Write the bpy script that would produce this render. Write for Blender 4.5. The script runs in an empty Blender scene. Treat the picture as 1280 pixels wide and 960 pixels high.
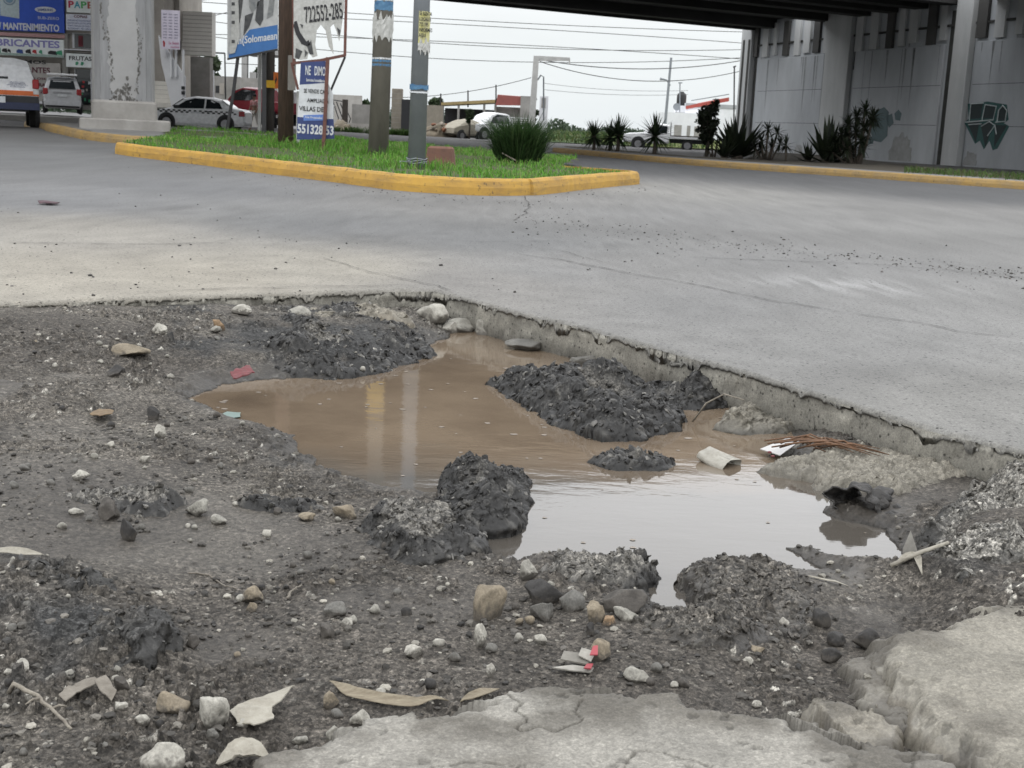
import bpy, bmesh, math, random
import numpy as np
from mathutils import Vector, Matrix, Euler
random.seed(7)
scene = bpy.context.scene
COL = scene.collection
R = math.radians

# ------------------------------------------------------------------ camera
F_PX, CX, CY, CAM_H = 1600.0, 640.0, 480.0, 0.8
PITCH, ROLL = math.atan(318 / 1600.0), R(2.6)
CAM_M = Euler((R(90) - PITCH, 0, 0)).to_matrix() @ Matrix.Rotation(ROLL, 3, 'Z')
cam_d = bpy.data.cameras.new('camera'); cam = bpy.data.objects.new('camera', cam_d); COL.objects.link(cam)
cam.location = (0, 0, CAM_H); cam.rotation_euler = CAM_M.to_euler()
cam_d.sensor_width = 36; cam_d.lens = F_PX / 1280 * 36; cam_d.clip_start = 0.05; cam_d.clip_end = 6000
cam_d.dof.use_dof = True; cam_d.dof.focus_distance = 3.4; cam_d.dof.aperture_fstop = 18.0
scene.camera = cam

def ray(x, y):
    return CAM_M @ Vector(((x - CX) / F_PX, (CY - y) / F_PX, -1.0))
def P(x, y, D):                       # point of that sight line at depth Y = D
    d = ray(x, y); t = D / d.y
    return Vector((d.x * t, D, CAM_H + d.z * t))
def G(x, y, z=0.0):                   # where that sight line meets height z
    d = ray(x, y); t = (z - CAM_H) / d.z
    return Vector((d.x * t, d.y * t, z))

# ------------------------------------------------------------------ numpy noise
def h2(ix, iy, s):
    n = (ix.astype(np.int64) * 374761393 + iy.astype(np.int64) * 668265263 + s * 974634533) & 0xFFFFFFFF
    n = ((n ^ (n >> 13)) * 1274126177) & 0xFFFFFFFF
    n = ((n ^ (n >> 16)) * 2246822519) & 0xFFFFFFFF
    return ((n ^ (n >> 15)) & 0xFFFFFF) / float(0x1000000)
def vnoise(x, y, s=0):
    ix = np.floor(x); iy = np.floor(y); fx = x - ix; fy = y - iy
    fx = fx * fx * (3 - 2 * fx); fy = fy * fy * (3 - 2 * fy)
    a = h2(ix, iy, s); b = h2(ix + 1, iy, s); c = h2(ix, iy + 1, s); d = h2(ix + 1, iy + 1, s)
    return (a + (b - a) * fx) * (1 - fy) + (c + (d - c) * fx) * fy
def fbm(x, y, o=4, s=0):
    r = 0; a = 0.5; t = 0
    for k in range(o):
        r = r + a * vnoise(x, y, s + k * 17); t += a; a *= 0.5; x = x * 2.03 + 13.7; y = y * 2.03 + 7.1
    return r / t
def cells(x, y, size, s=0):           # nearest jittered cell: hash values, offset from its centre, edge closeness
    x = x / size; y = y / size; ix = np.floor(x); iy = np.floor(y)
    best = np.full(x.shape, 9.0); second = np.full(x.shape, 9.0)
    bx = np.zeros(x.shape); by = np.zeros(x.shape); dx = np.zeros(x.shape); dy = np.zeros(x.shape)
    for i in (-1, 0, 1):
        for j in (-1, 0, 1):
            jx = ix + i; jy = iy + j
            ox = jx + 0.1 + 0.8 * h2(jx, jy, s) - x; oy = jy + 0.1 + 0.8 * h2(jx, jy, s + 5) - y
            d = ox * ox + oy * oy; m = d < best
            second = np.where(m, best, np.minimum(second, d)); best = np.where(m, d, best)
            bx = np.where(m, jx, bx); by = np.where(m, jy, by); dx = np.where(m, -ox, dx); dy = np.where(m, -oy, dy)
    e = np.sqrt(second) - np.sqrt(best)
    return h2(bx, by, s + 11), h2(bx, by, s + 23), h2(bx, by, s + 31), dx, dy, e
def sstep(a, b, v):
    t = np.clip((v - a) / (b - a), 0, 1); return t * t * (3 - 2 * t)
def crumbs(x, y, size, s):            # broken flaky relief, 0..~1, with tilted facets
    r1, r2, r3, dx, dy, e = cells(x, y, size, s)
    return (r1 ** 1.6 + (r2 - .5) * dx * 1.5 + (r3 - .5) * dy * 1.5) * sstep(0, .25, e), r2
def n3(v, s=0):                       # 3D value noise for rocks, v (N,3)
    i = np.floor(v); f = v - i; f = f * f * (3 - 2 * f); r = 0
    for a in (0, 1):
        for b in (0, 1):
            for c in (0, 1):
                w = (f[:, 0] if a else 1 - f[:, 0]) * (f[:, 1] if b else 1 - f[:, 1]) * (f[:, 2] if c else 1 - f[:, 2])
                r = r + w * h2(i[:, 0] + a + 57 * (i[:, 2] + c), i[:, 1] + b, s)
    return r
def idw(px, py, ctrl, vals, power=3.0, soft=0.02):
    num = 0; den = 0
    for (cx, cy), v in zip(ctrl, vals):
        w = 1.0 / (((px - cx) ** 2 + (py - cy) ** 2) + soft) ** (power / 2)
        num = num + w[..., None] * np.asarray(v); den = den + w
    return num / den[..., None]
def poly_sd(px, py, poly):            # signed distance, inside positive
    n = len(poly); d = np.full(px.shape, 1e9); ins = np.zeros(px.shape, bool)
    for i in range(n):
        ax, ay = poly[i]; bx, by = poly[(i + 1) % n]
        ex, ey = bx - ax, by - ay; L = ex * ex + ey * ey + 1e-12
        t = np.clip(((px - ax) * ex + (py - ay) * ey) / L, 0, 1)
        d = np.minimum(d, (px - ax - t * ex) ** 2 + (py - ay - t * ey) ** 2)
        c = ((ay > py) != (by > py)) & (px < (bx - ax) * (py - ay) / (by - ay + 1e-12) + ax)
        ins ^= c
    d = np.sqrt(d); return np.where(ins, d, -d)

# ------------------------------------------------------------------ objects
def tag(o, label=None, cat=None, group=None, kind=None):
    if label: o['label'] = label
    if cat: o['category'] = cat
    if group: o['group'] = group
    if kind: o['kind'] = kind
    return o
def empty(name, loc, label, cat, rz=0.0, group=None):
    o = bpy.data.objects.new(name, None); COL.objects.link(o); o.location = loc; o.rotation_euler = (0, 0, rz)
    o.empty_display_size = 0.1
    return tag(o, label, cat, group)
def link_mesh(name, me, mat=None, parent=None):
    o = bpy.data.objects.new(name, me); COL.objects.link(o)
    if mat is not None: me.materials.append(mat)
    if parent is not None: o.parent = parent
    return o
def np_mesh(name, verts, quads, smooth=True, col=None):
    me = bpy.data.meshes.new(name); verts = np.asarray(verts, np.float32); quads = np.asarray(quads, np.int32)
    k = quads.shape[1]
    me.vertices.add(len(verts)); me.vertices.foreach_set('co', verts.ravel())
    me.loops.add(quads.size); me.loops.foreach_set('vertex_index', quads.ravel())
    me.polygons.add(len(quads)); me.polygons.foreach_set('loop_start', np.arange(0, quads.size, k, dtype=np.int32))
    me.polygons.foreach_set('use_smooth', np.full(len(quads), smooth))
    me.update(calc_edges=True)
    if col is not None:
        at = me.attributes.new('tone', 'FLOAT_COLOR', 'POINT')
        at.data.foreach_set('color', np.asarray(col, np.float32).ravel())
    return me
def grid_quads(nr, nc, mask=None):
    i = np.arange(nr * nc).reshape(nr, nc)
    q = np.stack([i[:-1, :-1], i[:-1, 1:], i[1:, 1:], i[1:, :-1]], -1).reshape(-1, 4)
    return q if mask is None else q[mask.ravel()]
class MB:
    def __init__(s): s.v = []; s.f = []
    def add(s, vs, fs):
        n = len(s.v); s.v += [tuple(v) for v in vs]; s.f += [tuple(i + n for i in f) for f in fs]; return s
    def box(s, c, d, rz=0.0, taper=1.0, M=None):
        vs = []
        for z in (-1, 1):
            k = taper if z > 0 else 1.0
            for x, y in ((-1, -1), (1, -1), (1, 1), (-1, 1)):
                vs.append(Vector((x * d[0] / 2 * k, y * d[1] / 2 * k, z * d[2] / 2)))
        m = (M or Matrix.Rotation(rz, 3, 'Z'))
        vs = [m @ v + Vector(c) for v in vs]
        return s.add(vs, [(3, 2, 1, 0), (4, 5, 6, 7), (0, 1, 5, 4), (1, 2, 6, 5), (2, 3, 7, 6), (3, 0, 4, 7)])
    def span(s, x0, x1, y0, y1, z0, z1):
        return s.box(((x0 + x1) / 2, (y0 + y1) / 2, (z0 + z1) / 2), (abs(x1 - x0), abs(y1 - y0), abs(z1 - z0)))
    def tube(s, pts, r, n=10, cap=True):
        pts = [Vector(p) for p in pts]; rs = r if isinstance(r, (list, tuple)) else [r] * len(pts)
        vs = []; fs = []; up = None
        for i, p in enumerate(pts):
            t = (pts[min(i + 1, len(pts) - 1)] - pts[max(i - 1, 0)]).normalized()
            if up is None: up = t.orthogonal().normalized()
            up = (up - t * up.dot(t)).normalized(); w = t.cross(up)
            for k in range(n):
                a = 2 * math.pi * k / n; vs.append(p + (up * math.cos(a) + w * math.sin(a)) * rs[i])
        for i in range(len(pts) - 1):
            for k in range(n):
                a = i * n + k; b = i * n + (k + 1) % n; fs.append((a, b, b + n, a + n))
        if cap: fs += [tuple(range(n - 1, -1, -1)), tuple(range((len(pts) - 1) * n, len(pts) * n))]
        return s.add(vs, fs)
    def disc_stack(s, c, prof, n=20, axis='Z'):      # lathe profile [(r,h)...]
        c = Vector(c); vs = []; fs = []
        for r, h in prof:
            for k in range(n):
                a = 2 * math.pi * k / n; x, y = r * math.cos(a), r * math.sin(a)
                vs.append(c + (Vector((x, y, h)) if axis == 'Z' else Vector((x, h, y)) if axis == 'Y' else Vector((h, x, y))))
        for i in range(len(prof) - 1):
            for k in range(n):
                a = i * n + k; b = i * n + (k + 1) % n; fs.append((a, b, b + n, a + n))
        fs += [tuple(range(n - 1, -1, -1)), tuple(range((len(prof) - 1) * n, len(prof) * n))]
        return s.add(vs, fs)
    def plate(s, pts, nrm, th):                       # polygon extruded by th along nrm
        nrm = Vector(nrm).normalized() * th; a = [Vector(p) for p in pts]; n = len(a)
        vs = a + [p + nrm for p in a]
        fs = [tuple(range(n - 1, -1, -1)), tuple(range(n, 2 * n))] + [(i, (i + 1) % n, (i + 1) % n + n, i + n) for i in range(n)]
        return s.add(vs, fs)
    def build(s, name, mat, parent=None, smooth=False, bevel=0.0, fix=True):
        me = bpy.data.meshes.new(name); me.from_pydata(s.v, [], s.f)
        if fix or bevel:
            bm = bmesh.new(); bm.from_mesh(me)
            bmesh.ops.recalc_face_normals(bm, faces=bm.faces[:])
            if bevel: bmesh.ops.bevel(bm, geom=bm.edges[:], offset=bevel, segments=1, affect='EDGES', clamp_overlap=True)
            bm.to_mesh(me); bm.free()
        if smooth:
            for p in me.polygons: p.use_smooth = True
        me.update()
        return link_mesh(name, me, mat, parent)

# ------------------------------------------------------------------ materials
def mat_new(name):
    m = bpy.data.materials.new(name); m.use_nodes = True; nt = m.node_tree
    return m, nt, nt.nodes['Principled BSDF']
def nd(nt, t, **k):
    n = nt.nodes.new(t)
    for a, b in k.items():
        if a in n.inputs: n.inputs[a].default_value = b
        else: setattr(n, a, b)
    return n
def mixrgb(nt, f, a, b, mode='MIX'):
    m = nt.nodes.new('ShaderNodeMix'); m.data_type = 'RGBA'; m.blend_type = mode
    for sock, v in ((m.inputs[0], f), (m.inputs[6], a), (m.inputs[7], b)):
        if hasattr(v, 'is_linked') or isinstance(v, bpy.types.NodeSocket): nt.links.new(v, sock)
        elif isinstance(v, (int, float)): sock.default_value = v
        else: sock.default_value = tuple(v) + ((1,) if len(v) == 3 else ())
    return m.outputs[2]
def ramp(nt, fac, stops):
    r = nt.nodes.new('ShaderNodeValToRGB'); nt.links.new(fac, r.inputs[0]); e = r.color_ramp.elements
    while len(e) < len(stops): e.new(0.5)
    for el, (p, c) in zip(e, stops):
        el.position = p; el.color = (c, c, c, 1) if isinstance(c, (int, float)) else tuple(c) + (1,)
    return r.outputs[0]
def surf(name, c, c2=None, rough=0.75, scale=4.0, bump=0.0, bscale=30.0, metal=0.0, grime=0.0, coords='Object', stretch=(1, 1, 1), spec=0.4):
    m, nt, b = mat_new(name); L = nt.links
    tc = nd(nt, 'ShaderNodeTexCoord'); mp = nd(nt, 'ShaderNodeMapping'); L.new(tc.outputs[coords], mp.inputs[0]); mp.inputs['Scale'].default_value = stretch
    no = nd(nt, 'ShaderNodeTexNoise', Scale=scale, Detail=6.0, Roughness=0.65); L.new(mp.outputs[0], no.inputs['Vector'])
    c2 = c2 or tuple(v * 0.7 for v in c)
    out = mixrgb(nt, ramp(nt, no.outputs[0], [(0.35, 0), (0.68, 1)]), c, c2)
    if grime:
        g = nd(nt, 'ShaderNodeTexNoise', Scale=scale * 0.35, Detail=8.0, Roughness=0.7); L.new(mp.outputs[0], g.inputs['Vector'])
        gf = ramp(nt, g.outputs[0], [(0.5, 0), (0.75, grime)])
        out = mixrgb(nt, gf, out, tuple(v * 0.35 for v in c))
    L.new(out, b.inputs['Base Color']); b.inputs['Roughness'].default_value = rough; b.inputs['Metallic'].default_value = metal
    b.inputs['Specular IOR Level'].default_value = spec
    if bump:
        bn = nd(nt, 'ShaderNodeTexNoise', Scale=bscale, Detail=5.0); L.new(mp.outputs[0], bn.inputs['Vector'])
        bp = nd(nt, 'ShaderNodeBump', Strength=bump, Distance=0.02); L.new(bn.outputs[0], bp.inputs['Height']); L.new(bp.outputs[0], b.inputs['Normal'])
    return m
def tone_mat(name, rough_dry=0.85, rough_wet=0.32, fine=500.0, bump=0.35, spec=0.4, vary=0.35, agg=0.0, aggv=0.3):
    """colour from the mesh's own 'tone' attribute (rgb = the material there, a = wetness)"""
    m, nt, b = mat_new(name); L = nt.links
    at = nd(nt, 'ShaderNodeAttribute', attribute_name='tone'); tc = nd(nt, 'ShaderNodeTexCoord')
    n1 = nd(nt, 'ShaderNodeTexNoise', Scale=fine, Detail=4.0, Roughness=0.7); L.new(tc.outputs['Object'], n1.inputs['Vector'])
    v = ramp(nt, n1.outputs[0], [(0.3, 1 - vary), (0.7, 1 + vary)])
    c = mixrgb(nt, 1.0, at.outputs['Color'], v, 'MULTIPLY')
    if agg:                                                         # grains of grit and aggregate, each its own shade
        gm = nd(nt, 'ShaderNodeMapRange'); L.new(at.outputs['Alpha'], gm.inputs[0]); gm.inputs[1].default_value = .25; gm.inputs[2].default_value = .75; gm.inputs[3].default_value = 1.0; gm.inputs[4].default_value = .3   # wet smooth mud shows less grit
        for sc_, am in ((agg, aggv), (agg * 2.3, aggv * .8)):
            vo = nd(nt, 'ShaderNodeTexVoronoi', Scale=sc_); L.new(tc.outputs['Object'], vo.inputs['Vector']); sx = nd(nt, 'ShaderNodeSeparateColor'); L.new(vo.outputs['Color'], sx.inputs[0])
            c = mixrgb(nt, gm.outputs[0], c, mixrgb(nt, 1.0, c, ramp(nt, sx.outputs[0], [(0.0, 1 - am * 1.3), (.5, 1.0), (.8, 1 + am * .7), (1.0, 1 + am * 2.2)]), 'MULTIPLY'))
    L.new(c, b.inputs['Base Color'])
    mr = nd(nt, 'ShaderNodeMapRange'); L.new(at.outputs['Alpha'], mr.inputs[0]); mr.inputs[3].default_value = rough_dry; mr.inputs[4].default_value = rough_wet
    L.new(mr.outputs[0], b.inputs['Roughness']); b.inputs['Specular IOR Level'].default_value = spec
    bp = nd(nt, 'ShaderNodeBump', Strength=bump, Distance=0.002); L.new(n1.outputs[0], bp.inputs['Height']); L.new(bp.outputs[0], b.inputs['Normal'])
    return m
def flat(name, c, rough=0.6, metal=0.0, spec=0.4):
    m, nt, b = mat_new(name); L = nt.links
    tc = nd(nt, 'ShaderNodeTexCoord'); no = nd(nt, 'ShaderNodeTexNoise', Scale=9.0, Detail=4.0); L.new(tc.outputs['Object'], no.inputs['Vector'])
    L.new(mixrgb(nt, ramp(nt, no.outputs[0], [(0.35, 0.0), (0.7, 1.0)]), c, tuple(v * 0.82 for v in c)), b.inputs['Base Color'])
    b.inputs['Roughness'].default_value = rough; b.inputs['Metallic'].default_value = metal; b.inputs['Specular IOR Level'].default_value = spec
    return m

# ------------------------------------------------------------------ world, sun, view
SUN_EL, SUN_AZ = R(58), R(200)
w = bpy.data.worlds.new('World'); scene.world = w; w.use_nodes = True
nt = w.node_tree; L = nt.links; bg = nt.nodes['Background']
sky = nd(nt, 'ShaderNodeTexSky', sky_type='NISHITA'); sky.sun_disc = False; sky.sun_elevation = SUN_EL; sky.sun_rotation = SUN_AZ
tc = nd(nt, 'ShaderNodeTexCoord'); sp = nd(nt, 'ShaderNodeSeparateXYZ'); L.new(tc.outputs['Generated'], sp.inputs[0])
mp = nd(nt, 'ShaderNodeMapping'); mp.inputs['Scale'].default_value = (1.5, 1.5, 6.0); L.new(tc.outputs['Generated'], mp.inputs[0])
cl = nd(nt, 'ShaderNodeTexNoise', Scale=1.6, Detail=7.0, Roughness=0.55); L.new(mp.outputs[0], cl.inputs['Vector'])
grad = ramp(nt, sp.outputs[2], [(0.0, (8.5, 9.0, 9.25)), (0.06, (9.2, 9.6, 9.7)), (0.11, (10.2, 10.4, 10.5)), (0.24, (21.0, 21.2, 21.6)), (0.6, (21.5, 21.8, 22.4)), (1.0, (19, 19.5, 20.3))])
cloud = mixrgb(nt, 1.0, grad, ramp(nt, cl.outputs[0], [(0.3, 0.93), (0.7, 1.05)]), 'MULTIPLY')
L.new(mixrgb(nt, 0.94, sky.outputs[0], cloud), bg.inputs['Color']); bg.inputs['Strength'].default_value = 0.1
sun_d = bpy.data.lights.new('sun', 'SUN'); sun_d.energy = 0.6; sun_d.angle = R(25); sun_d.color = (1, 0.97, 0.92)
sun = bpy.data.objects.new('sun', sun_d); COL.objects.link(sun)
sun.rotation_euler = (R(90) - SUN_EL, 0, math.pi - SUN_AZ)
vs = scene.view_settings; vs.view_transform = 'Standard'; vs.look = 'None'; vs.exposure = 0.04; vs.gamma = 1; vs.use_curve_mapping = False
scene.cycles.use_denoising = True
scene.cycles.max_bounces = 8
# ================================================================== GROUND: road, mud, puddle
WATER_Z = -0.15
def xy(lst, z): return [tuple(G(x, y, z)[:2]) for x, y in lst]
edge_px = [(0, 379), (60, 377), (130, 373), (250, 370), (380, 366), (470, 362), (545, 362), (572, 370), (640, 388), (720, 406), (800, 428),
           (870, 447), (940, 466), (1010, 488), (1080, 509), (1150, 531), (1220, 549), (1280, 563), (1400, 600)]
e = sorted(xy(edge_px, 0.0)); EX = np.array([-60, -8] + [p[0] for p in e] + [3.0, 60]); EY = np.array([e[0][1] + .3, e[0][1] + .1] + [p[1] for p in e] + [1.6, 1.0])
def edge_y(X):
    y = np.interp(X, EX, EY)
    return y + 0.025 * (fbm(X * 6, X * 0 + 3.3, 4, 5) - .5) + 0.016 * (fbm(X * 40, X * 0, 3, 9) - .5)
rz_pts = [(-7.5, 27, .12), (-10, 34, .3), (-14.5, 58, .15), (-16, 66, .3), (-24, 64, .5), (0, 0, 0), (0, 10, 0), (6, 20, 0), (-3, 20, 0), (10, 40, 0), (0, 60, 0), (15, 80, 0),
          (0, 100, 0), (-5, 45, 0), (40, 60, 0), (-30, 10, .1), (-60, 60, .4), (-60, 150, 0), (0, 200, 0), (80, 200, 0), (0, 900, 0)]
def road_z(X, Y):
    X = np.asarray(X, float); Y = np.asarray(Y, float)
    z = idw(X, Y, [(a, b) for a, b, c in rz_pts], [(c,) for a, b, c in rz_pts], 3, 4.0)[..., 0]
    return z * sstep(12, 20, Y)
def GR(x, y, dz=0.0):                # pixel -> point on the road surface (+dz)
    z = 0.0
    for _ in range(12):
        p = G(x, y, min(z + dz, CAM_H - .02)); z = 0.5 * z + 0.5 * float(road_z(p.x, p.y))
    return p

# --- road tone: (r,g,b,wet) from spots on the slab
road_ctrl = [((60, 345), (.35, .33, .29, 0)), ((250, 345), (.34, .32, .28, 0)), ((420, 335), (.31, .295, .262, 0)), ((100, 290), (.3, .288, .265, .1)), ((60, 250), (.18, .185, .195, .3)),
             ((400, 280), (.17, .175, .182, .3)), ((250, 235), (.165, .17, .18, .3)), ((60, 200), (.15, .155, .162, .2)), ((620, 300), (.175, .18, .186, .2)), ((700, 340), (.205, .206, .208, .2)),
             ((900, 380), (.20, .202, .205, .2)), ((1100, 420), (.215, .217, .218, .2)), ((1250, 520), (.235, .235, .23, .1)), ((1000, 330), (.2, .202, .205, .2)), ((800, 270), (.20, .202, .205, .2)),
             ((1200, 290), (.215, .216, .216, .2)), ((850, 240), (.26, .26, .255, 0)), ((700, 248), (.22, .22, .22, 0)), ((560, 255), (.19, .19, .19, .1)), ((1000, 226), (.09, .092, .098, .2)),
             ((1240, 246), (.085, .088, .094, .2)), ((850, 213), (.08, .083, .09, .2)), ((1270, 270), (.2, .2, .2, .1)), ((600, 350), (.215, .21, .205, .1))]  # darkest spots, far right, have the deck's shade painted into the tone
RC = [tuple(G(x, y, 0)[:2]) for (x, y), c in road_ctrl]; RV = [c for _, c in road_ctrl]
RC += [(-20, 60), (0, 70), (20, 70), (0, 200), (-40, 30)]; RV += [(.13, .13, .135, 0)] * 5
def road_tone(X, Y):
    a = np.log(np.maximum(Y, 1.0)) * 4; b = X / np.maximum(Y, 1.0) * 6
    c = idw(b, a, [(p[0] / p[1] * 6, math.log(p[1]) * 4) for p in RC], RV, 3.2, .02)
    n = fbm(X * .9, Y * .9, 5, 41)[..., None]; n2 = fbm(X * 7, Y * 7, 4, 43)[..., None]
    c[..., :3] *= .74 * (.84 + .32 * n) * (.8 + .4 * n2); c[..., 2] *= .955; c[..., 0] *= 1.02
    tr = np.exp(-((Y - (10.5 + .28 * X + .5 * (fbm(X * .5, Y * 0, 2, 3) - .5))) / .9) ** 2)[..., None]   # worn wheel track, darker rubber
    c[..., :3] *= 1 - .12 * tr
    g = lambda x, y, rx, ry: np.exp(-(((X - x) / rx) ** 2 + ((Y - y) / ry) ** 2))
    q = G(1060, 357, 0); sc = g(q.x, q.y, .55, .35) * sstep(.47, .6, fbm(X * 16 + Y * 5, Y * 5, 4, 47)); c[..., :3] += .10 * sc[..., None]     # pale scrape marks
    for x_, y_, rx, ry in ((470, 300, .5, .5), (760, 305, .3, .3), (900, 300, .6, .2), (230, 262, .8, .6), (1180, 470, .3, .25)):
        q = G(x_, y_, 0); c[..., :3] *= 1 - .22 * (g(q.x, q.y, rx, ry) * sstep(.4, .62, fbm(X * 4, Y * 4, 4, int(x_))))[..., None]            # oil and damp patches
    return c
def road_mesh():
    fine = np.arange(-3.0, 3.0, 0.006); g = 3 + np.cumsum(0.03 * 1.045 ** np.arange(0, 215)); g = g[g < 1500]
    Xc = np.concatenate([-g[::-1], fine, g]); T = np.concatenate([[0, .003, .007, .013, .02, .03, .042, .056, .075, .1], .1 + np.cumsum(.03 * 1.06 ** np.arange(0, 140))]); T = T[T < 2500]
    X, TT = np.meshgrid(Xc, T); Y = edge_y(X) + TT
    Z = road_z(X, Y) + .006 * (fbm(X * 1.3, Y * 1.3, 4, 71) - .5) * sstep(0, .3, TT)
    n = fbm(X * 9, Y * 9, 4, 77); near = np.abs(X) < 4
    Z -= near * (.02 * np.exp(-TT / .008) * (.4 + n)) + near * .03 * sstep(.56, .72, n) * np.exp(-(TT / .05) ** 2)
    cr, _ = crumbs(X, Y, .02, 81); Z -= near * .008 * cr * np.exp(-(TT / .03) ** 2)
    Z[0] -= .004
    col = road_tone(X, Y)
    k = np.exp(-(TT / .04) ** 2)[..., None]; col[..., :3] = col[..., :3] * (1 - k * .5) + k * .5 * np.array([.16, .153, .134]) * (.6 + .9 * n[..., None])
    D = np.array([.38, .24, .15, .11, .08, .05, .03, .012])             # broken face, bottom row first
    Xf, Df = np.meshgrid(Xc, D); nf = fbm(Xf * 14, Df * 30, 4, 88); cf, cr2 = crumbs(Xf, Df, .025, 91)
    Yf = edge_y(Xf) - (np.abs(Xf) < 4) * (.035 * (nf - .45) + .012 * cf - .012)
    Zf = road_z(Xf, Yf) - Df
    colf = np.empty(Xf.shape + (4,)); base = np.array([.215, .205, .176]); colf[..., :3] = base * (.55 + .9 * nf[..., None]) * (.8 + .4 * cr2[..., None]); colf[..., 3] = .2
    wetk = sstep(.08, .14, Df + .05 * (nf - .5))[..., None]; colf[..., :3] = colf[..., :3] * (1 - .5 * wetk); colf[..., 3:] += .5 * wetk
    X = np.concatenate([Xf, X]); Y = np.concatenate([Yf, Y]); Z = np.concatenate([Zf, Z]); col = np.concatenate([colf, col])
    return np_mesh('road', np.stack([X, Y, Z], -1).reshape(-1, 3), grid_quads(*X.shape), True, col.reshape(-1, 4))
def road_material():
    m, nt, b = mat_new('road_concrete'); L = nt.links
    at = nd(nt, 'ShaderNodeAttribute', attribute_name='tone'); tc = nd(nt, 'ShaderNodeTexCoord')
    n1 = nd(nt, 'ShaderNodeTexNoise', Scale=160.0, Detail=5.0, Roughness=0.75); L.new(tc.outputs['Object'], n1.inputs['Vector'])
    n3_ = nd(nt, 'ShaderNodeTexNoise', Scale=42.0, Detail=6.0, Roughness=0.7); L.new(tc.outputs['Object'], n3_.inputs['Vector'])
    v1 = nd(nt, 'ShaderNodeTexVoronoi', Scale=46.0); L.new(tc.outputs['Object'], v1.inputs['Vector'])
    pits = ramp(nt, v1.outputs['Distance'], [(0.10, 0.0), (0.30, 1.0)])
    msk = ramp(nt, n3_.outputs[0], [(0.46, 1.0), (0.6, 0.0)])
    pm = mixrgb(nt, msk, (1, 1, 1), pits)
    c = mixrgb(nt, 1.0, at.outputs['Color'], ramp(nt, n1.outputs[0], [(0.3, 0.58), (0.7, 1.42)]), 'MULTIPLY')
    c = mixrgb(nt, 1.0, c, ramp(nt, n3_.outputs[0], [(0.3, 0.8), (0.7, 1.16)]), 'MULTIPLY')
    c = mixrgb(nt, 1.0, c, mixrgb(nt, 0.85, (1, 1, 1), pm), 'MULTIPLY')
    L.new(c, b.inputs['Base Color']); mr = nd(nt, 'ShaderNodeMapRange'); L.new(at.outputs['Alpha'], mr.inputs[0]); mr.inputs[3].default_value = .85; mr.inputs[4].default_value = .5
    L.new(mr.outputs[0], b.inputs['Roughness']); b.inputs['Specular IOR Level'].default_value = .35
    hb = mixrgb(nt, 0.5, pm, n1.outputs[0]); bp = nd(nt, 'ShaderNodeBump', Strength=0.55, Distance=0.004); L.new(hb, bp.inputs['Height']); L.new(bp.outputs[0], b.inputs['Normal'])
    return m
M_ROAD = road_material()
road = link_mesh('road', road_mesh(), M_ROAD); tag(road, kind='structure')

# --- cracks in the slab: shallow ribbons of dark grit lying in the joints
def crack_bm(mb, pts, wpx, seed):
    rnd = random.Random(seed); P3 = [G(x, y, 0) for x, y in pts]; out = []
    for a, b in zip(P3[:-1], P3[1:]):
        n = max(2, int((b - a).length / .025))
        out += [a.lerp(b, i / n) for i in range(n)]
    out.append(P3[-1]); vs = []; fs = []
    for i, p in enumerate(out):
        X = p.x + (fbm(np.array([p.x * 5.]), np.array([p.y * 5.]), 4, seed)[0] - .5) * .07; Y = p.y + (fbm(np.array([p.x * 6.]), np.array([p.y * 6.]), 4, seed + 1)[0] - .5) * .07
        wd = wpx * (.25 + 1.1 * rnd.random()) * min(1, i / 6 + .1, (len(out) - 1 - i) / 6 + .1)
        t = (out[min(i + 1, len(out) - 1)] - out[max(i - 1, 0)]).normalized()
        nx, ny = -t.y * wd / 2, t.x * wd / 2
        vs += [(X + nx, Y + ny, .0062), (X - nx, Y - ny, .0062)]
        if i: fs.append((2 * i - 2, 2 * i - 1, 2 * i + 1, 2 * i))
    mb.add(vs, fs)
ck = MB()
for s, (w_, pts) in enumerate([(.010, [(640, 318), (700, 325), (790, 343), (880, 358), (960, 376), (1060, 392)]), (.008, [(1060, 392), (1130, 402), (1200, 415), (1280, 424)]),
                               (.012, [(860, 322), (960, 326), (1080, 330), (1180, 338), (1300, 350)]), (.012, [(0, 304), (90, 305), (200, 306), (310, 304)]),
                               (.007, [(400, 322), (470, 342), (545, 358), (570, 366)]), (.009, [(530, 299), (600, 303), (680, 302), (720, 303)]), (.010, [(655, 245), (662, 258), (656, 268), (640, 276), (700, 278)]),
                               (.006, [(345, 293), (390, 294)]), (.007, [(170, 367), (300, 361), (420, 359), (520, 357)]), (.02, [(0, 188), (30, 187.5), (64, 188.2)]), (.006, [(640, 306), (700, 314), (760, 330)])]):
    crack_bm(ck, pts, w_, 300 + s * 3)
tag(ck.build('road_crack', flat('crack_dirt', (.045, .042, .038), .9), fix=False), kind='structure')

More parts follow.
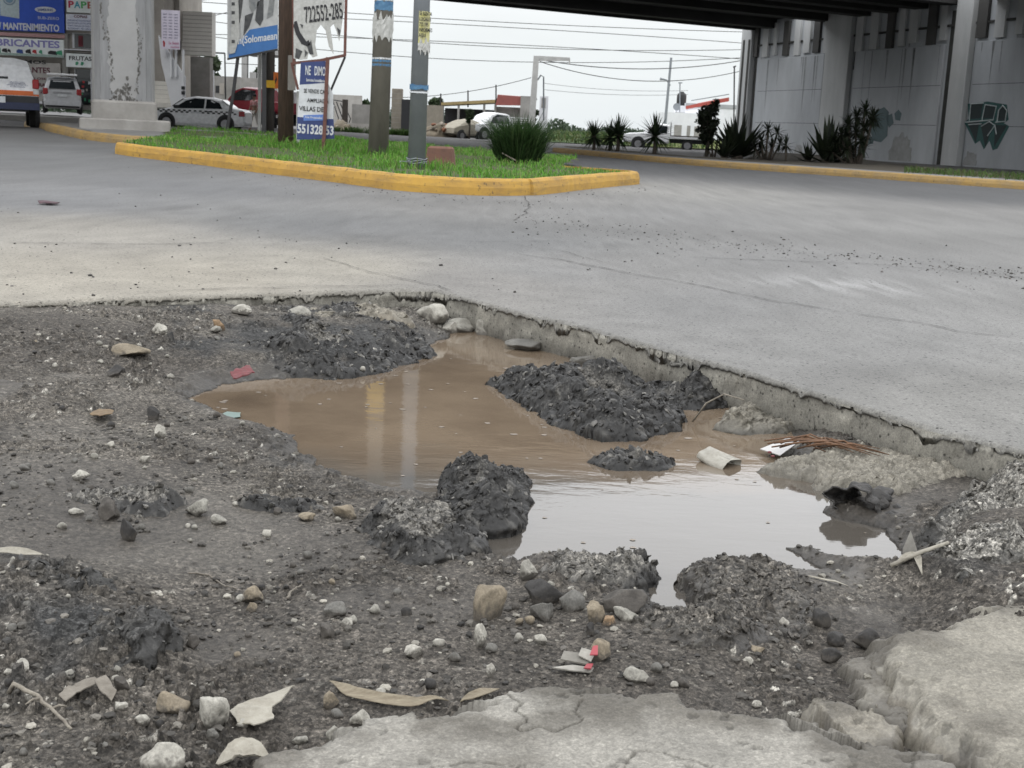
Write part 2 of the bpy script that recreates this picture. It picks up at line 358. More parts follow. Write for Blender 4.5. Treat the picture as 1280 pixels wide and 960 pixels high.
# --- mud terrain
tz = [ # px, py, z, rough, dark
 (0, 392, -.02, .7, .1), (100, 392, -.03, .8, .2), (250, 388, -.04, 1, .5), (400, 390, -.05, .8, .5), (500, 385, -.09, .7, .3), (560, 392, -.12, .6, .2), (100, 430, -.05, .7, .2), (250, 430, -.06, 1, .6),
 (380, 430, -.09, 1, .9), (0, 470, -.06, .4, 0), (150, 480, -.08, .6, .1), (240, 470, -.12, .8, .3), (100, 560, -.075, .5, .1), (0, 600, -.07, .4, .1), (0, 650, -.07, .2, 0), (100, 670, -.095, .15, 0),
 (60, 720, -.07, .6, .5), (0, 760, -.06, .7, .7), (130, 780, -.06, .8, .9), (60, 850, -.12, .9, .3), (150, 880, -.125, .9, .2), (300, 600, -.12, .6, .3), (230, 530, -.13, .7, .2), (200, 570, -.11, .6, .2),
 (250, 660, -.11, .35, .1), (330, 690, -.12, .3, .1), (400, 700, -.12, .5, .1), (300, 760, -.125, .8, .2), (290, 820, -.14, .12, 0), (400, 820, -.12, .8, .2), (250, 900, -.125, 1, .2), (100, 940, -.10, 1, .2), (420, 935, -.145, .6, .1), (340, 970, -.15, .5, .1),
 (360, 580, -.13, .8, .5), (450, 640, -.12, .7, .4), (480, 740, -.12, .25, .1), (560, 760, -.12, .4, .1), (600, 820, -.12, .7, .2), (700, 850, -.12, .7, .2), (660, 740, -.125, .8, .3), (500, 860, -.12, .9, .2), (800, 800, -.11, .8, .5),
 (850, 850, -.12, .7, .3), (900, 750, -.10, .7, .4), (1000, 740, -.125, .3, .1), (1080, 745, -.13, .35, .1), (1130, 775, -.175, .1, 0), (1040, 800, -.15, .7, .4), (1000, 850, -.14, .5, .2), (1200, 690, -.06, .8, .5),
 (1280, 640, -.04, .7, .4), (1100, 640, -.13, .4, .2), (1180, 640, -.12, .5, .2), (940, 890, -.14, .6, .2), (1100, 860, -.2, .6, .2), (1250, 740, -.08, .9, .5), (1400, 700, -.05, .8, .4),
 (700, 960, -.16, .5, .1), (1200, 900, -.16, .5, .1)]
TC = [tuple(G(x, y, z)[:2]) for x, y, z, r_, d_ in tz]; TV = [(z, r_, d_) for x, y, z, r_, d_ in tz]
TC += [(-6, 5), (-8, 2), (-3, 0), (3, 0), (6, 1)]; TV += [(-.05, .6, .2), (-.06, .6, .2), (-.1, .7, .2), (-.1, .7, .2), (-.05, .7, .3)]
puddle_px = [(238, 498), (270, 482), (340, 473), (430, 474), (480, 466), (520, 445), (545, 428), (575, 412), (640, 418), (720, 440), (800, 462), (880, 486), (945, 500), (985, 520), (1000, 545),
             (985, 560), (1000, 585), (1035, 602), (1052, 614), (1030, 640), (1065, 655), (1108, 660), (1125, 688), (1132, 706), (1065, 697), (1005, 686), (980, 690), (1042, 714), (990, 713), (935, 702),
             (865, 706), (848, 716), (868, 738), (870, 757), (838, 763), (812, 748), (808, 716), (760, 694), (700, 690), (660, 702), (600, 692), (588, 676), (600, 660), (600, 620), (545, 622), (490, 612),
             (440, 598), (390, 578), (363, 566), (370, 546), (330, 531), (268, 516)]
PUD = xy(puddle_px, WATER_Z)
C_MUD, C_DRY, C_ASP, C_PALE = np.array([.06, .0535, .0455]), np.array([.108, .098, .083]), np.array([.025, .0248, .024]), np.array([.3, .285, .25])
def terrain(X, Y, full=True):
    c = idw(X, Y, TC, TV, 3.4, .012); z, r, dk = c[..., 0], c[..., 1], c[..., 2]
    wx = X + .08 * (fbm(X * 9, Y * 9, 4, 2) - .5) + .016 * (fbm(X * 45, Y * 45, 3, 12) - .5); wy = Y + .10 * (fbm(X * 9, Y * 9, 4, 4) - .5) + .02 * (fbm(X * 45, Y * 45, 3, 14) - .5)
    d = poly_sd(wx, wy, PUD)
    patch = sstep(.45, .57, fbm(X * 3.6, Y * 3.6, 3, 19)); rr = r * (.18 + .82 * patch)
    z = z + .028 * (fbm(X * 2.6, Y * 2.6, 4, 21) - .5) + .03 * rr * (fbm(X * 11, Y * 11, 4, 23) - .5) + .006 * (fbm(X * 30, Y * 30, 3, 24) - .5)
    k1, a1 = crumbs(X, Y, .045, 31); k2, a2 = crumbs(X + .007 * vnoise(X * 60, Y * 60, 7), Y, .019, 33); k3, a3 = crumbs(X, Y, .009, 35)
    near = sstep(3.6, 2.2, Y)
    r1 = sstep(.5, .66, fbm(X * 6, Y * 6, 4, 37)) * rr
    z = z + .023 * r1 * np.clip(k1, 0, 2) ** 2 + rr * .015 * np.clip(k2, 0, 1.6) ** 1.7 + (.35 + .65 * rr) * .0042 * np.clip(k3, 0, 1.5) ** 2 * (.5 + .5 * near)
    out = -d
    shore = WATER_Z + .003 + .42 * out + .1 * out ** 2 * 4 + .012 * rr * np.clip(k2, 0, 1) - .004
    z = np.where(d > 0, np.minimum(z, WATER_Z - .012 - np.minimum(d * .5, .09)) + .004 * k2, np.minimum(np.maximum(z, WATER_Z + .002), np.maximum(shore, WATER_Z + .003)))
    z = np.where(Y > edge_y(X) + .012, -.33, z)
    if not full: return z
    n = fbm(X * 7, Y * 7, 5, 51); n2 = fbm(X * 1.5, Y * 1.5, 4, 53)
    mud = C_MUD * (.55 + .75 * n[..., None]); mud = mud + (C_DRY - C_MUD) * sstep(.5, .66, n2)[..., None] * .55
    dkm = np.clip(sstep(.36, .62, dk * .75 + .5 * (fbm(X * 8, Y * 8, 4, 55) - .35)), 0, 1)[..., None]
    col = mud * (1 - dkm) + (C_ASP * (.7 + 1.2 * n[..., None])) * dkm
    flk = (rr * np.clip(k2 * 1.3, 0, 1))[..., None]; col = col * (1 + flk * (a2[..., None] * 1.5 - .7))
    col = col * (.8 + .42 * a3[..., None])
    pale = ((a2 > .955) & (k2 > .35))[..., None] * np.clip(rr * 1.6, 0, 1)[..., None]; col = col * (1 - pale) + C_PALE * (.5 + .7 * a3[..., None]) * pale
    wet = np.clip(sstep(.16, .0, out) * .9 + .55 * sstep(.42, .22, rr) * sstep(.7, .4, r), 0, 1)
    col = col * (1 - .38 * sstep(.10, 0, out)[..., None]); col = np.clip(col, .008, .5)
    return z, np.concatenate([col, wet[..., None]], -1)
def terr_z(x, y): return float(terrain(np.array([x]), np.array([y]), False)[0])
def GT(x, y):
    z = -.1
    for _ in range(6):
        p = G(x, y, z); z = terr_z(p.x, p.y)
    return Vector((p.x, p.y, z))
def terrain_mesh():
    ud = np.linspace(-.47, .47, 1040); ux = .47 + np.cumsum(.003 * 1.12 ** np.arange(48)); u = np.concatenate([-ux[::-1], ud, ux])
    Yn = np.exp(np.linspace(math.log(1.2), math.log(6.9), 860)); Yb = np.linspace(-4, 1.15, 20); Yr = np.concatenate([Yb, Yn])
    U, Y = np.meshgrid(u, Yr); X = U * np.maximum(Y, 1.2)
    z, col = terrain(X, Y)
    buried = (Y > edge_y(X) + .14)[:-1, :-1]
    return np_mesh('mud_ground', np.stack([X, Y, z], -1).reshape(-1, 3), grid_quads(*X.shape, mask=~buried), True, col.reshape(-1, 4))
M_MUD = tone_mat('mud', .85, .38, 420.0, .7, .28, .4, 130, .4)
mud = link_mesh('mud_ground', terrain_mesh(), M_MUD); tag(mud, kind='structure')

# --- puddle: turbid brown water
def water_material():
    m, nt, b = mat_new('puddle_water'); L = nt.links
    tc = nd(nt, 'ShaderNodeTexCoord'); n = nd(nt, 'ShaderNodeTexNoise', Scale=2.6, Detail=8.0, Roughness=.62); L.new(tc.outputs['Object'], n.inputs['Vector'])
    far_brown = mixrgb(nt, ramp(nt, n.outputs[0], [(0.35, 0), (0.7, 1)]), (.185, .142, .1), (.12, .09, .063))
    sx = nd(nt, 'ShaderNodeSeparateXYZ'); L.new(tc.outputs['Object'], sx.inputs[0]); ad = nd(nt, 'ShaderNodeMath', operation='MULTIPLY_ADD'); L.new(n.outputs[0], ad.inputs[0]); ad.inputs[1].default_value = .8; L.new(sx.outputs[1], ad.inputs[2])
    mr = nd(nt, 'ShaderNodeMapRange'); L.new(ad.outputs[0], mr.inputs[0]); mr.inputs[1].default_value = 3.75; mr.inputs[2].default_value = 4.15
    L.new(mixrgb(nt, mr.outputs[0], (.078, .07, .06), far_brown), b.inputs['Base Color'])  # sky reflection's edge painted into the base colour: darker grey near, brown far
    b.inputs['Roughness'].default_value = .05; b.inputs['IOR'].default_value = 1.5; b.inputs['Specular IOR Level'].default_value = .52
    mp = nd(nt, 'ShaderNodeMapping'); mp.inputs['Scale'].default_value = (1, 2.2, 1); L.new(tc.outputs['Object'], mp.inputs[0])
    r = nd(nt, 'ShaderNodeTexNoise', Scale=5.0, Detail=5.0); L.new(mp.outputs[0], r.inputs['Vector'])
    bp = nd(nt, 'ShaderNodeBump', Strength=0.075, Distance=0.01); L.new(r.outputs[0], bp.inputs['Height']); L.new(bp.outputs[0], b.inputs['Normal'])
    return m
xs = [p[0] for p in PUD]; ys = [p[1] for p in PUD]
wb = MB(); wb.add([(min(xs) - .25, min(ys) - .15, WATER_Z), (max(xs) + .25, min(ys) - .15, WATER_Z), (max(xs) + .25, max(ys) + .3, WATER_Z), (min(xs) - .25, max(ys) + .3, WATER_Z)], [(0, 1, 2, 3)])
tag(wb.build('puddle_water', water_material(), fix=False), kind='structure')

# --- lumps: broken asphalt and concrete standing in and round the puddle
M_ASP = tone_mat('broken_asphalt', .65, .4, 380.0, .7, .35, .4, 120, .5)
M_CONC = tone_mat('broken_concrete', .88, .5, 300.0, .7, .3, .3, 95, .17)
def ico(n):
    bm = bmesh.new(); bmesh.ops.create_icosphere(bm, subdivisions=n, radius=1.0)
    v = np.array([x.co[:] for x in bm.verts]); f = np.array([[q.index for q in p.verts] for p in bm.faces]); bm.free(); return v, f
ICO = {n: ico(n) for n in (1, 2, 3, 4)}; ICO1 = ICO[1]
def chip_shape(seed):
    v = ICO1[0].copy(); rng = np.random.default_rng(seed)
    for _ in range(5):
        dd = rng.normal(size=3); dd /= np.linalg.norm(dd); s_ = v @ dd; v -= np.clip(s_ - rng.uniform(.4, .8), 0, None)[:, None] * dd
    return v * rng.uniform(.8, 1.2, (len(v), 1))
def lump(name, label, cat, px, z0, H, ew, res, pal, amp=.02, ac=.014, cs=.022, group=None, kind=None, prof='dome', mat=None, seed=0, warp=.03, tilt=(0, 0), skirt=.05, chips=1.0, mott=1.0):
    pts = [G(x, y, z0) for x, y in px]; xs = [p.x for p in pts]; ys = [p.y for p in pts]; ox, oy = sum(xs) / len(xs), sum(ys) / len(ys)
    gx = np.arange(min(xs) - .07, max(xs) + .07, res); gy = np.arange(min(ys) - .07, max(ys) + .07, res); X, Y = np.meshgrid(gx, gy)
    s = seed * 101
    wx = X + warp * 2 * (fbm(X * 7, Y * 7, 5, s + 1) - .5) + .012 * (fbm(X * 50, Y * 50, 2, s + 6) - .5); wy = Y + warp * 2 * (fbm(X * 7, Y * 7, 5, s + 3) - .5)
    d = poly_sd(wx, wy, [(p.x, p.y) for p in pts])
    if prof == 'slab': d = d + .05 * (cells(X, Y, .11, s + 7)[0] - .5) * sstep(.12, .0, np.abs(d)) + .02 * (cells(X, Y, .04, s + 8)[0] - .5)
    t = np.clip(d / ew, 0, 1)
    pr = np.sqrt(1 - (1 - t) ** 2) if prof == 'dome' else sstep(0, 1, t) ** .5
    if prof == 'dome': pr = pr * (.42 + 1.15 * sstep(.25, .75, fbm(X * 5.5, Y * 5.5, 4, s + 71)))
    k1, a1 = crumbs(X, Y, cs * 2.3, s + 31); k2, a2 = crumbs(X + .3 * cs * vnoise(X * 1.3 / cs, Y * 1.3 / cs, s), Y, cs, s + 33); k3, a3 = crumbs(X, Y, cs * .45, s + 35)
    f = fbm(X * 6, Y * 6, 5, s + 41); pin = sstep(0, .03, d)
    z = z0 + H * pr + pin * (amp * 2 * (f - .5) + ac * (1.15 * np.clip(k1, 0, 1.6) + .95 * np.clip(k2, 0, 1.6) + .4 * np.clip(k3, 0, 1.5))) + tilt[0] * (X - ox) * pr + tilt[1] * (Y - oy) * pr
    if prof == 'slab': sl = np.clip(4 * pr * (1 - pr), 0, 1) * (d > 0); z = z + sl * H * (1.3 * (fbm(X * 13, Y * 13, 4, s + 77) - .5) + .15 * (np.clip(k1, 0, 1.4) - .5))
    z = np.where(d < 0, z0 + d * 1.6, z)
    ca, cb, ct, tw = [np.array(c) if not isinstance(c, (int, float)) else c for c in pal]      # body, flakes, dusty top, share of top
    v = fbm(X * 9, Y * 9, 4, s + 51)[..., None]
    body = ca * (.65 + .7 * v); fl = sstep(.45, 1.0, a2)[..., None] * np.clip(k2, .25, 1)[..., None]; body = body * (1 - fl) + cb * (.5 + .9 * a3[..., None]) * fl
    top = (sstep(1.03 - tw, 1.25 - tw, t * .75 + .5 * fbm(X * 5, Y * 5, 4, s + 61)))[..., None]; colr = body * (1 - top) + ct * (1 + mott * (.45 * a2[..., None] - .25)) * (.72 + .56 * v) * (.85 + .3 * a3[..., None]) * top
    if kind:                                                        # paving: hairline cracks, mud trodden over the edges, worn patches
        cr = np.abs(fbm(X * 2.2 + 5, Y * 2.2, 5, s + 91) - .5); ck_ = sstep(.0035, .001, cr) * (d > .01); z = z - .008 * ck_; colr = colr * (1 - .4 * ck_[..., None])
        md = np.clip(sstep(.16, .0, d) * 1.1 * sstep(.35, .62, fbm(X * 9, Y * 9, 4, s + 93)) + .55 * sstep(.54, .7, fbm(X * 4, Y * 4, 5, s + 95)), 0, .85)[..., None]; colr = colr * (1 - md) + np.array([.085, .077, .064]) * (.8 + .4 * v) * md
        pit = (cells(X, Y, .016, s + 97)[0] > .93) * sstep(.45, .6, fbm(X * 6, Y * 6, 3, s + 98)); z = z - .003 * pit; colr = colr * (1 - .35 * pit[..., None])
    wet = np.clip(sstep(.05, 0, d) + sstep(WATER_Z + .05, WATER_Z + .015, z) * .9 + .45 * (1 - top[..., 0]), 0, 1)
    colr = np.clip(colr * (1 - .35 * sstep(WATER_Z + .03, WATER_Z, z))[..., None], .008, .6)
    keep = (d > -skirt); keep = keep[:-1, :-1] & keep[1:, 1:] & keep[1:, :-1] & keep[:-1, 1:]
    js = (.012 if prof == 'slab' else .03) * min(1, H / .05); X = X + js * (fbm((X + Y) * 28, z * 55, 3, s + 81) - .5); Y = Y + js * (fbm((X - Y) * 28, z * 55, 3, s + 83) - .5)      # broken, undercut faces
    Vt = np.stack([X - ox, Y - oy, z - z0], -1).reshape(-1, 3); q = grid_quads(*X.shape, mask=keep)
    used = np.unique(q); rm = np.full(len(Vt), -1); rm[used] = np.arange(len(used))
    V4, C4 = Vt[used], np.concatenate([colr, wet[..., None]], -1).reshape(-1, 4)[used]; q = rm[q]; T3 = np.concatenate([q[:, [0, 1, 2]], q[:, [0, 2, 3]]]); nsm = len(T3)
    if chips:                                                       # broken flakes standing out of the surface
        r = np.random.default_rng(s + 9); cand = np.flatnonzero((d > -.004).ravel()); area = len(cand) * res * res; n = int(min(6000, area / cs ** 2 * 1.7 * chips)); pick = r.choice(cand, n)
        dzx = np.gradient(z, res, axis=1).ravel()[pick]; dzy = np.gradient(z, res, axis=0).ravel()[pick]; P0 = Vt[pick]; tp = top.reshape(-1)[pick]; v0, f0 = ICO1; shp = [chip_shape(s + k) for k in range(14)]
        sz = cs * (.13 + .62 * r.random(n) ** 2.4); CV = np.empty((n, len(v0), 3)); CC = np.empty((n, len(v0), 4)); fx = np.clip(dzx, -1, 1) * .4 + r.normal(0, .4, n); fy = np.clip(dzy, -1, 1) * .4 + r.normal(0, .4, n); an = r.uniform(0, 6.28, n)
        for i in range(n):
            w3 = shp[i % 14] * sz[i] * [1, r.uniform(.5, .95), r.uniform(.3, .85)]; ca_, sa_ = math.cos(an[i]), math.sin(an[i]); lx = w3[:, 0] * ca_ - w3[:, 1] * sa_; ly = w3[:, 0] * sa_ + w3[:, 1] * ca_
            CV[i, :, 0] = lx + P0[i, 0]; CV[i, :, 1] = ly + P0[i, 1]; CV[i, :, 2] = w3[:, 2] + fx[i] * lx + fy[i] * ly + P0[i, 2] + sz[i] * .02
            base = cb * r.uniform(.6, 1.7) if r.random() < .16 else ca * r.uniform(.5, 2.2); CC[i, :, :3] = base * (1 - tp[i] * .8) + ct * r.uniform(.55, 1.15) * tp[i] * .8; CC[i, :, 3] = .55 - .3 * tp[i]
        T3 = np.concatenate([T3, (f0[None] + (np.arange(n) * len(v0))[:, None, None]).reshape(-1, 3) + len(V4)]); V4 = np.concatenate([V4, CV.reshape(-1, 3)]); C4 = np.concatenate([C4, CC.reshape(-1, 4)])
    me = np_mesh(name, V4, T3, True, C4)
    if chips: sm = np.ones(len(T3), bool); sm[nsm:] = False; me.polygons.foreach_set('use_smooth', sm)
    o = link_mesh(name, me, mat or M_ASP); o.location = (ox, oy, z0)
    return tag(o, label, cat, group, kind)
BLK = ((.017, .0163, .0152), (.085, .081, .073), (.09, .084, .073), .34)
BLKG = ((.02, .019, .0175), (.11, .105, .095), (.115, .108, .095), .55)
DRT = ((.04, .036, .031), (.1, .093, .08), (.075, .068, .058), .6)
CON = ((.105, .098, .082), (.19, .18, .155), (.16, .148, .122), .7)
TAN = ((.14, .122, .092), (.22, .2, .165), (.17, .156, .128), .85)
ga = 'broken asphalt lumps round the puddle'
lump('asphalt_chunk', 'large black asphalt chunk standing mid puddle beside the slab edge', 'asphalt chunk', [(604, 486), (650, 478), (720, 478), (800, 488), (880, 496), (938, 505), (900, 515), (860, 520), (842, 545), (800, 558), (745, 558), (700, 542), (645, 512)], -.165, .085, .32, .005, BLK, .026, .011, .022, ga, seed=1, warp=.055)
lump('asphalt_chunk', 'black gravelly asphalt mound at the far left shore of the puddle', 'asphalt mound', [(542, 446), (520, 459), (480, 471), (430, 477), (370, 475), (310, 471), (285, 456), (310, 432), (350, 412), (420, 404), (485, 402), (528, 416)], -.16, .085, .42, .0064, BLK, .03, .012, .027, ga, seed=2, warp=.07)
lump('asphalt_chunk', 'upright black asphalt chunk on the near shore between brown and bright water', 'asphalt chunk', [(528, 632), (548, 662), (585, 680), (640, 668), (666, 642), (664, 608), (625, 592), (568, 594)], -.155, .09, .2, .0036, BLK, .024, .010, .018, ga, seed=3, warp=.045)
lump('asphalt_chunk', 'flat asphalt piece with dusty grey top left of the upright chunk', 'asphalt chunk', [(424, 684), (470, 706), (520, 722), (584, 716), (606, 688), (575, 656), (520, 640), (458, 660)], -.145, .052, .12, .0034, BLKG, .02, .010, .018, ga, seed=4, warp=.05)
lump('asphalt_chunk', 'rounded grey topped asphalt block at the near end of the puddle', 'asphalt chunk', [(670, 724), (700, 744), (760, 752), (812, 745), (824, 727), (802, 714), (740, 708), (688, 712)], -.155, .055, .06, .003, BLKG, .016, .009, .017, ga, prof='slab', seed=5)
lump('asphalt_chunk', 'small low black asphalt islet in the middle of the puddle', 'asphalt chunk', [(728, 583), (770, 594), (822, 593), (850, 584), (820, 575), (770, 573)], -.16, .034, .1, .0038, BLK, .014, .012, .022, ga, seed=6)
lump('concrete_chunk', 'pale rough concrete lump in the water touching the slab face', 'concrete chunk', [(890, 541), (930, 548), (985, 548), (1013, 537), (1003, 526), (950, 521), (908, 526)], -.16, .06, .13, .0042, CON, .02, .011, .024, mat=M_CONC, seed=7, chips=.1)
lump('concrete_chunk', 'low grey concrete piece under the brown palm frond', 'concrete chunk', [(955, 574), (1020, 569), (1112, 574), (1118, 560), (1050, 552), (985, 556)], -.155, .042, .06, .0042, CON, .012, .008, .02, mat=M_CONC, seed=8, chips=.12)
lump('concrete_chunk', 'long tan concrete slab fragment lying along the slab face', 'concrete slab', [(945, 592), (1025, 608), (1058, 632), (1135, 636), (1195, 622), (1248, 606), (1244, 584), (1180, 576), (1080, 574), (990, 580)], -.155, .05, .09, .0038, ((.125, .112, .088), (.19, .174, .145), (.165, .153, .127), .85), .016, .010, .024, mat=M_CONC, prof='slab', seed=9, chips=.04, mott=.5)
lump('asphalt_chunk', 'wide flaky asphalt bank at the right edge right of the black rag', 'asphalt bank', [(1138, 704), (1165, 735), (1190, 768), (1280, 752), (1420, 720), (1420, 610), (1280, 604), (1215, 622), (1170, 655)], -.15, .08, .2, .0034, ((.024, .023, .021), (.15, .143, .128), (.155, .147, .13), .75), .03, .012, .02, ga, seed=10, warp=.05)
lump('dirt_bank', 'dark muddy bank between the puddle tip and the right paving slab', 'dirt bank', [(770, 800), (850, 838), (950, 838), (1005, 800), (1035, 752), (965, 722), (885, 716), (856, 738), (870, 775)], -.15, .045, .13, .003, DRT, .026, .009, .017, seed=11, warp=.05)
lump('asphalt_chunk', 'broad dark asphalt hump with undercut front at the left edge', 'asphalt mound', [(-80, 770), (30, 806), (105, 846), (200, 850), (228, 822), (200, 790), (130, 750), (40, 728), (-80, 735)], -.125, .055, .14, .003, ((.025, .024, .022), (.07, .068, .064), (.05, .046, .04), .5), .03, .010, .018, ga, seed=12, warp=.05)
lump('asphalt_chunk', 'thin dark asphalt crust strip behind the round brown stone', 'asphalt crust', [(68, 632), (120, 644), (200, 644), (234, 631), (200, 618), (120, 615)], -.1, .022, .07, .0038, BLKG, .014, .012, .022, ga, seed=13)
lump('asphalt_chunk', 'small crumbling dark crust beside the left puddle shore', 'asphalt crust', [(262, 553), (300, 559), (342, 551), (322, 540), (280, 540)], -.13, .02, .07, .0044, DRT, .012, .01, .02, ga, seed=14)
lump('asphalt_chunk', 'dark crumbly strip in front of the brown water at left', 'asphalt crust', [(282, 644), (340, 652), (408, 644), (385, 631), (310, 631)], -.13, .018, .07, .0036, BLK, .012, .01, .02, ga, seed=15)
lump('concrete_chunk', 'pale earth covered concrete behind the black gravelly mound', 'concrete chunk', [(365, 408), (440, 412), (518, 408), (508, 397), (440, 392), (390, 393)], -.09, .06, .12, .0065, TAN, .012, .008, .026, mat=M_CONC, seed=16, chips=.15)
M_SLAB = tone_mat('pavement_concrete', .88, .5, 260.0, .35, .4, .22, 190, .09)
SLB = ((.16, .15, .128), (.2, .19, .165), (.225, .214, .188), .95)
SLT = ((.135, .12, .095), (.19, .175, .145), (.195, .182, .152), .9)
lump('concrete_slab', 'long pale paving slab edge filling the bottom centre', 'paving slab', [(270, 985), (330, 955), (420, 926), (520, 906), (600, 892), (660, 872), (740, 864), (800, 876), (870, 884), (940, 900), (1010, 922), (1100, 945), (1190, 968), (1250, 1010), (1250, 1150), (200, 1150)], -.118, .024, .03, .0032, SLB, .010, .0012, .012, kind='structure', prof='slab', mat=M_SLAB, seed=21, warp=.05, skirt=.05, chips=.0, mott=.25)
lump('concrete_slab', 'thick tan paving slab corner at the lower right', 'paving slab', [(1330, 735), (1275, 745), (1200, 771), (1135, 800), (1090, 818), (1085, 850), (1100, 868), (1135, 885), (1170, 920), (1205, 950), (1260, 985), (1500, 1000), (1500, 735)], -.118, .030, .045, .003, SLT, .016, .0018, .014, kind='structure', prof='slab', mat=M_SLAB, seed=22, warp=.055, skirt=.06, chips=0, mott=.3)
lump('concrete_slab', 'lower worn concrete layer under the tan slab corner', 'paving slab', [(1040, 842), (1085, 832), (1110, 850), (1130, 880), (1170, 915), (1150, 925), (1105, 910), (1060, 885)], -.15, .022, .02, .003, SLT, .012, .003, .016, kind='structure', prof='slab', mat=M_SLAB, seed=23, chips=.06, mott=.4)
lump('concrete_slab', 'narrow tan concrete ridge between two paving slabs', 'paving slab', [(975, 895), (1020, 886), (1070, 900), (1110, 922), (1105, 938), (1060, 932), (1005, 912)], -.135, .022, .03, .003, TAN, .014, .003, .016, kind='structure', prof='slab', mat=M_SLAB, seed=24, chips=.06, mott=.4)
# ================================================================== STONES, GRAVEL, LITTER
def rock_shape(n, seed, cuts=9, rough=.16):
    v, f = ICO[n]; v = v.copy(); rng = np.random.default_rng(seed)
    for _ in range(cuts):
        d = rng.normal(size=3); d /= np.linalg.norm(d); lim = rng.uniform(.45, .82); s = v @ d
        v -= np.clip(s - lim, 0, None)[:, None] * d * .92
    r = 1 + rough * 2 * (n3(v * 1.6 + seed % 97, seed) - .5) + rough * .7 * (n3(v * 4.5 + 31, seed + 3) - .5) + rough * .3 * (n3(v * 11 + 7, seed + 5) - .5)
    return v * r[:, None], f
M_STONE = tone_mat('stone', .85, .4, 260.0, .45, .35, .28)
SC = {'w': (.33, .315, .275), 'p': (.24, .23, .2), 't': (.2, .168, .122), 'o': (.24, .165, .1), 'g': (.125, .12, .108), 'b': (.07, .063, .055), 'd': (.034, .032, .03), 'r': (.13, .05, .045)}
def stone(px, wpx, hpx, c, label, seed, group=None, name='stone', n=4, flat_=1.0, embed=.22, cuts=10):
    x, y = px; p = GT(x, y)
    if p.z < WATER_Z: p = G(x, y, WATER_Z - .004)
    k = p.y / F_PX * math.hypot(1, .2)
    w_, h_ = wpx * k, hpx * k * 1.04
    dep = w_ * .75 * flat_; hh = max(.28 * w_ * flat_, (h_ - .1 * dep) / (1 - embed) * 1.06)
    v, f = rock_shape(n, seed, cuts)
    v = v / (np.abs(v).max(0)) * np.array([w_ / 2, dep / 2, hh / 2 / (1 - embed / 2)])
    a = random.Random(seed).uniform(-.5, .5); ca, sa = math.cos(a), math.sin(a); v = np.stack([v[:, 0] * ca - v[:, 1] * sa, v[:, 0] * sa + v[:, 1] * ca, v[:, 2]], -1)
    lo = v[:, 2].min(); base = np.array(SC[c]); q = v / max(w_, 1e-4) * 6
    m = n3(q + 3, seed + 9)[:, None]; m2 = n3(q * 3.1, seed + 13)[:, None]
    col = base * (.72 + .5 * m) * (.82 + .36 * m2)
    dirt = sstep(.62, .40, (v[:, 2] - lo) / (hh + 1e-6) + .45 * (m2[:, 0] - .5))[:, None] * .8; col = col * (1 - dirt) + C_MUD * 1.1 * dirt
    me = np_mesh(name, v, f, True, np.concatenate([col, np.full((len(v), 1), .3 if c in 'dbg' else .1)], -1))
    o = link_mesh(name, me, M_STONE); o.location = (p.x, p.y + dep * .3, p.z + hh / 2 - embed * hh)
    return tag(o, label, 'stone', group)
gs = 'stones lying in the mud'
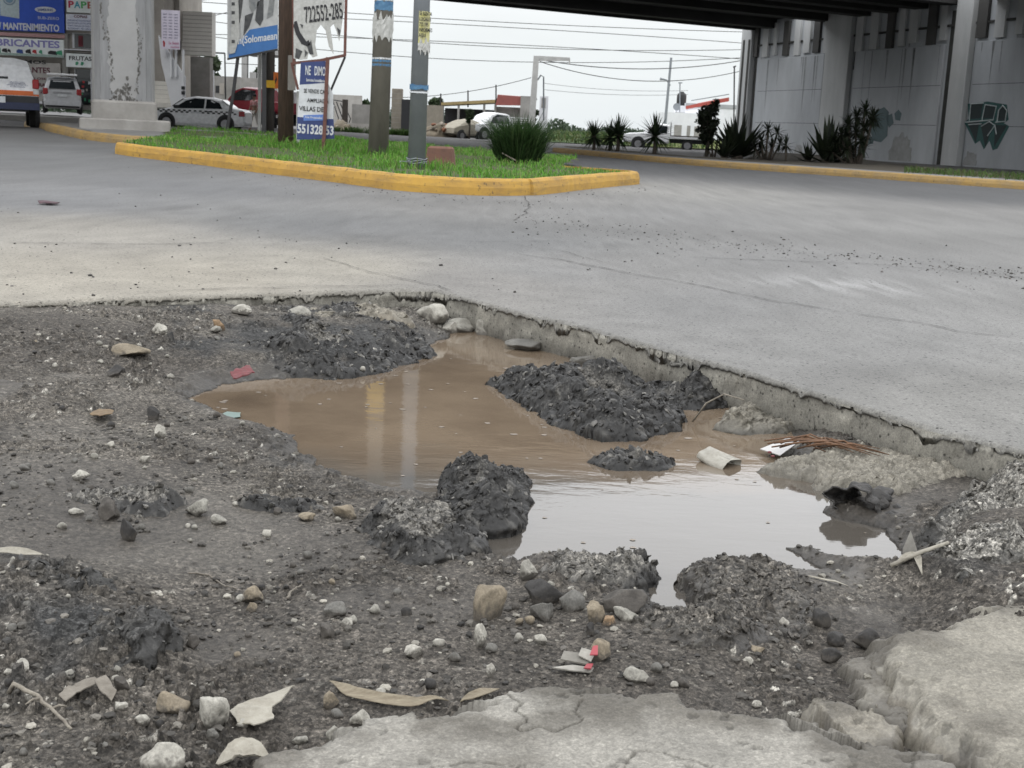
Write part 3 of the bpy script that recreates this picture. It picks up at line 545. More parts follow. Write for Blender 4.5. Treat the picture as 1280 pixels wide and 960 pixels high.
named = [
 ((116, 398), 44, 20, 'w', 'large pale stone near the far left road edge'), ((155, 443), 58, 17, 't', 'half buried tan stone below the large pale far left stone'),
 ((244, 384), 28, 10, 'p', 'pair-like pale lump at the far road edge right of the big pale stone'), ((300, 384), 24, 11, 'w', 'white stone touching the road edge, upper of two together'),
 ((302, 395), 28, 13, 'w', 'white stone just below another white stone by the road edge'), ((198, 418), 22, 16, 'w', 'pale angular stone left of the orange pebble'),
 ((272, 409), 16, 13, 'o', 'small orange pebble among white stones at far left'), ((268, 417), 18, 9, 'p', 'white pebble right under the orange pebble'),
 ((372, 396), 32, 14, 'p', 'pale flattish stone beside the red scrap at the road edge'), ((395, 388), 14, 10, 'w', 'small white stone right of the red scrap at the road edge'),
 ((541, 386), 36, 18, 'p', 'grey white stone tucked into the corner of the slab edge'), ((537, 403), 46, 22, 'w', 'big white stone under the slab corner'),
 ((569, 382), 14, 14, 'w', 'small upright white stone at the very slab corner'), ((586, 401), 36, 9, 'p', 'flat pale stone right of the big white corner stone'),
 ((572, 416), 50, 18, 'p', 'broad dusty stone between the white corner stone and the water'), ((545, 424), 28, 17, 'w', 'white stone at the back end of the brown water'),
 ((562, 433), 28, 12, 'w', 'white stone half standing in the back of the brown water'), ((612, 420), 36, 22, 'p', 'pale stone below the slab face behind the water'),
 ((660, 440), 60, 15, 'g', 'flat grey stone in water under the slab face'), ((728, 459), 40, 15, 'g', 'grey stone behind the largest asphalt chunk'),
 ((201, 549), 22, 19, 'w', 'cream stone left of the puddle shore'), ((190, 525), 18, 16, 'd', 'dark round stone above the cream stone left of the puddle'),
 ((180, 579), 15, 11, 'w', 'small white stone below the cream stone left of the puddle'), ((98, 600), 26, 12, 'w', 'flat white stone behind the dark crust strip'),
 ((135, 650), 30, 26, 'b', 'round brown stone in front of the dark crust strip'), ((159, 676), 26, 26, 'd', 'dark pointed stone in the smooth mud at left'),
 ((94, 644), 20, 10, 'w', 'small white stone left of the round brown stone'), ((143, 472), 22, 14, 'd', 'black angular stone in the mud at far left'),
 ((430, 648), 38, 19, 't', 'tan oval stone left of the flat asphalt piece'), ((383, 652), 24, 11, 't', 'small brown stone left of the tan oval stone'),
 ((245, 645), 32, 20, 'p', 'pale broken stone in the mud left of the puddle'), ((272, 656), 24, 14, 'p', 'pale chip right of the pale broken stone'),
 ((260, 912), 52, 46, 'w', 'big white angular stone beside the torn pale leaf'), ((208, 882), 56, 28, 't', 'dirty tan stone behind the big white angular stone'),
 ((200, 975), 60, 44, 'w', 'white block cut by the bottom edge of the photo'), ((25, 832), 26, 15, 'w', 'white stone below the dark hump at the left edge'),
 ((10, 845), 16, 11, 'w', 'small white stone beside another at the left edge'), ((149, 893), 24, 13, 'w', 'white stone left of the dirty tan stone'),
 ((176, 906), 22, 13, 'w', 'white stone between twig and big white stone'), ((313, 755), 30, 22, 't', 'olive tan stone in the middle of the left mud'),
 ((314, 766), 15, 13, 't', 'little olive stone touching a larger olive stone'), ((240, 811), 20, 17, 'b', 'brown stone right of the dark hump'),
 ((417, 770), 36, 18, 'g', 'low grey stone embedded in mud left of the tall tan stone'), ((406, 797), 24, 20, 'b', 'brown grey stone under the low grey stone'),
 ((433, 784), 18, 12, 'w', 'white stone right of the brown grey stone'), ((516, 823), 28, 17, 'w', 'white stone above the long dry leaf'),
 ((610, 775), 46, 54, 't', 'tall upright tan stone in the middle foreground'), ((600, 810), 16, 28, 'w', 'narrow upright white stone below the tall tan stone'),
 ((675, 806), 19, 13, 'w', 'white oval pebble right of the narrow white stone'), ((612, 847), 16, 17, 'w', 'white stone behind the front paving slab'),
 ((449, 909), 28, 21, 'w', 'pale round stone beside the long dry leaf'), ((440, 930), 14, 19, 'w', 'small upright white stone under the pale round stone'),
 ((416, 928), 20, 20, 'p', 'pale stone just left of the small upright white stone'), ((486, 919), 12, 12, 'p', 'small grey white pebble by the front slab edge'),
 ((413, 886), 22, 20, 't', 'tan stone at the left tip of the long dry leaf'), ((677, 776), 32, 24, 'g', 'grey stone with pale top beside the asphalt block'),
 ((743, 779), 28, 24, 't', 'tan rounded stone in front of the asphalt block'), ((762, 781), 22, 13, 'o', 'small orange tan stone against the tan rounded stone'),
 ((782, 776), 34, 15, 'p', 'flat pale stone in front of the big dark boulder'), ((780, 767), 64, 36, 'b', 'big smooth dark boulder against the asphalt block'),
 ((680, 753), 54, 28, 'd', 'dark flaky stone left under the asphalt block'), ((661, 726), 26, 24, 'p', 'pale stone left of the asphalt block'),
 ((713, 765), 38, 25, 'g', 'grey angular stone between dark stone and boulder'), ((796, 853), 36, 17, 'p', 'pale flat stone right of the crushed carton'),
 ((737, 796), 13, 17, 'd', 'small black upright pebble under the tan rounded stone'), ((750, 828), 32, 26, 't', 'half buried tan stone above the crushed carton'),
 ((981, 785), 15, 13, 'w', 'white chip on the dark muddy bank'), ((936, 833), 17, 13, 'w', 'white pebble in front of the dark muddy bank'),
 ((946, 818), 20, 11, 't', 'brown pebble at the foot of the dark muddy bank'), ((1041, 830), 30, 19, 'd', 'dark stone left of the tan slab corner'),
 ((1048, 808), 30, 17, 'd', 'dark flat stone behind another dark stone near the slab corner'), ((1083, 813), 36, 26, 'd', 'dark block wedged against the tan slab corner'),
 ((1028, 788), 26, 22, 'd', 'dark rounded stone in the gully behind the slab corner'), ((946, 885), 14, 9, 'w', 'white chip at the edge of the front paving slab'),
 ((958, 951), 16, 12, 'w', 'white pebble lying on the front paving slab'), ((984, 949), 16, 12, 'p', 'grey white pebble next to another on the front paving slab'),
 ((150, 864), 24, 18, 'b', 'brown grey stone behind the grey folded leaf'), ((373, 932), 24, 11, 'p', 'pale flat pebble right of the curved bark piece'),
 ((265, 927), 18, 13, 'g', 'grey pebble below the big white angular stone'), ((595, 375 + 15), 18, 10, 'p', 'pale pebble under the slab lip near the corner'),
]
for i, (px, w_, h_, c, lab) in enumerate(named):
    stone(px, w_, h_, c, lab, 500 + i * 7, gs, cuts=13 if h_ > .75 * w_ else 9)
rng = random.Random(5)
for i in range(110):                                            # unremarkable fist and thumb sized ones
    while True:
        x = rng.uniform(0, 1000); y = rng.choice((rng.uniform(400, 660), rng.uniform(650, 955)))
        p = GT(x, y)
        if abs(p.z - WATER_Z) < .012 or p.z < WATER_Z + .01 and y < 720: continue
        if y > 862 + max(0, (640 - x)) * .28 and x > 280: continue
        if x > 560 and y < 720 or (x > 700 and y < 840): continue
        break
    s = rng.uniform(5, 11) * (.7 + (y - 400) / 700)
    stone((x, y), s * 1.25, s * .85, rng.choice('wwppgggbbtd'), 'small loose stone lying in the dark mud', 2000 + i, gs, n=2, cuts=6)

def gravel(name, n, sampler, smin, smax, cols, seed, mat=None, zoff=.25):
    r = np.random.default_rng(seed); XYs = sampler(r, n); n = len(XYs); v0, f0 = ICO[1]; shapes = [rock_shape(1, seed + k, 5, .2)[0] for k in range(12)]
    z = XYs[:, 2]; size = smin * (smax / smin) ** (r.random(n) ** 2.2)
    V = np.empty((n, len(v0), 3)); C = np.empty((n, len(v0), 4)); cols = np.array(cols)
    for i in range(n):
        s = shapes[i % 12] * size[i] * r.uniform(.55, 1.15, 3) * (1, 1, .62); a = r.uniform(0, 6.3); ca, sa = math.cos(a), math.sin(a)
        V[i, :, 0] = s[:, 0] * ca - s[:, 1] * sa + XYs[i, 0]; V[i, :, 1] = s[:, 0] * sa + s[:, 1] * ca + XYs[i, 1]; V[i, :, 2] = s[:, 2] + z[i] + size[i] * zoff
        C[i, :, :3] = cols[int(r.random() ** 1.6 * len(cols))] * r.uniform(.65, 1.3); C[i, :, 3] = .25
    F_ = (f0[None] + (np.arange(n) * len(v0))[:, None, None]).reshape(-1, 3)
    o = link_mesh(name, np_mesh(name, V.reshape(-1, 3), F_, False, C.reshape(-1, 4)), mat or M_STONE)
    return tag(o, kind='stuff')
def mud_sampler(r, n):
    u = r.uniform(-.46, .46, n * 2); Y = np.sqrt(r.uniform(1.35 ** 1.2, 6.2 ** 1.2, n * 2) ** (2 / 1.2)); X = u * Y
    d = fbm(X * 4, Y * 4, 4, 601) + .25 * fbm(X * 15, Y * 15, 2, 603) + .10 * (Y < 2.3) * (X < .1); rgh = idw(X, Y, TC, TV, 3.4, .012)[..., 1] * (.25 + .75 * sstep(.45, .57, fbm(X * 3.6, Y * 3.6, 3, 19))); d = d + .22 * (rgh - .45); k = (d > .60) & (Y < edge_y(X) - .03); X, Y = X[k], Y[k]
    z = terrain(X, Y, False); k = z > WATER_Z + .006; return np.stack([X, Y, z], -1)[k]
o = gravel('mud_gravel', 13000, mud_sampler, .0025, .0125, [(.05, .046, .04), (.036, .034, .031), (.075, .07, .062), (.09, .083, .073), (.13, .12, .103), (.25, .235, .2)], 11)
o['label'] = 'loose gravel and crumbs strewn over the mud'; o['category'] = 'gravel'
def road_sampler(r, n):
    t = r.random(n); x = 640 + 700 * t; y = 268 + (349 - 268) * t ** .8 + r.normal(0, 1, n) * (4 + 14 * (1 - t) ** 2 * r.random(n)) + r.normal(0, 16, n) * (r.random(n) > .86)
    x2 = r.uniform(0, 1000, n // 3); y2 = r.uniform(240, 372, n // 3); k = y2 < 370 + np.clip(x2 - 560, 0, 999) * .17
    x2, y2 = x2[k], y2[k]; k = (x2 < 460) | (r.random(len(x2)) < .35); x2, y2 = x2[k], y2[k]
    x3 = r.uniform(140, 820, 260); y3 = np.interp(x3, [140, 250, 380, 500, 600, 662, 720, 820], [193, 207, 224, 240, 247, 247, 241, 232]) + np.abs(r.normal(0, 7, 260))
    x = np.concatenate([x, x2, x3]); y = np.concatenate([y, y2, y3]); out = []
    for a, b in zip(x, y):
        p = G(a, b, 0); out.append((p.x, p.y, float(road_z(p.x, p.y)) + .001))
    return np.array(out)
o = gravel('road_gravel', 700, road_sampler, .004, .016, [(.06, .056, .05), (.05, .048, .045), (.09, .085, .08), (.16, .15, .14)], 12)
o['label'] = 'dark grit strewn along the road slab'; o['category'] = 'gravel'

# --- bubbles and flecks floating on the water
r = np.random.default_rng(3); fl = MB()
for _ in range(240):
    x = r.uniform(250, 1100); y = r.uniform(425, 700); p = G(x, y, WATER_Z + .0015)
    if poly_sd(np.array([p.x]), np.array([p.y]), PUD)[0] < .03: continue
    if p.y < 3.9 and r.random() < .7: continue
    s = r.uniform(.003, .009) if p.y < 3.9 else r.uniform(.004, .014); n = 9; a0 = r.uniform(0, 6)
    ring = [(p.x + s * math.cos(a0 + k * .698) * r.uniform(.7, 1.2), p.y + s * .8 * math.sin(a0 + k * .698) * r.uniform(.7, 1.2), p.z) for k in range(n)]
    fl.add(ring + [(p.x, p.y, p.z + .0005)], [(k, (k + 1) % n, n) for k in range(n)])
o = tag(fl.build('water_scum', surf('scum', (.24, .2, .16), (.16, .13, .1), .25, 60), fix=False), 'pale scum flecks floating on the puddle', 'scum', kind='stuff')

# --- litter
def strip(name, pts, widths, mat, label, cat, th=.0015, curl=.0, bank=None, parent=None):
    n = len(pts); V = []; m = 5
    for i, p in enumerate(pts):
        p = Vector(p); t = (Vector(pts[min(i + 1, n - 1)]) - Vector(pts[max(i - 1, 0)])).normalized(); s = t.cross(Vector((0, 0, 1))).normalized(); up = s.cross(t)
        b = bank[i] if bank else 0; s, up = s * math.cos(b) + up * math.sin(b), up * math.cos(b) - s * math.sin(b)
        for j in range(m):
            q = j / (m - 1) * 2 - 1; V.append(p + s * q * widths[i] / 2 + up * (curl * q * q * widths[i] - .0))
    F_ = [(i * m + j, i * m + j + 1, (i + 1) * m + j + 1, (i + 1) * m + j) for i in range(n - 1) for j in range(m - 1)]
    me = bpy.data.meshes.new(name); me.from_pydata([tuple(v) for v in V], [], F_); me.update()
    for pl in me.polygons: pl.use_smooth = True
    o = link_mesh(name, me, mat, parent); sd = o.modifiers.new('th', 'SOLIDIFY'); sd.thickness = th; sd.offset = 0
    if label: tag(o, label, cat)
    return o
def lerp_pts(px, n, lift):
    P3 = [GT(x, y) for x, y in px]; out = []
    for i in range(n):
        t = i / (n - 1) * (len(px) - 1); k = min(int(t), len(px) - 2); p = P3[k].lerp(P3[k + 1], t - k); p.z = max(p.z, terr_z(p.x, p.y)) + (lift(i / (n - 1)) if callable(lift) else lift); out.append(p)
    for _ in range(2):
        for i in range(1, n - 1): out[i].z = max(out[i].z, (out[i - 1].z + out[i + 1].z) / 2)
    return out
M_LEAF = surf('dry_leaf', (.27, .235, .17), (.16, .13, .09), .75, 35, .3, 120, grime=.5, stretch=(1, 6, 1))
M_LEAFP = surf('pale_leaf', (.33, .31, .26), (.22, .2, .16), .75, 30, .3, 120, grime=.6)
M_BARK = surf('bark', (.2, .18, .15), (.12, .105, .085), .8, 40, .3, 160)
def wv(n, f, mx): return [mx * max(.06, f(i / (n - 1))) for i in range(n)]
n = 22; strip('dry_leaf', lerp_pts([(412, 858), (440, 873), (480, 882), (520, 885), (560, 880)], n, lambda t: .010 - .004 * t), wv(n, lambda t: min(1, t * 5, (1 - t) * 3.2), .021), M_LEAF, 'long curved dry leaf lying in front of the paving slab', 'leaf', curl=.18, bank=[-.5] * n)
n = 12; strip('dry_leaf', lerp_pts([(575, 878), (600, 870), (624, 864)], n, .005), wv(n, lambda t: min(1, t * 4, (1 - t) * 2.5), .016), M_LEAF, 'short tan leaf bit just right of the long curved leaf', 'leaf', curl=.15, bank=[-.35] * n)
n = 14; strip('dry_leaf', lerp_pts([(-15, 693), (20, 695), (56, 699)], n, .008), wv(n, lambda t: min(1, .5 + t, (1 - t) * 3), .020), M_LEAFP, 'pale dry leaf at the left edge above the dark hump', 'leaf', curl=.2, bank=[-.4] * n)
def flake(name, px, zl, mat, label, cat, th=.002, curl=.01, rot=0.0):
    z0 = max(GT(x, y).z for x, y in px); z0 = max(min(z0, sum(GT(x, y).z for x, y in px) / len(px) + .012), WATER_Z + .002) + .003; P3 = [G(x, y, z0) for x, y in px]; cx = sum(p.x for p in P3) / len(P3); cy = sum(p.y for p in P3) / len(P3)
    bm = bmesh.new(); vs = [bm.verts.new((p.x, p.y, z0 + zl * (p.y - min(q.y for q in P3)))) for p in P3]; bm.faces.new(vs)
    bmesh.ops.triangulate(bm, faces=bm.faces[:]); bmesh.ops.subdivide_edges(bm, edges=bm.edges[:], cuts=3, use_grid_fill=True)
    for v in bm.verts:
        a = np.array([v.co.x * 40]); b_ = np.array([v.co.y * 40]); v.co.z += curl * (float(fbm(a, b_, 2, 5)[0]) - .4); v.co.x += .004 * (float(vnoise(a * 3, b_ * 3, 8)[0]) - .5); v.co.y += .004 * (float(vnoise(a * 3, b_ * 3, 9)[0]) - .5)
    me = bpy.data.meshes.new(name); bm.to_mesh(me); bm.free(); o = link_mesh(name, me, mat); s_ = o.modifiers.new('t', 'SOLIDIFY'); s_.thickness = th; s_.offset = 0
    return tag(o, label, cat)
flake('dry_leaf', [(286, 893), (310, 882), (345, 874), (368, 866), (352, 884), (340, 890), (342, 900), (318, 908), (296, 903)], .1, M_LEAFP, 'torn pale leaf beside the big white angular stone', 'leaf')
flake('bark_piece', [(269, 954), (285, 942), (303, 936), (325, 941), (340, 952), (310, 950), (290, 955)], .35, M_LEAFP, 'curved pale bark piece at the bottom edge', 'bark', .004, .02)
flake('dry_leaf', [(118, 858), (132, 852), (146, 868), (140, 874), (124, 866)], .2, M_BARK, 'small grey folded leaf tip left of the dirty tan stone', 'leaf')
flake('bark_piece', [(74, 870), (90, 858), (118, 851), (126, 858), (100, 866), (82, 876)], .1, M_BARK, 'grey brown bark strip beside the folded leaf tip', 'bark')
flake('plastic_scrap', [(275, 519), (284, 515), (301, 516), (300, 521), (286, 523)], .0, flat('teal_plastic', (.16, .22, .2), .5), 'little pale teal plastic scrap at the left shore', 'plastic scrap', .001, .004)
M_RED = surf('red_scrap', (.16, .035, .04), (.09, .03, .03), .7, 60)
flake('red_scrap', [(288, 467), (296, 461), (312, 460), (318, 466), (306, 471), (292, 473)], .0, M_RED, 'dull red scrap on the mound above the left water', 'scrap', .004, .02)
flake('red_scrap', [(358, 384), (366, 380), (378, 381), (382, 384), (370, 386)], .0, M_RED, 'dark red scrap at the far road edge', 'scrap', .01, .02)
flake('red_scrap', [(250, 400), (262, 396), (280, 396), (286, 401), (268, 404)], .0, M_RED, 'faint red scrap above the orange pebble', 'scrap', .006, .02)
flake('dry_leaf', [(112, 517), (124, 512), (142, 513), (140, 518), (125, 521)], .0, surf('orange_leaf', (.17, .12, .065), (.11, .075, .045), .7, 40), 'small orange brown leaf in the far left mud', 'leaf')
rs = MB(); p = GR(62, 256); vv = []
for k in range(12):
    a = k * .524; vv.append((p.x + .1 * math.cos(a) * random.uniform(.7, 1.2), p.y + .12 * math.sin(a) * random.uniform(.6, 1.2), .006 + .02 * random.random()))
rs.plate(vv, (0, 0, 1), .008); tag(rs.build('litter_rag', surf('purple_rag', (.06, .045, .05), (.1, .05, .06), .8, 30)), 'flattened dark purplish rag on the road at left', 'rag')
# twigs
def twig(name, px, rr, mat, label, lift=.006, branches=()):
    pts = lerp_pts(px, 16, lift); mb = MB(); rn = random.Random(len(label))
    pts = [Vector(p) + Vector((rn.uniform(-1, 1), rn.uniform(-1, 1), 0)) * rr * .5 for p in pts]
    mb.tube(pts, [rr * (1 - .5 * i / 15) for i in range(16)], 7)
    for i, d in branches: mb.tube([pts[i], pts[i] + Vector(d) * .5 + Vector((0, 0, .004)), pts[i] + Vector(d)], [rr * .6, rr * .5, rr * .25], 6)
    return tag(mb.build(name, mat, smooth=True), label, 'twig')
M_TWIG = surf('twig_wood', (.27, .245, .2), (.16, .14, .115), .85, 50, .4, 150)
twig('twig', [(12, 872), (46, 878), (66, 894), (90, 918)], .0042, M_TWIG, 'pale forked twig in the lower left gravel', .008, [(6, (-.012, -.03, .004)), (10, (.02, .01, 0))])
twig('twig', [(235, 718), (262, 722), (282, 735), (296, 738)], .002, M_BARK, 'thin dark root curling over the left mud', .003)
twig('twig', [(360, 752), (364, 742), (378, 735)], .003, M_BARK, 'short dark curved root in the smooth mud', .006)
twig('twig', [(815, 702), (905, 705), (990, 722)], .0015, M_BARK, 'thin dark stem at the near end of the bright water', .004)
tw = MB(); a = G(866, 527, WATER_Z + .01); b_ = G(930, 500, -.03); tw.tube([a, a.lerp(b_, .25) + Vector((0, 0, .045)), a.lerp(b_, .6) + Vector((0, 0, .05)), b_], [.003, .003, .0025, .002], 7)
tag(tw.build('twig', M_TWIG, smooth=True), 'arched pale twig beside the largest asphalt chunk', 'twig')
# brown palm frond: a bundle of split strands over the concrete
fr = MB(); rn = random.Random(9); pA, pB = G(955, 556, -.10), G(1112, 566, -.09)
for k in range(22):
    t0, t1 = rn.uniform(0, .55), rn.uniform(.5, 1.0); q0 = pA.lerp(pB, t0); q1 = pA.lerp(pB, t1); off = Vector((0, rn.uniform(-.05, .05), 0)); h = .006 + .012 * math.sin(3.1 * (t0 + t1) / 2) + rn.uniform(0, .012)
    q0 = q0 + off * .6 + Vector((0, 0, rn.uniform(0, .012))); q1 = q1 + off * 1.2 + Vector((0, 0, rn.uniform(-.004, .012)))
    mid = q0.lerp(q1, .5) + Vector((rn.uniform(-.01, .01), rn.uniform(-.02, .02), h)); fr.tube([q0, q0.lerp(mid, .6) + Vector((0, 0, .004)), mid, q1], [.0025, .0032, .003, .001], 5)
tag(fr.build('palm_frond', surf('brown_frond', (.17, .088, .045), (.075, .045, .028), .65, 30), smooth=True), 'brown dried palm frond strands across the concrete by the slab', 'palm frond')
# crushed cup lying in the water
cup = MB(); n = 18; prof = [(.030, 0), (.034, .045), (.042, .105), (.041, .106), (.033, .046), (.028, .004)]; V = []
for r_, h in prof:
    for k in range(n):
        a = 6.2832 * k / n; sq = .55 + .12 * math.sin(3 * a + h * 40); V.append((r_ * math.cos(a) * 1.15, h, r_ * math.sin(a) * sq))
cup.add(V, [(i * n + k, i * n + (k + 1) % n, (i + 1) * n + (k + 1) % n, (i + 1) * n + k) for i in range(len(prof) - 1) for k in range(n)] + [tuple(range(n))])
o = cup.build('paper_cup', surf('cup_paper', (.36, .345, .3), (.24, .225, .19), .6, 30, .2, 60), smooth=True); p = G(880, 566, WATER_Z + .022); o.location = p; o.rotation_euler = (R(-12), R(12), R(222)); tag(o, 'crushed pale paper cup lying in the puddle', 'paper cup')
# white wet plastic with a red print
pl = MB(); P4 = [G(*q) for q in ((950, 562, -.135), (985, 548, -.11), (1003, 550, -.105), (975, 570, -.13))]; pl.plate(P4, (0, -.3, 1), .003); o = pl.build('plastic_wrapper', flat('white_plastic', (.42, .41, .4), .35)); tag(o, 'white torn plastic wrapper with red print at the concrete', 'wrapper')
for q in ((962, 566), (966, 571)):
    c = G(q[0], q[1], -.125); m = MB(); m.disc_stack(c, [(.006, 0), (.007, .003), (.003, .005)], 9); m.build('red_print', M_RED, o)
# carton
ct = empty('crushed_carton', GT(718, 838), 'crushed white carton with red marks in front of the slab', 'carton'); p = ct.location
def loc_plate(par, name, px, mat, up, th=.0025, zl=0.0):
    P3 = [GT(x, y) for x, y in px]; zz = max(q.z for q in P3); mb = MB(); mb.plate([Vector((q.x, q.y, zz + up + zl * (q.y - P3[0].y))) - par.location for q in P3], (0, -.2, 1), th); return mb.build(name, mat, par)
M_CARD = surf('dirty_card', (.33, .315, .28), (.2, .19, .165), .8, 40, grime=.5); M_CARDD = surf('muddy_card', (.2, .19, .165), (.13, .12, .105), .8, 40); M_REDC = flat('red_ink', (.3, .05, .06), .6)
loc_plate(ct, 'lower_panel', [(690, 841), (712, 844), (738, 846), (742, 840), (715, 838)], M_CARD, .006)
loc_plate(ct, 'upper_panel', [(700, 835), (734, 838), (738, 829), (704, 829)], M_CARDD, .010, .003, .25)
loc_plate(ct, 'fold', [(722, 834), (738, 838), (744, 828), (726, 827)], M_CARD, .018, .002, .3)
loc_plate(ct, 'red_mark', [(729, 845), (738, 846), (741, 839), (733, 839)], M_REDC, .012); loc_plate(ct, 'red_mark', [(736, 838), (746, 838), (746, 828), (740, 829)], M_REDC, .024, .002, .2)
# black rag: crumpled sleeve with an open mouth
def rag():
    n, m = 40, 26; c = G(1068, 640, WATER_Z); V = []
    for i in range(m):
        s = i / (m - 1)
        for k in range(n):
            a = 6.2832 * k / n; rr = .05 * (1 - .25 * s) * (1 + .16 * math.sin(4 * a + 5 * s) + .1 * math.sin(9 * a + 11 * s)) + .006 * math.sin(22 * s + 2 * a)
            V.append((-.05 + s * .14 + .012 * math.sin(6 * s), rr * math.cos(a) * 1.25 - .03 * s, max(-.01, .038 + rr * math.sin(a) * .85 - .012 * s)))
    F_ = [(i * n + k, i * n + (k + 1) % n, (i + 1) * n + (k + 1) % n, (i + 1) * n + k) for i in range(m - 1) for k in range(n)]
    me = bpy.data.meshes.new('black_rag'); me.from_pydata(V, [], F_); me.update()
    for q in me.polygons: q.use_smooth = True
    o = link_mesh('black_rag', me, surf('wet_black_cloth', (.022, .021, .02), (.05, .046, .042), .55, 40, .5, 90)); o.location = c; o.rotation_euler = (0, 0, R(62)); s_ = o.modifiers.new('t', 'SOLIDIFY'); s_.thickness = .004
    tag(o, 'crumpled black rag with open mouth at the right end of the puddle', 'rag')
    fo = MB(); rn = random.Random(4)
    for k in range(7):
        a = Vector((-.03 + .02 * k, -.05 + rn.uniform(-.03, .02), .004)); fo.tube([a, a + Vector((rn.uniform(-.02, .05), -.03, .016)), a + Vector((rn.uniform(-.03, .08), -.07, .002))], [.008, .011, .004], 7)
    fo.build('loose_fold', bpy.data.materials['wet_black_cloth'], o, True)
rag()
# stick and leaf leaning on the right bank
a = Vector(GT(1112, 718)); b_ = G(1186, 678, -.045); st = MB(); a.z += .008
st.tube([a, a.lerp(b_, .5) + Vector((0, 0, .004)), b_], [.0055, .005, .004], 8); tag(st.build('stick', M_LEAFP, smooth=True), 'pale flat stick leaning on the right asphalt bank', 'stick')
lf = MB(); a = G(1127, 706, -.115); k = a.y / F_PX; lf.plate([a, a + Vector((24 * k, .01, -.002)), a + Vector((20 * k, .012, 20 * k)), a + Vector((10 * k, .014, 44 * k)), a + Vector((1 * k, .006, 20 * k))], (0, 1, .1), .0025)
tag(lf.build('dry_leaf', surf('grey_leaf', (.25, .24, .215), (.16, .15, .135), .8, 50)), 'grey pointed leaf standing up behind the pale stick', 'leaf')
n = 10; strip('dry_leaf', lerp_pts([(1118, 722), (1140, 722), (1154, 708)], n, .006), wv(n, lambda t: min(1, t * 4 + .3, (1 - t) * 3), .017), M_LEAFP, 'folded pale leaf lying under the pale stick', 'leaf', curl=.3)
n = 10; strip('dry_leaf', lerp_pts([(1010, 722), (1035, 728), (1060, 733)], n, .004), wv(n, lambda t: min(1, t * 4 + .3, (1 - t) * 3), .008), M_LEAFP, 'thin pale leaf sliver on the mud below the puddle tip', 'leaf', curl=.1)
# ================================================================== OVERPASS
AX = Vector((-.8825, -.470, 0)); NX = Vector((-.470, .8825, 0))
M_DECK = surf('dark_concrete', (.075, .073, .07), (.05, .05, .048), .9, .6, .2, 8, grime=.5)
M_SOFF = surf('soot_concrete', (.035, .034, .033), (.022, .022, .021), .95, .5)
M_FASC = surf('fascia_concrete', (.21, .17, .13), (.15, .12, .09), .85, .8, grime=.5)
M_PIER = surf('pier_concrete', (.35, .348, .343), (.28, .278, .274), .85, .8, .15, 10, grime=.25)
M_PLINTH = surf('plinth_concrete', (.3, .29, .27), (.21, .2, .185), .9, 1.6, .2, 14, grime=.35)
M_WALLC = surf('abutment_concrete', (.42, .44, .46), (.34, .355, .37), .85, .7, .1, 6, grime=.3, stretch=(1, 1, .35))
M_WALLL = surf('abutment_pilaster', (.5, .51, .51), (.4, .41, .41), .85, .7, .1, 6, grime=.35, stretch=(1, 1, .3))
M_STAIN = surf('black_streak', (.03, .03, .028), (.05, .05, .046), .9, 2.0)
ZS, ZT = 7.55, 8.72
ov = empty('overpass', (0, 31.5, 0), 'concrete road overpass with dark ribbed underside spanning the road', 'overpass'); oo = ov.location
def slab_along(mb, a0, a1, n0, n1, z0, z1):
    c = AX * ((a0 + a1) / 2) + NX * ((n0 + n1) / 2) + Vector((0, 0, (z0 + z1) / 2)) - oo
    M = Matrix((AX, NX, Vector((0, 0, 1)))).transposed(); mb.box(c, (abs(a1 - a0), abs(n1 - n0), abs(z1 - z0)), M=M)
A0, A1 = -54.5, 60
for n0_, n1_ in ((30.4, 43.5), (46.2, 58.8), (62.0, 66.6)): m = MB(); slab_along(m, A0, A1, n0_, n1_, ZS + .55, ZT - .1); m.build('deck', M_SOFF, ov)  # deck split by added, unseen slots that let sky light down underneath
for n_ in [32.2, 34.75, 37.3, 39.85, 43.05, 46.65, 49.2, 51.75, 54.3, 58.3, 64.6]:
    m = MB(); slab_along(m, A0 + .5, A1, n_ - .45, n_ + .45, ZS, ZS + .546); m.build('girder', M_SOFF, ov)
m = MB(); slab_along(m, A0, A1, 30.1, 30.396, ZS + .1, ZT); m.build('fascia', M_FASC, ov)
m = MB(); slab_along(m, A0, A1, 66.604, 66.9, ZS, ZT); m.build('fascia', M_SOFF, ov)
# pier
pc = P(155, 148, 31.0); gz = float(road_z(pc.x, 29.5)) + .17; PA = math.atan2(-pc.x, pc.y); PM = Matrix.Rotation(PA, 3, 'Z'); pv = Vector((pc.x, pc.y, 0)); kx = 31 / F_PX / math.cos(PA)
def pspan(m, x0, x1, y0, y1, z0, z1): q = MB().span(x0, x1, y0, y1, z0, z1); m.add([PM @ Vector(v) + pv - oo for v in q.v], q.f); return m
kx *= .93; pw = 76 * kx; ztop = P(155, 126, 30.9).z; zmid = P(155, 148, 30.6).z
m = MB(); ch = .2; out = [(-pw / 2, ch * 1.2), (-pw / 2 + ch * .3, ch * .45), (-pw / 2 + ch, 0), (pw / 2 - ch, 0), (pw / 2 - ch * .3, ch * .45), (pw / 2, ch * 1.2), (pw / 2, 2.2), (-pw / 2, 2.2)]
m.plate([PM @ Vector((x, y, gz + .3)) + pv - oo for x, y in out], (0, 0, 1), ZS - .32 - gz); m.build('pier', M_PIER, ov)
m = MB(); pspan(m, (116 - 155) * kx, (195.5 - 155) * kx, -.14, 2.4, gz + .1, ztop); m.build('pier_collar', M_PLINTH, ov, bevel=.05)
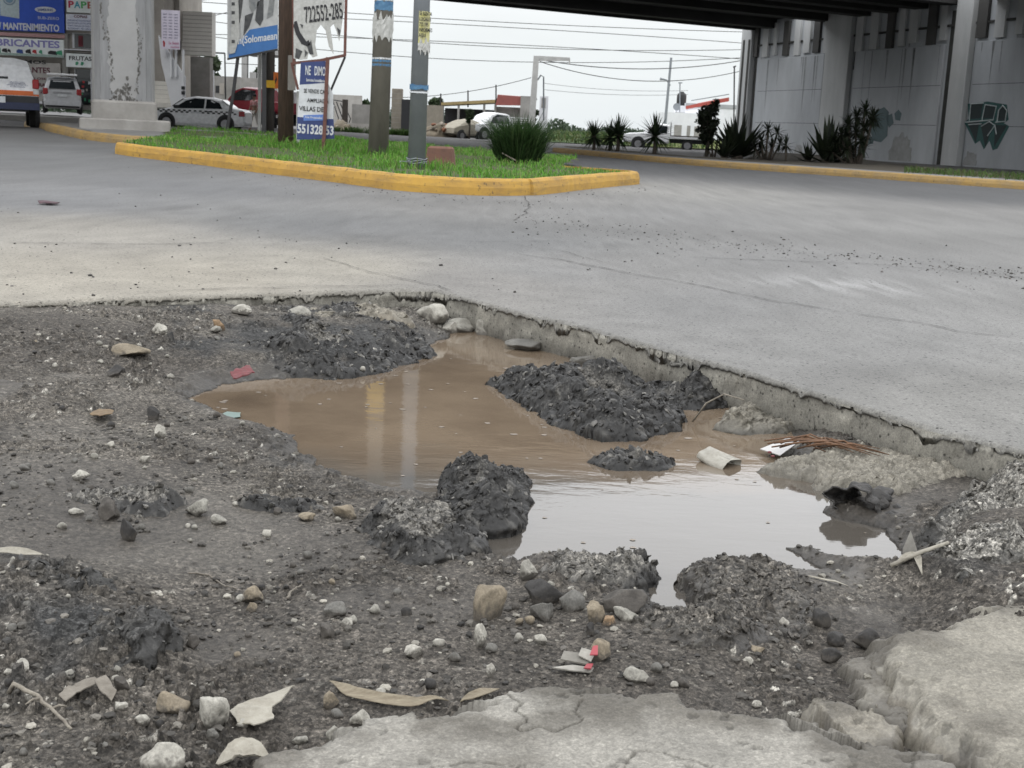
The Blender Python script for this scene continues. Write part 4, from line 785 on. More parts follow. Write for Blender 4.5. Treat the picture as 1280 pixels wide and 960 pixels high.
m = MB(); pspan(m, (102 - 155) * kx, (211 - 155) * kx, -.5, 2.8, gz - .2, zmid - .02); m.build('pier_footing', M_PLINTH, ov, bevel=.03)
m = MB(); rn = random.Random(2)
def spall(cx, cz, r_):
    n_ = rn.randint(5, 9); q = MB(); pts = [(cx + r_ * rn.uniform(.5, 1.2) * math.cos(k * 6.283 / n_), -.004, cz + 1.5 * r_ * rn.uniform(.5, 1.2) * math.sin(k * 6.283 / n_)) for k in range(n_)]; q.plate(pts, (0, -1, 0), .005); m.add([PM @ Vector(v) + pv - oo for v in q.v], q.f)
for k in range(60): spall(rn.gauss(0, .17), ztop + abs(rn.gauss(.1, .2)), rn.uniform(.01, .04))
for s_, z0_, z1_, dx_ in ((.30, ztop + .2, ztop + 1.6, .10), (.36, ztop + .6, ztop + 1.9, -.02), (-.22, ztop + .5, ztop + 1.7, -.12), (-.40, ztop + 1.4, ztop + 2.3, -.1)):
    z = z0_
    while z < z1_: spall(s_ + dx_ * (z - z0_) + rn.uniform(-.03, .03), z, rn.uniform(.01, .032)); z += rn.uniform(.02, .09)
m.build('spalling_specks', surf('spall', (.15, .145, .135), (.07, .067, .063), .95, 8), ov)
m = MB()
rs_ = random.Random(44)
for sg, wd in ((-1, .24), (1, .22)):                              # broad darker grey bands down both flanks, ragged inner edge
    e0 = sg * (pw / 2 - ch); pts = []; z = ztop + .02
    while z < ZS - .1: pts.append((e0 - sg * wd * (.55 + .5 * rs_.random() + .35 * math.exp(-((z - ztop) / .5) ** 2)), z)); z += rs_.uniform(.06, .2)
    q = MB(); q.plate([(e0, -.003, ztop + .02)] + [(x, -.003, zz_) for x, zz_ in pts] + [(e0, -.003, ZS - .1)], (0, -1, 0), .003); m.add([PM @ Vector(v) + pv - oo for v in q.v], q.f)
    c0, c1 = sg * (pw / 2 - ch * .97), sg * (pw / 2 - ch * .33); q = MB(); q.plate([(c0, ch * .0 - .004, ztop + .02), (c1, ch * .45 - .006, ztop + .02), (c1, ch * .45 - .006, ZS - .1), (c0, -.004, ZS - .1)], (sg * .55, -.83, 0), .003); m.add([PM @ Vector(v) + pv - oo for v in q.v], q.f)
m.build('flank_band', surf('streak_grey', (.19, .192, .195), (.25, .252, .254), .9, 3, stretch=(3, 3, .4)), ov)
# abutment wall: line W0 -> W1
W0 = P(931, 190, 83.5); W0.z = 0; W1 = P(1280, 213, 57.5); W1.z = 0; WD = (W1 - W0).normalized(); WN = Vector((WD.y, -WD.x, 0)); WN = WN if WN.x < 0 else -WN
def wall_t(x, y):                     # pixel -> (t, z) on the wall plane
    d = ray(x, y); o_ = Vector((0, 0, CAM_H)); k = (W0 - o_).dot(WN) / d.dot(WN); p = o_ + d * k; return (p - W0).dot(WD), p.z
Mw = Matrix((WD, WN, Vector((0, 0, 1)))).transposed()
def wbox(mb, t0, t1, z0, z1, d0, d1, base=None):
    c = W0 + WD * ((t0 + t1) / 2) + WN * ((d0 + d1) / 2) + Vector((0, 0, (z0 + z1) / 2)) - (base if base is not None else oo)
    mb.box(c, (abs(t1 - t0), abs(d1 - d0), abs(z1 - z0)), M=Mw)
tw_ = lambda x, y=120: wall_t(x, y)[0]
TT = [tw_(940), tw_(949), tw_(1032), tw_(1062), tw_(1180), tw_(1192), tw_(1212), tw_(1280) + 1.0]
m = MB(); wbox(m, 0, 60, -.3, ZS + .5, -1.2, 0); m.build('abutment_wall', M_WALLC, ov)
ztop_ = lambda x: wall_t(x, {949: 72, 1065: 58, 1180: 52, 1212: 46}[x])[1]
for t0, t1, d_ in ((-1.0, TT[0], .35), (TT[2], TT[3], .3), (TT[5], TT[6], .35), (TT[7] + 5, TT[7] + 6.3, .3), (TT[7] + 14, TT[7] + 15.3, .3)):
    m = MB(); wbox(m, t0, t1, -.3, ZS + .4, .003, d_); m.build('pilaster', M_WALLL, ov, bevel=.03)
for t0, t1 in ((TT[1], TT[2] - .3), (TT[3] + .4, TT[4] - .2), (TT[6] + .3, TT[7] + 4.6), (TT[7] + 6.6, TT[7] + 13.6)):
    m = MB(); wbox(m, t0, t1, -.3, 5.75, .003, .13); m.build('wall_panel', M_WALLC, ov, bevel=.02)
m = MB(); wbox(m, 0, 60, 6.55, 6.66, .003, .10); m.build('seat_ledge', M_STAIN, ov)
t = .4; k = 0
while t < 34:
    m = MB(); wd = rn.uniform(.35, .8); wbox(m, t, t + wd, 5.85 + rn.uniform(-.1, .1), ZS + .3, .003, .16); m.build('bearing_block', M_WALLL if k % 3 else M_DECK, ov); t += wd + rn.uniform(.35, 1.0); k += 1
for t0, t1, z0, z1 in ((TT[0] - 1.1, TT[0] - .85, .4, 7), (TT[0] - .35, TT[0] - .1, 1.5, 7), (TT[0] + .05, TT[0] + .35, .4, 7), (TT[4] + .0, TT[5] - .05, -.1, 7.3), (TT[2] - .18, TT[2] - .02, 2.2, 6.2), (TT[3] + .1, TT[3] + .36, 4.8, 7.2)):
    m = MB(); wbox(m, t0, t1, z0, z1, .36 if t0 < TT[0] - .05 else .003, .375 if t0 < TT[0] - .05 else .018); m.build('water_streak', M_STAIN, ov)
rs2 = random.Random(70); M_DRIP = surf('drip', (.2, .21, .21), (.3, .31, .315), .9, 4)
for k in range(70):                                               # drips running down from the bearing ledge and panel tops
    t_ = rs2.uniform(.5, 34); zt = rs2.choice((5.7, 5.7, 6.5)); ln = rs2.uniform(.4, 3.2); w_ = rs2.uniform(.03, .12); d_ = .1345 if zt < 6 else .02
    if any(a - .1 < t_ < b + .1 for a, b in ((TT[2] - .4, TT[3] + .5), (TT[4] - .3, TT[6] + .4), (TT[7] + 4.5, TT[7] + 6.7))): continue
    q = lambda tt, zz_: W0 + WD * tt + WN * d_ + Vector((0, 0, zz_)) - oo
    m = MB(); m.plate([q(t_ - w_, zt), q(t_ + w_, zt), q(t_ + w_ * .6, zt - ln * .6), q(t_ + .005, zt - ln), q(t_ - .005, zt - ln), q(t_ - w_ * .5, zt - ln * .5)], WN, .003); m.build('drip_stain', M_DRIP, ov)
m = MB()
for z_ in (1.9, 3.8): wbox(m, TT[1], TT[2] - .3, z_, z_ + .02, .1305, .1335); wbox(m, TT[3] + .4, TT[4] - .2, z_, z_ + .02, .1305, .1335); wbox(m, TT[6] + .3, TT[7] + 4.6, z_, z_ + .02, .1305, .1335)
m.build('formwork_joint', M_STAIN, ov)
for t0, r_ in ((tw_(1128, 195), 1.1), (tw_(1216, 200), .55), (tw_(1000, 195), .5)):      # damp soot at the foot of the wall
    m = MB(); pts = []
    for k in range(20):
        a = math.pi * k / 19; rr = r_ * rn.uniform(.85, 1.1); pts.append(W0 + WD * (t0 + rr * math.cos(a)) + WN * .134 + Vector((0, 0, max(0.02, .1 + rr * 1.25 * math.sin(a)))) - oo)
    m.plate(pts, WN, .004); m.build('soot_stain', surf('soot', (.24, .245, .235), (.33, .335, .335), .95, 2), ov)
# graffiti sprayed on the wall (flat paint, letters as shapes)
M_GD, M_GT, M_GW = flat('paint_black_green', (.010, .022, .024), .6), flat('paint_teal', (.02, .085, .08), .6), flat('paint_white', (.5, .55, .55), .6)
def wp(x, y, d): t_, z = wall_t(x, y); return W0 + WD * t_ + WN * d + Vector((0, 0, z)) - oo
def gpoly(name, px, mat, d): m = MB(); m.plate([wp(x, y, d) for x, y in px], WN, .004); return m.build(name, mat, ov)
d0 = .136
gpoly('graffiti_glow', [(1213, 130), (1238, 127), (1262, 131), (1264, 150), (1258, 154), (1265, 158), (1250, 186), (1244, 188), (1240, 176), (1233, 187), (1228, 176), (1222, 180), (1209, 154), (1214, 148)], M_GT, d0)
for px in ([(1217, 130), (1232, 129), (1229, 148), (1216, 149)], [(1234, 131), (1249, 132), (1246, 148), (1232, 148)], [(1251, 138), (1256, 132), (1262, 136), (1261, 152), (1249, 150)], [(1212, 152), (1228, 150), (1223, 178)], [(1229, 155), (1245, 153), (1235, 185)], [(1247, 156), (1262, 157), (1246, 184)]):
    gpoly('graffiti_letter', px, M_GD, d0 + .006)
def gline(px, w_=.045, d=None, mat=None):
    m = MB(); m.tube([wp(x, y, (d or d0 + .013)) for x, y in px], w_, 6); return m.build('graffiti_outline', mat or M_GW, ov)
for px in ([(1215, 151), (1217, 130), (1233, 129)], [(1210, 153), (1245, 150), (1249, 133), (1235, 131), (1231, 150)], [(1230, 158), (1240, 152), (1247, 157), (1238, 170)], [(1250, 152), (1252, 138), (1257, 132), (1262, 138), (1260, 152), (1248, 153)], [(1214, 156), (1230, 155)], [(1247, 156), (1249, 168)]):
    gline(px, .028)
M_GB = flat('paint_blue_grey', (.06, .11, .12), .6)
for px in ([(1100, 138), (1108, 134), (1114, 140), (1112, 170), (1104, 178), (1094, 176), (1090, 160)], [(1110, 146), (1118, 142), (1120, 154), (1114, 160)], [(1121, 142), (1126, 137), (1130, 142), (1128, 151), (1122, 150)], [(1086, 172), (1096, 170), (1094, 180), (1086, 180)]):
    gpoly('graffiti_shape', px, M_GB, d0)
# ================================================================== KERBED ISLANDS
M_YEL = surf('yellow_kerb', (.46, .275, .045), (.33, .21, .06), .85, 2.6, .3, 30, grime=.9)
M_YELW = surf('worn_yellow_kerb', (.32, .215, .075), (.22, .18, .12), .85, 2.2, .25, 30, grime=.5)
M_PAV = surf('pavement', (.19, .187, .18), (.14, .138, .132), .9, 1.5, .2, 20, grime=.3)
M_SOIL = surf('soil', (.07, .06, .045), (.045, .04, .03), .95, 3, .5, 14)
def kerb(name, pts, w_, h, mat, label, seed=1, closed=False):
    """a cast kerb running along ground points: front face battered, top edge rounded, chipped"""
    P3 = []
    for a, b in zip(pts[:-1], pts[1:]):
        n = max(2, int((b - a).length / .12)); P3 += [a.lerp(b, i / n) for i in range(n)]
    P3.append(pts[-1])
    for _ in range(6): P3 = [P3[0]] + [(P3[i - 1] + P3[i] * 2 + P3[i + 1]) / 4 for i in range(1, len(P3) - 1)] + [P3[-1]]
    prof = [(-.0, -.1), (-.0, h * .45), (.02, h * .86), (.045, h), (w_ * .6, h * 1.01), (w_, h), (w_, -.1)]; V = []; F_ = []; np_ = len(prof); base = P3[len(P3) // 2].copy(); L_ = 0
    for i, p in enumerate(P3):
        t = (P3[min(i + 1, len(P3) - 1)] - P3[max(i - 1, 0)]); t.z = 0; t.normalize(); nrm = Vector((-t.y, t.x, 0)); L_ += (P3[i] - P3[i - 1]).length if i else 0
        ch = float(fbm(np.array([L_ * 3.]), np.array([seed * 9.]), 4, seed)[0]); joint = .012 if (L_ % 1.5) < .1 else 0
        for k, (d_, z_) in enumerate(prof):
            V.append(p + nrm * (d_ + joint + (.03 * max(0, ch - .55) if k in (2, 3) else 0)) + Vector((0, 0, z_ - (.05 * max(0, ch - .6) if k in (2, 3, 4) else 0) + .012 * (ch - .5))) - base)
        if i: F_ += [((i - 1) * np_ + k, i * np_ + k, i * np_ + k + 1, (i - 1) * np_ + k + 1) for k in range(np_ - 1)]
    F_ += [tuple(range(np_)), tuple(range((len(P3) - 1) * np_, len(P3) * np_))[::-1]]
    m = MB(); m.add(V, F_); o = m.build(name, mat, smooth=False); o.location = base; return tag(o, label, 'kerb')
def kerb_mat(name, c1, c2, worn):
    m, nt, b = mat_new(name); L = nt.links; tc = nd(nt, 'ShaderNodeTexCoord')
    a = nd(nt, 'ShaderNodeTexNoise', Scale=2.3, Detail=9.0, Roughness=.72); L.new(tc.outputs['Object'], a.inputs['Vector'])
    d_ = nd(nt, 'ShaderNodeTexNoise', Scale=14.0, Detail=8.0, Roughness=.75); L.new(tc.outputs['Object'], d_.inputs['Vector'])
    mp = nd(nt, 'ShaderNodeMapping'); mp.inputs['Scale'].default_value = (1, 1, 7); L.new(tc.outputs['Object'], mp.inputs[0]); s_ = nd(nt, 'ShaderNodeTexNoise', Scale=1.7, Detail=6.0, Roughness=.7); L.new(mp.outputs[0], s_.inputs['Vector'])
    c = mixrgb(nt, ramp(nt, a.outputs[0], [(.35, 0), (.65, 1)]), c1, c2)
    c = mixrgb(nt, ramp(nt, s_.outputs[0], [(.5, 0), (.66, .6)]), c, (.17, .12, .06))
    ad = nd(nt, 'ShaderNodeMath', operation='ADD'); L.new(a.outputs[0], ad.inputs[0]); L.new(d_.outputs[0], ad.inputs[1])
    c = mixrgb(nt, ramp(nt, ad.outputs[0], [(worn, 0), (worn + .025, .9)]), c, (.2, .19, .17))
    c = mixrgb(nt, ramp(nt, d_.outputs[0], [(.59, 0), (.64, .8)]), c, (.05, .043, .035))
    L.new(c, b.inputs['Base Color']); b.inputs['Roughness'].default_value = .8; bp = nd(nt, 'ShaderNodeBump', Strength=.4, Distance=.01); L.new(ad.outputs[0], bp.inputs['Height']); L.new(bp.outputs[0], b.inputs['Normal']); return m
M_YEL = kerb_mat('chipped_yellow_kerb', (.48, .285, .05), (.36, .21, .05), 1.07); M_YELW = kerb_mat('worn_kerb', (.36, .23, .07), (.26, .19, .1), 1.04)
H_K = .2
fr_px = [(143, 192), (160, 195), (250, 206), (380, 223), (500, 239), (600, 245), (655, 245), (668, 244)]
K1 = [GR(x, y) for x, y in fr_px]; kerb('yellow_kerb', K1, .16, H_K, M_YEL, 'long yellow painted kerb along the front of the grass island', 3)
K2 = [GR(x, y) for x, y in ((668, 244.5), (700, 241), (750, 235), (803, 230))]; K2b = [K2[-1] + Vector((-.15, .6, 0)), K2[-1] + Vector((-1.2, 1.6, 0))]
kerb('yellow_kerb', K2 + K2b, .16, H_K, M_YEL, 'short pale yellow kerb turning the right corner of the grass island', 8)
gtop = H_K - .03
isl_front = [p.copy() for p in K1[:-1]] + [p.copy() for p in K2]
isl_back = [Vector((-9.0, 33.5, .1)), Vector((-5, 35, 0)), Vector((-1, 33, 0)), Vector((1.4, 29, 0)), K2b[1] + Vector((.0, 0, 0))][::-1]
ISL = [(p.x, p.y) for p in isl_front] + [(p.x, p.y) for p in isl_back]
def isl_z(X, Y): return road_z(X, Y) + gtop + .05 * (fbm(np.asarray(X) * 1.2, np.asarray(Y) * 1.2, 3, 66) - .5)
gx, gy = np.arange(-12, 4.5, .2), np.arange(15, 36.5, .2); X, Y = np.meshgrid(gx, gy); d = poly_sd(X, Y, ISL); keep = (d > .02)[:-1, :-1] & (d > .02)[1:, 1:] & (d > .02)[1:, :-1] & (d > .02)[:-1, 1:]
M_TURF = surf('turf_soil', (.05, .075, .02), (.06, .055, .03), .95, 3, .4, 20)
o = link_mesh('turf_base', np_mesh('turf_base', np.stack([X, Y, isl_z(X, Y)], -1).reshape(-1, 3), grid_quads(*X.shape, mask=keep)), M_TURF); tag(o, kind='structure')
def blades(name, pts, hts, wd, lean, mat_cols, mat, seed, rnd_col=.35):
    r = np.random.default_rng(seed); n = len(pts); pts = np.asarray(pts); hts = np.asarray(hts)
    a = r.uniform(0, 6.283, n); l = r.normal(0, lean, (n, 2)) * hts[:, None]; w_ = wd * r.uniform(.6, 1.4, n); sx, sy = np.cos(a) * w_, np.sin(a) * w_; V = np.empty((n, 5, 3))
    V[:, 0] = pts + np.stack([-sx, -sy, 0 * sx], -1); V[:, 1] = pts + np.stack([sx, sy, 0 * sx], -1)
    mid = pts + np.stack([l[:, 0] * .35, l[:, 1] * .35, hts * .6], -1); V[:, 2] = mid + np.stack([sx * .8, sy * .8, 0 * sx], -1); V[:, 3] = mid - np.stack([sx * .8, sy * .8, 0 * sx], -1)
    V[:, 4] = pts + np.stack([l[:, 0], l[:, 1], hts * (1 - .3 * np.minimum(1, np.hypot(l[:, 0], l[:, 1]) / hts))], -1)
    b = (np.arange(n) * 5)[:, None]; tri = np.concatenate([b + [0, 1, 2], b + [0, 2, 3], b + [3, 2, 4]], 0); cols = np.array(mat_cols)
    c = cols[r.integers(0, len(cols), n)] * r.uniform(1 - rnd_col, 1 + rnd_col, (n, 1)); C = np.ones((n, 5, 4)) * .3; C[..., :3] = c[:, None]
    return link_mesh(name, np_mesh(name, V.reshape(-1, 3), tri, False, C.reshape(-1, 4)), mat)
def leaf_mat(name, tr=.25):
    m, nt, b = mat_new(name); L = nt.links; at = nd(nt, 'ShaderNodeAttribute', attribute_name='tone'); L.new(at.outputs['Color'], b.inputs['Base Color']); b.inputs['Roughness'].default_value = .55; b.inputs['Specular IOR Level'].default_value = .3
    t = nd(nt, 'ShaderNodeBsdfTranslucent'); L.new(at.outputs['Color'], t.inputs['Color']); mx = nd(nt, 'ShaderNodeMixShader', Fac=tr); L.new(b.outputs[0], mx.inputs[1]); L.new(t.outputs[0], mx.inputs[2]); L.new(mx.outputs[0], nt.nodes['Material Output'].inputs[0]); return m
M_GRASS = leaf_mat('grass_blade', .35)
GRASS = [(.10, .27, .028), (.13, .31, .04), (.08, .21, .024), (.16, .32, .06), (.07, .17, .025), (.19, .23, .08)]
r = np.random.default_rng(8); N = 90000; X = r.uniform(-12, 4.5, N); Y = r.uniform(15, 36, N); d = poly_sd(X, Y, ISL); k = (d > .16) & (r.random(N) < .15 + .85 * sstep(.35, .55, fbm(X, Y, 3, 61))); X, Y, d = X[k], Y[k], d[k]
h = .035 + .07 * r.random(len(X)) ** 1.5 + .09 * sstep(.5, .7, fbm(X * .8, Y * .8, 3, 62)) * r.random(len(X)) + .06 * sstep(1.5, 4, d) * r.random(len(X))
POLES = [(-1.35, 19), (-2.5, 24), (-4.6, 26), (-6.0, 29), (-3.6, 25), (.15, 24)]
for px_, py_ in POLES: h += .2 * np.exp(-((X - px_) ** 2 + (Y - py_) ** 2) / .5) * r.random(len(X))
o = blades('island_grass', np.stack([X, Y, isl_z(X, Y) - .01], -1), h, .007, .45, GRASS, M_GRASS, 21); tag(o, 'bright green grass covering the kerbed island', 'grass', kind='stuff')
# pier island behind on the left
K3 = [GR(x, y) for x, y in ((30, 158), (58, 164), (100, 174), (155, 180), (210, 183), (275, 184))]; kerb('yellow_kerb', K3, .18, .18, M_YELW, 'worn yellow kerb in front of the bridge pier', 15)
isl2 = [(p.x, p.y) for p in K3] + [(K3[-1].x + 1.5, K3[-1].y + 4.5), (K3[-1].x - 3, 36.5), (K3[0].x - 1, 37.5), (K3[0].x - 2.2, 34)]
gx, gy = np.arange(-17, -2, .25), np.arange(22, 38, .25); X, Y = np.meshgrid(gx, gy); d = poly_sd(X, Y, isl2); keep = (d > .05)[:-1, :-1] & (d > .05)[1:, 1:]
tag(link_mesh('pavement', np_mesh('pavement', np.stack([X, Y, road_z(X, Y) + .17], -1).reshape(-1, 3), grid_quads(*X.shape, mask=keep)), M_PAV), kind='structure')
# right-hand kerb, footpath and planting strip under the bridge
K4 = [GR(x, y) for x, y in ((1420, 249), (1280, 237), (1180, 230), (1060, 221), (960, 214), (880, 208), (800, 201), (730, 194), (690, 190))][::-1]
kerb('yellow_kerb', K4, .2, .17, M_YELW, 'worn yellow kerb under the bridge on the right', 27)
fp = [(p.x, p.y + .15) for p in K4]; back = [(p.x + .7, p.y * 1.13 + .4) for p in K4][::-1]
m = MB(); m.plate([(x, y, .13) for x, y in fp] + [(x, y, .13) for x, y in back], (0, 0, 1), .03); tag(m.build('pavement', M_PAV), kind='structure')
m = MB(); wl = [(W0 + WD * (t_) + WN * .0) for t_ in (60, 40, 25, 12, 0, -8)]; pb = [(x, y + .05, .0) for x, y in back]
gxx = MB(); V = []; F_ = []
bk = [(x, y) for x, y in back[::-1]]
for i in range(40):
    s = i / 39; bx = np.interp(s, np.linspace(0, 1, len(bk)), [b[0] for b in bk]); by = np.interp(s, np.linspace(0, 1, len(bk)), [b[1] for b in bk])
    ws = np.clip((bx - 8.2) / (30 - 8.2), 0, 1); wx_, wy_ = W0.x + (W1.x + 7 - W0.x) * ws, W0.y + (W1.y - 14 - W0.y) * ws; kk = float(sstep(6.6, 8.2, bx)); wx_, wy_ = (bx * 1.08) * (1 - kk) + wx_ * kk, (by * 1.09 + .3) * (1 - kk) + wy_ * kk
    for j in range(12):
        q = j / 11; X_, Y_ = bx + (wx_ - bx) * q, by + .03 + (wy_ - by) * q; V.append((X_, Y_, .145 + .12 * (float(fbm(np.array([X_ * .8]), np.array([Y_ * .8]), 3, 91)[0]) - .4) * min(1, q * 6)))
    if i: F_ += [((i - 1) * 12 + j, i * 12 + j, i * 12 + j + 1, (i - 1) * 12 + j + 1) for j in range(11)]
gxx.add(V, F_); tag(gxx.build('planting_soil', M_SOIL, smooth=True), kind='structure')
r = np.random.default_rng(18); pts = []
for _ in range(1500):
    x = r.uniform(1130, 1330); y = 208 + (x - 1060) * .066 + r.normal(0, 1.6); p = G(x, y, .16); pts.append((p.x, p.y, .13))
o = blades('verge_grass', pts, r.uniform(.05, .22, len(pts)), .012, .5, [(.05, .1, .02), (.07, .12, .03), (.09, .1, .045)], M_GRASS, 5); tag(o, 'thin grass growing along the foot of the bridge wall', 'grass', kind='stuff')
# ================================================================== LETTERING
def text(s, w_, h, mat, parent, loc, name='lettering', th=.006, bold=.0, rz=0.0, shear=0.0, align='C', tilt=0.0):
    cu = bpy.data.curves.new('txt', 'FONT'); cu.body = s; cu.size = 1; cu.extrude = .02; cu.offset = bold; cu.shear = shear; cu.resolution_u = 3
    ob = bpy.data.objects.new('txt', cu); COL.objects.link(ob); dg = bpy.context.evaluated_depsgraph_get(); me = bpy.data.meshes.new_from_object(ob.evaluated_get(dg)); bpy.data.objects.remove(ob); bpy.data.curves.remove(cu)
    n = len(me.vertices); c = np.empty(n * 3, np.float32); me.vertices.foreach_get('co', c); c = c.reshape(-1, 3); lo, hi = c.min(0), c.max(0)
    sx = w_ / (hi[0] - lo[0]); sy = h / (hi[1] - lo[1]); x = (c[:, 0] - (lo[0] + hi[0]) / 2) * sx; z = (c[:, 1] - (lo[1] + hi[1]) / 2) * sy; y = -c[:, 2] / .04 * th
    ct, st_ = math.cos(tilt), math.sin(tilt); x, z = x * ct - z * st_, x * st_ + z * ct
    cr, sr = math.cos(rz), math.sin(rz); V = np.stack([x * cr - y * sr, x * sr + y * cr, z], -1) + np.array(loc); me.vertices.foreach_set('co', V.astype(np.float32).ravel()); me.update()
    me.materials.clear(); return link_mesh(name, me, mat, parent)
class Face:                            # a flat sign face at depth D seen between two pixels; local frame for things on it
    def __init__(s, x0, y0, x1, y1, D): a, b = P(x0, y0, D), P(x1, y1, D); s.x0, s.x1, s.z1, s.z0, s.D = a.x, b.x, a.z, b.z, D; s.w = s.x1 - s.x0; s.h = s.z1 - s.z0
    def at(s, u, v): return (s.x0 + u * s.w, s.z0 + v * s.h)
def rel(v, par): return tuple(Vector(v) - par.location)
def board(name, f, mat, par, th=.06, dy=0.0, bevel=0.0):
    m = MB(); m.span(f.x0, f.x1, f.D + dy, f.D + dy + th, f.z0, f.z1); m.v = [rel(v, par) for v in m.v]; return m.build(name, mat, par, bevel=bevel)
def ftext(s, f, u0, u1, v0, v1, mat, par, dy=-.004, **k):
    (xa, za), (xb, zb) = f.at(u0, v0), f.at(u1, v1); base = k.pop('base', par.location); return text(s, xb - xa, zb - za, mat, par, tuple(Vector(((xa + xb) / 2, f.D + dy, (za + zb) / 2)) - base), **k)
def fpoly(name, f, uv, mat, par, dy=-.004, th=.004, base=None):
    m = MB(); b = base if base is not None else par.location; m.plate([Vector((f.at(u, v)[0], f.D + dy, f.at(u, v)[1])) - b for u, v in uv], (0, -1, 0), th); return m.build(name, mat, par)
K_W, K_B, K_BL, K_R = flat('white_paint', (.62, .64, .66), .6), flat('black_paint', (.025, .025, .028), .6), flat('blue_paint', (.035, .075, .26), .5), flat('red_paint', (.4, .03, .035), .5)
K_GR, K_NAVY = flat('green_paint', (.05, .3, .16), .5), flat('navy_vinyl', (.035, .055, .17), .45)
# ================================================================== POLES AND SIGNS ON THE ISLAND
M_STEEL = surf('galvanised_steel', (.25, .27, .29), (.2, .215, .235), .5, 3, metal=.25, grime=.2)
M_CPOLE = surf('pole_concrete', (.2, .185, .16), (.13, .12, .105), .9, 3, .2, 30, grime=.4, stretch=(1, 1, .3))
M_WOODP = surf('pole_wood', (.115, .075, .055), (.06, .042, .034), .85, 6, .5, 30, stretch=(6, 6, .5)); M_WOODD = surf('dark_wood', (.06, .052, .045), (.035, .03, .027), .9, 6, .5, 30, stretch=(6, 6, .5))
M_RUST = surf('rusty_steel', (.17, .075, .06), (.1, .05, .042), .8, 12); M_BLKS = flat('black_steel', (.03, .03, .032), .5)
M_PAPER = surf('torn_paper', (.5, .5, .48), (.36, .36, .34), .85, 14, .3, 40); M_YPAP = surf('yellow_flyer', (.58, .55, .2), (.5, .48, .3), .8, 8); M_BPAP = surf('blue_poster', (.05, .13, .25), (.1, .22, .34), .7, 9)
def pole_axis(xb, yb, xt, yt, D): a, b = P(xb, yb, D), P(xt, yt, D); return a, b
# grey steel pole
D = 19.0; a, b = pole_axis(520.5, 210, 527.5, 0, D); up = (b - a) / (b.z - a.z); base = Vector((a.x, D, float(isl_z(a.x, D)) - .05)); sp_ = empty('steel_pole', base, 'grey steel pole with yellow flyer and wire tied round its foot', 'pole'); rb, rt = 11.3 * D / F_PX, 9.6 * D / F_PX
at_ = lambda z: Vector((up.x * (z - base.z), 0, z - base.z))
def ring_tube(z0, z1, r0, r1, n=16): m = MB(); m.tube([at_(z0), at_(z1)], [r0, r1], n); return m
ring_tube(base.z, 7.3, rb, rt * .75, 12).build('shaft', M_STEEL, sp_, True)
def wrap(name, zc0, zc1, r_, a0, a1, mat, par, atf, jag=0.0, seed=1):
    rn = random.Random(seed); V = []; n = 18; m_ = 6
    for j in range(m_):
        for i in range(n):
            a = a0 + (a1 - a0) * i / (n - 1); z = zc0 + (zc1 - zc0) * j / (m_ - 1) + (rn.uniform(-jag, jag) if j in (0, m_ - 1) else 0); q = r_ + rn.uniform(0, jag * .25); p = atf(z); V.append((p.x + q * math.cos(a), p.y + q * math.sin(a), p.z))
    F_ = [(j * n + i, j * n + i + 1, (j + 1) * n + i + 1, (j + 1) * n + i) for j in range(m_ - 1) for i in range(n - 1)]; m = MB(); m.add(V, F_); o = m.build(name, mat, par, fix=False); s_ = o.modifiers.new('t', 'SOLIDIFY'); s_.thickness = .003; s_.offset = 1; return o
zz = lambda x, y: P(x, y, D).z
rr = rb * .93
fl_ = wrap('flyer', zz(530, 55), zz(530, 15), rr * 1.05, -1.75, -.25, M_YPAP, sp_, at_, .004)
fx = P(530, 34, D); text('SE RENTA\nLOCALES\n722 195\nINFORMES\nAQUI', .2, .36, K_B, fl_, (fx.x + .035 - base.x, -rr * 1.07 - .004, zz(530, 32) - base.z), rz=.42, name='print', bold=.01)
wrap('flyer', zz(530, 66), zz(530, 52), rr * 1.04, -1.75, -.1, M_PAPER, sp_, at_, .05, 5)
wrap('poster_band', zz(524, 112), zz(524, 106), rr * 1.07, -3.14, .1, M_BPAP, sp_, at_, .01, 7); wrap('poster_band', zz(524, 116.5), zz(524, 114.5), rr * 1.07, -3.14, .1, K_W, sp_, at_, .003, 8)
m = MB()
for k in range(3):
    z = base.z + .14 + .03 * k; m.tube([at_(z) + Vector((math.cos(t_ * .52) * rb * 1.1, math.sin(t_ * .52) * rb * 1.1, .012 * math.sin(t_ * 2 + k))) for t_ in range(13)], .008, 5)
m.tube([at_(base.z + .16) + Vector((-.1, -rb, 0)), at_(base.z + .1) + Vector((-.22, -rb - .1, .06)), at_(base.z + .05) + Vector((-.2, -rb - .15, -.02))], .006, 5); m.build('wire_tie', M_STEEL, sp_, True)
tl = at_(5.55); m = MB(); m.box(tl + Vector((-.12, -rt - .06, 0)), (.95, .03, .75)); sg = m.build('sign_plate', surf('lime_plate', (.42, .45, .2), (.33, .36, .17), .5, 3), sp_, bevel=.01); m = MB(); m.box(tl + Vector((-.12, -rt - .08, 0)), (.8, .006, .1)); m.build('stripe', K_GR, sg)
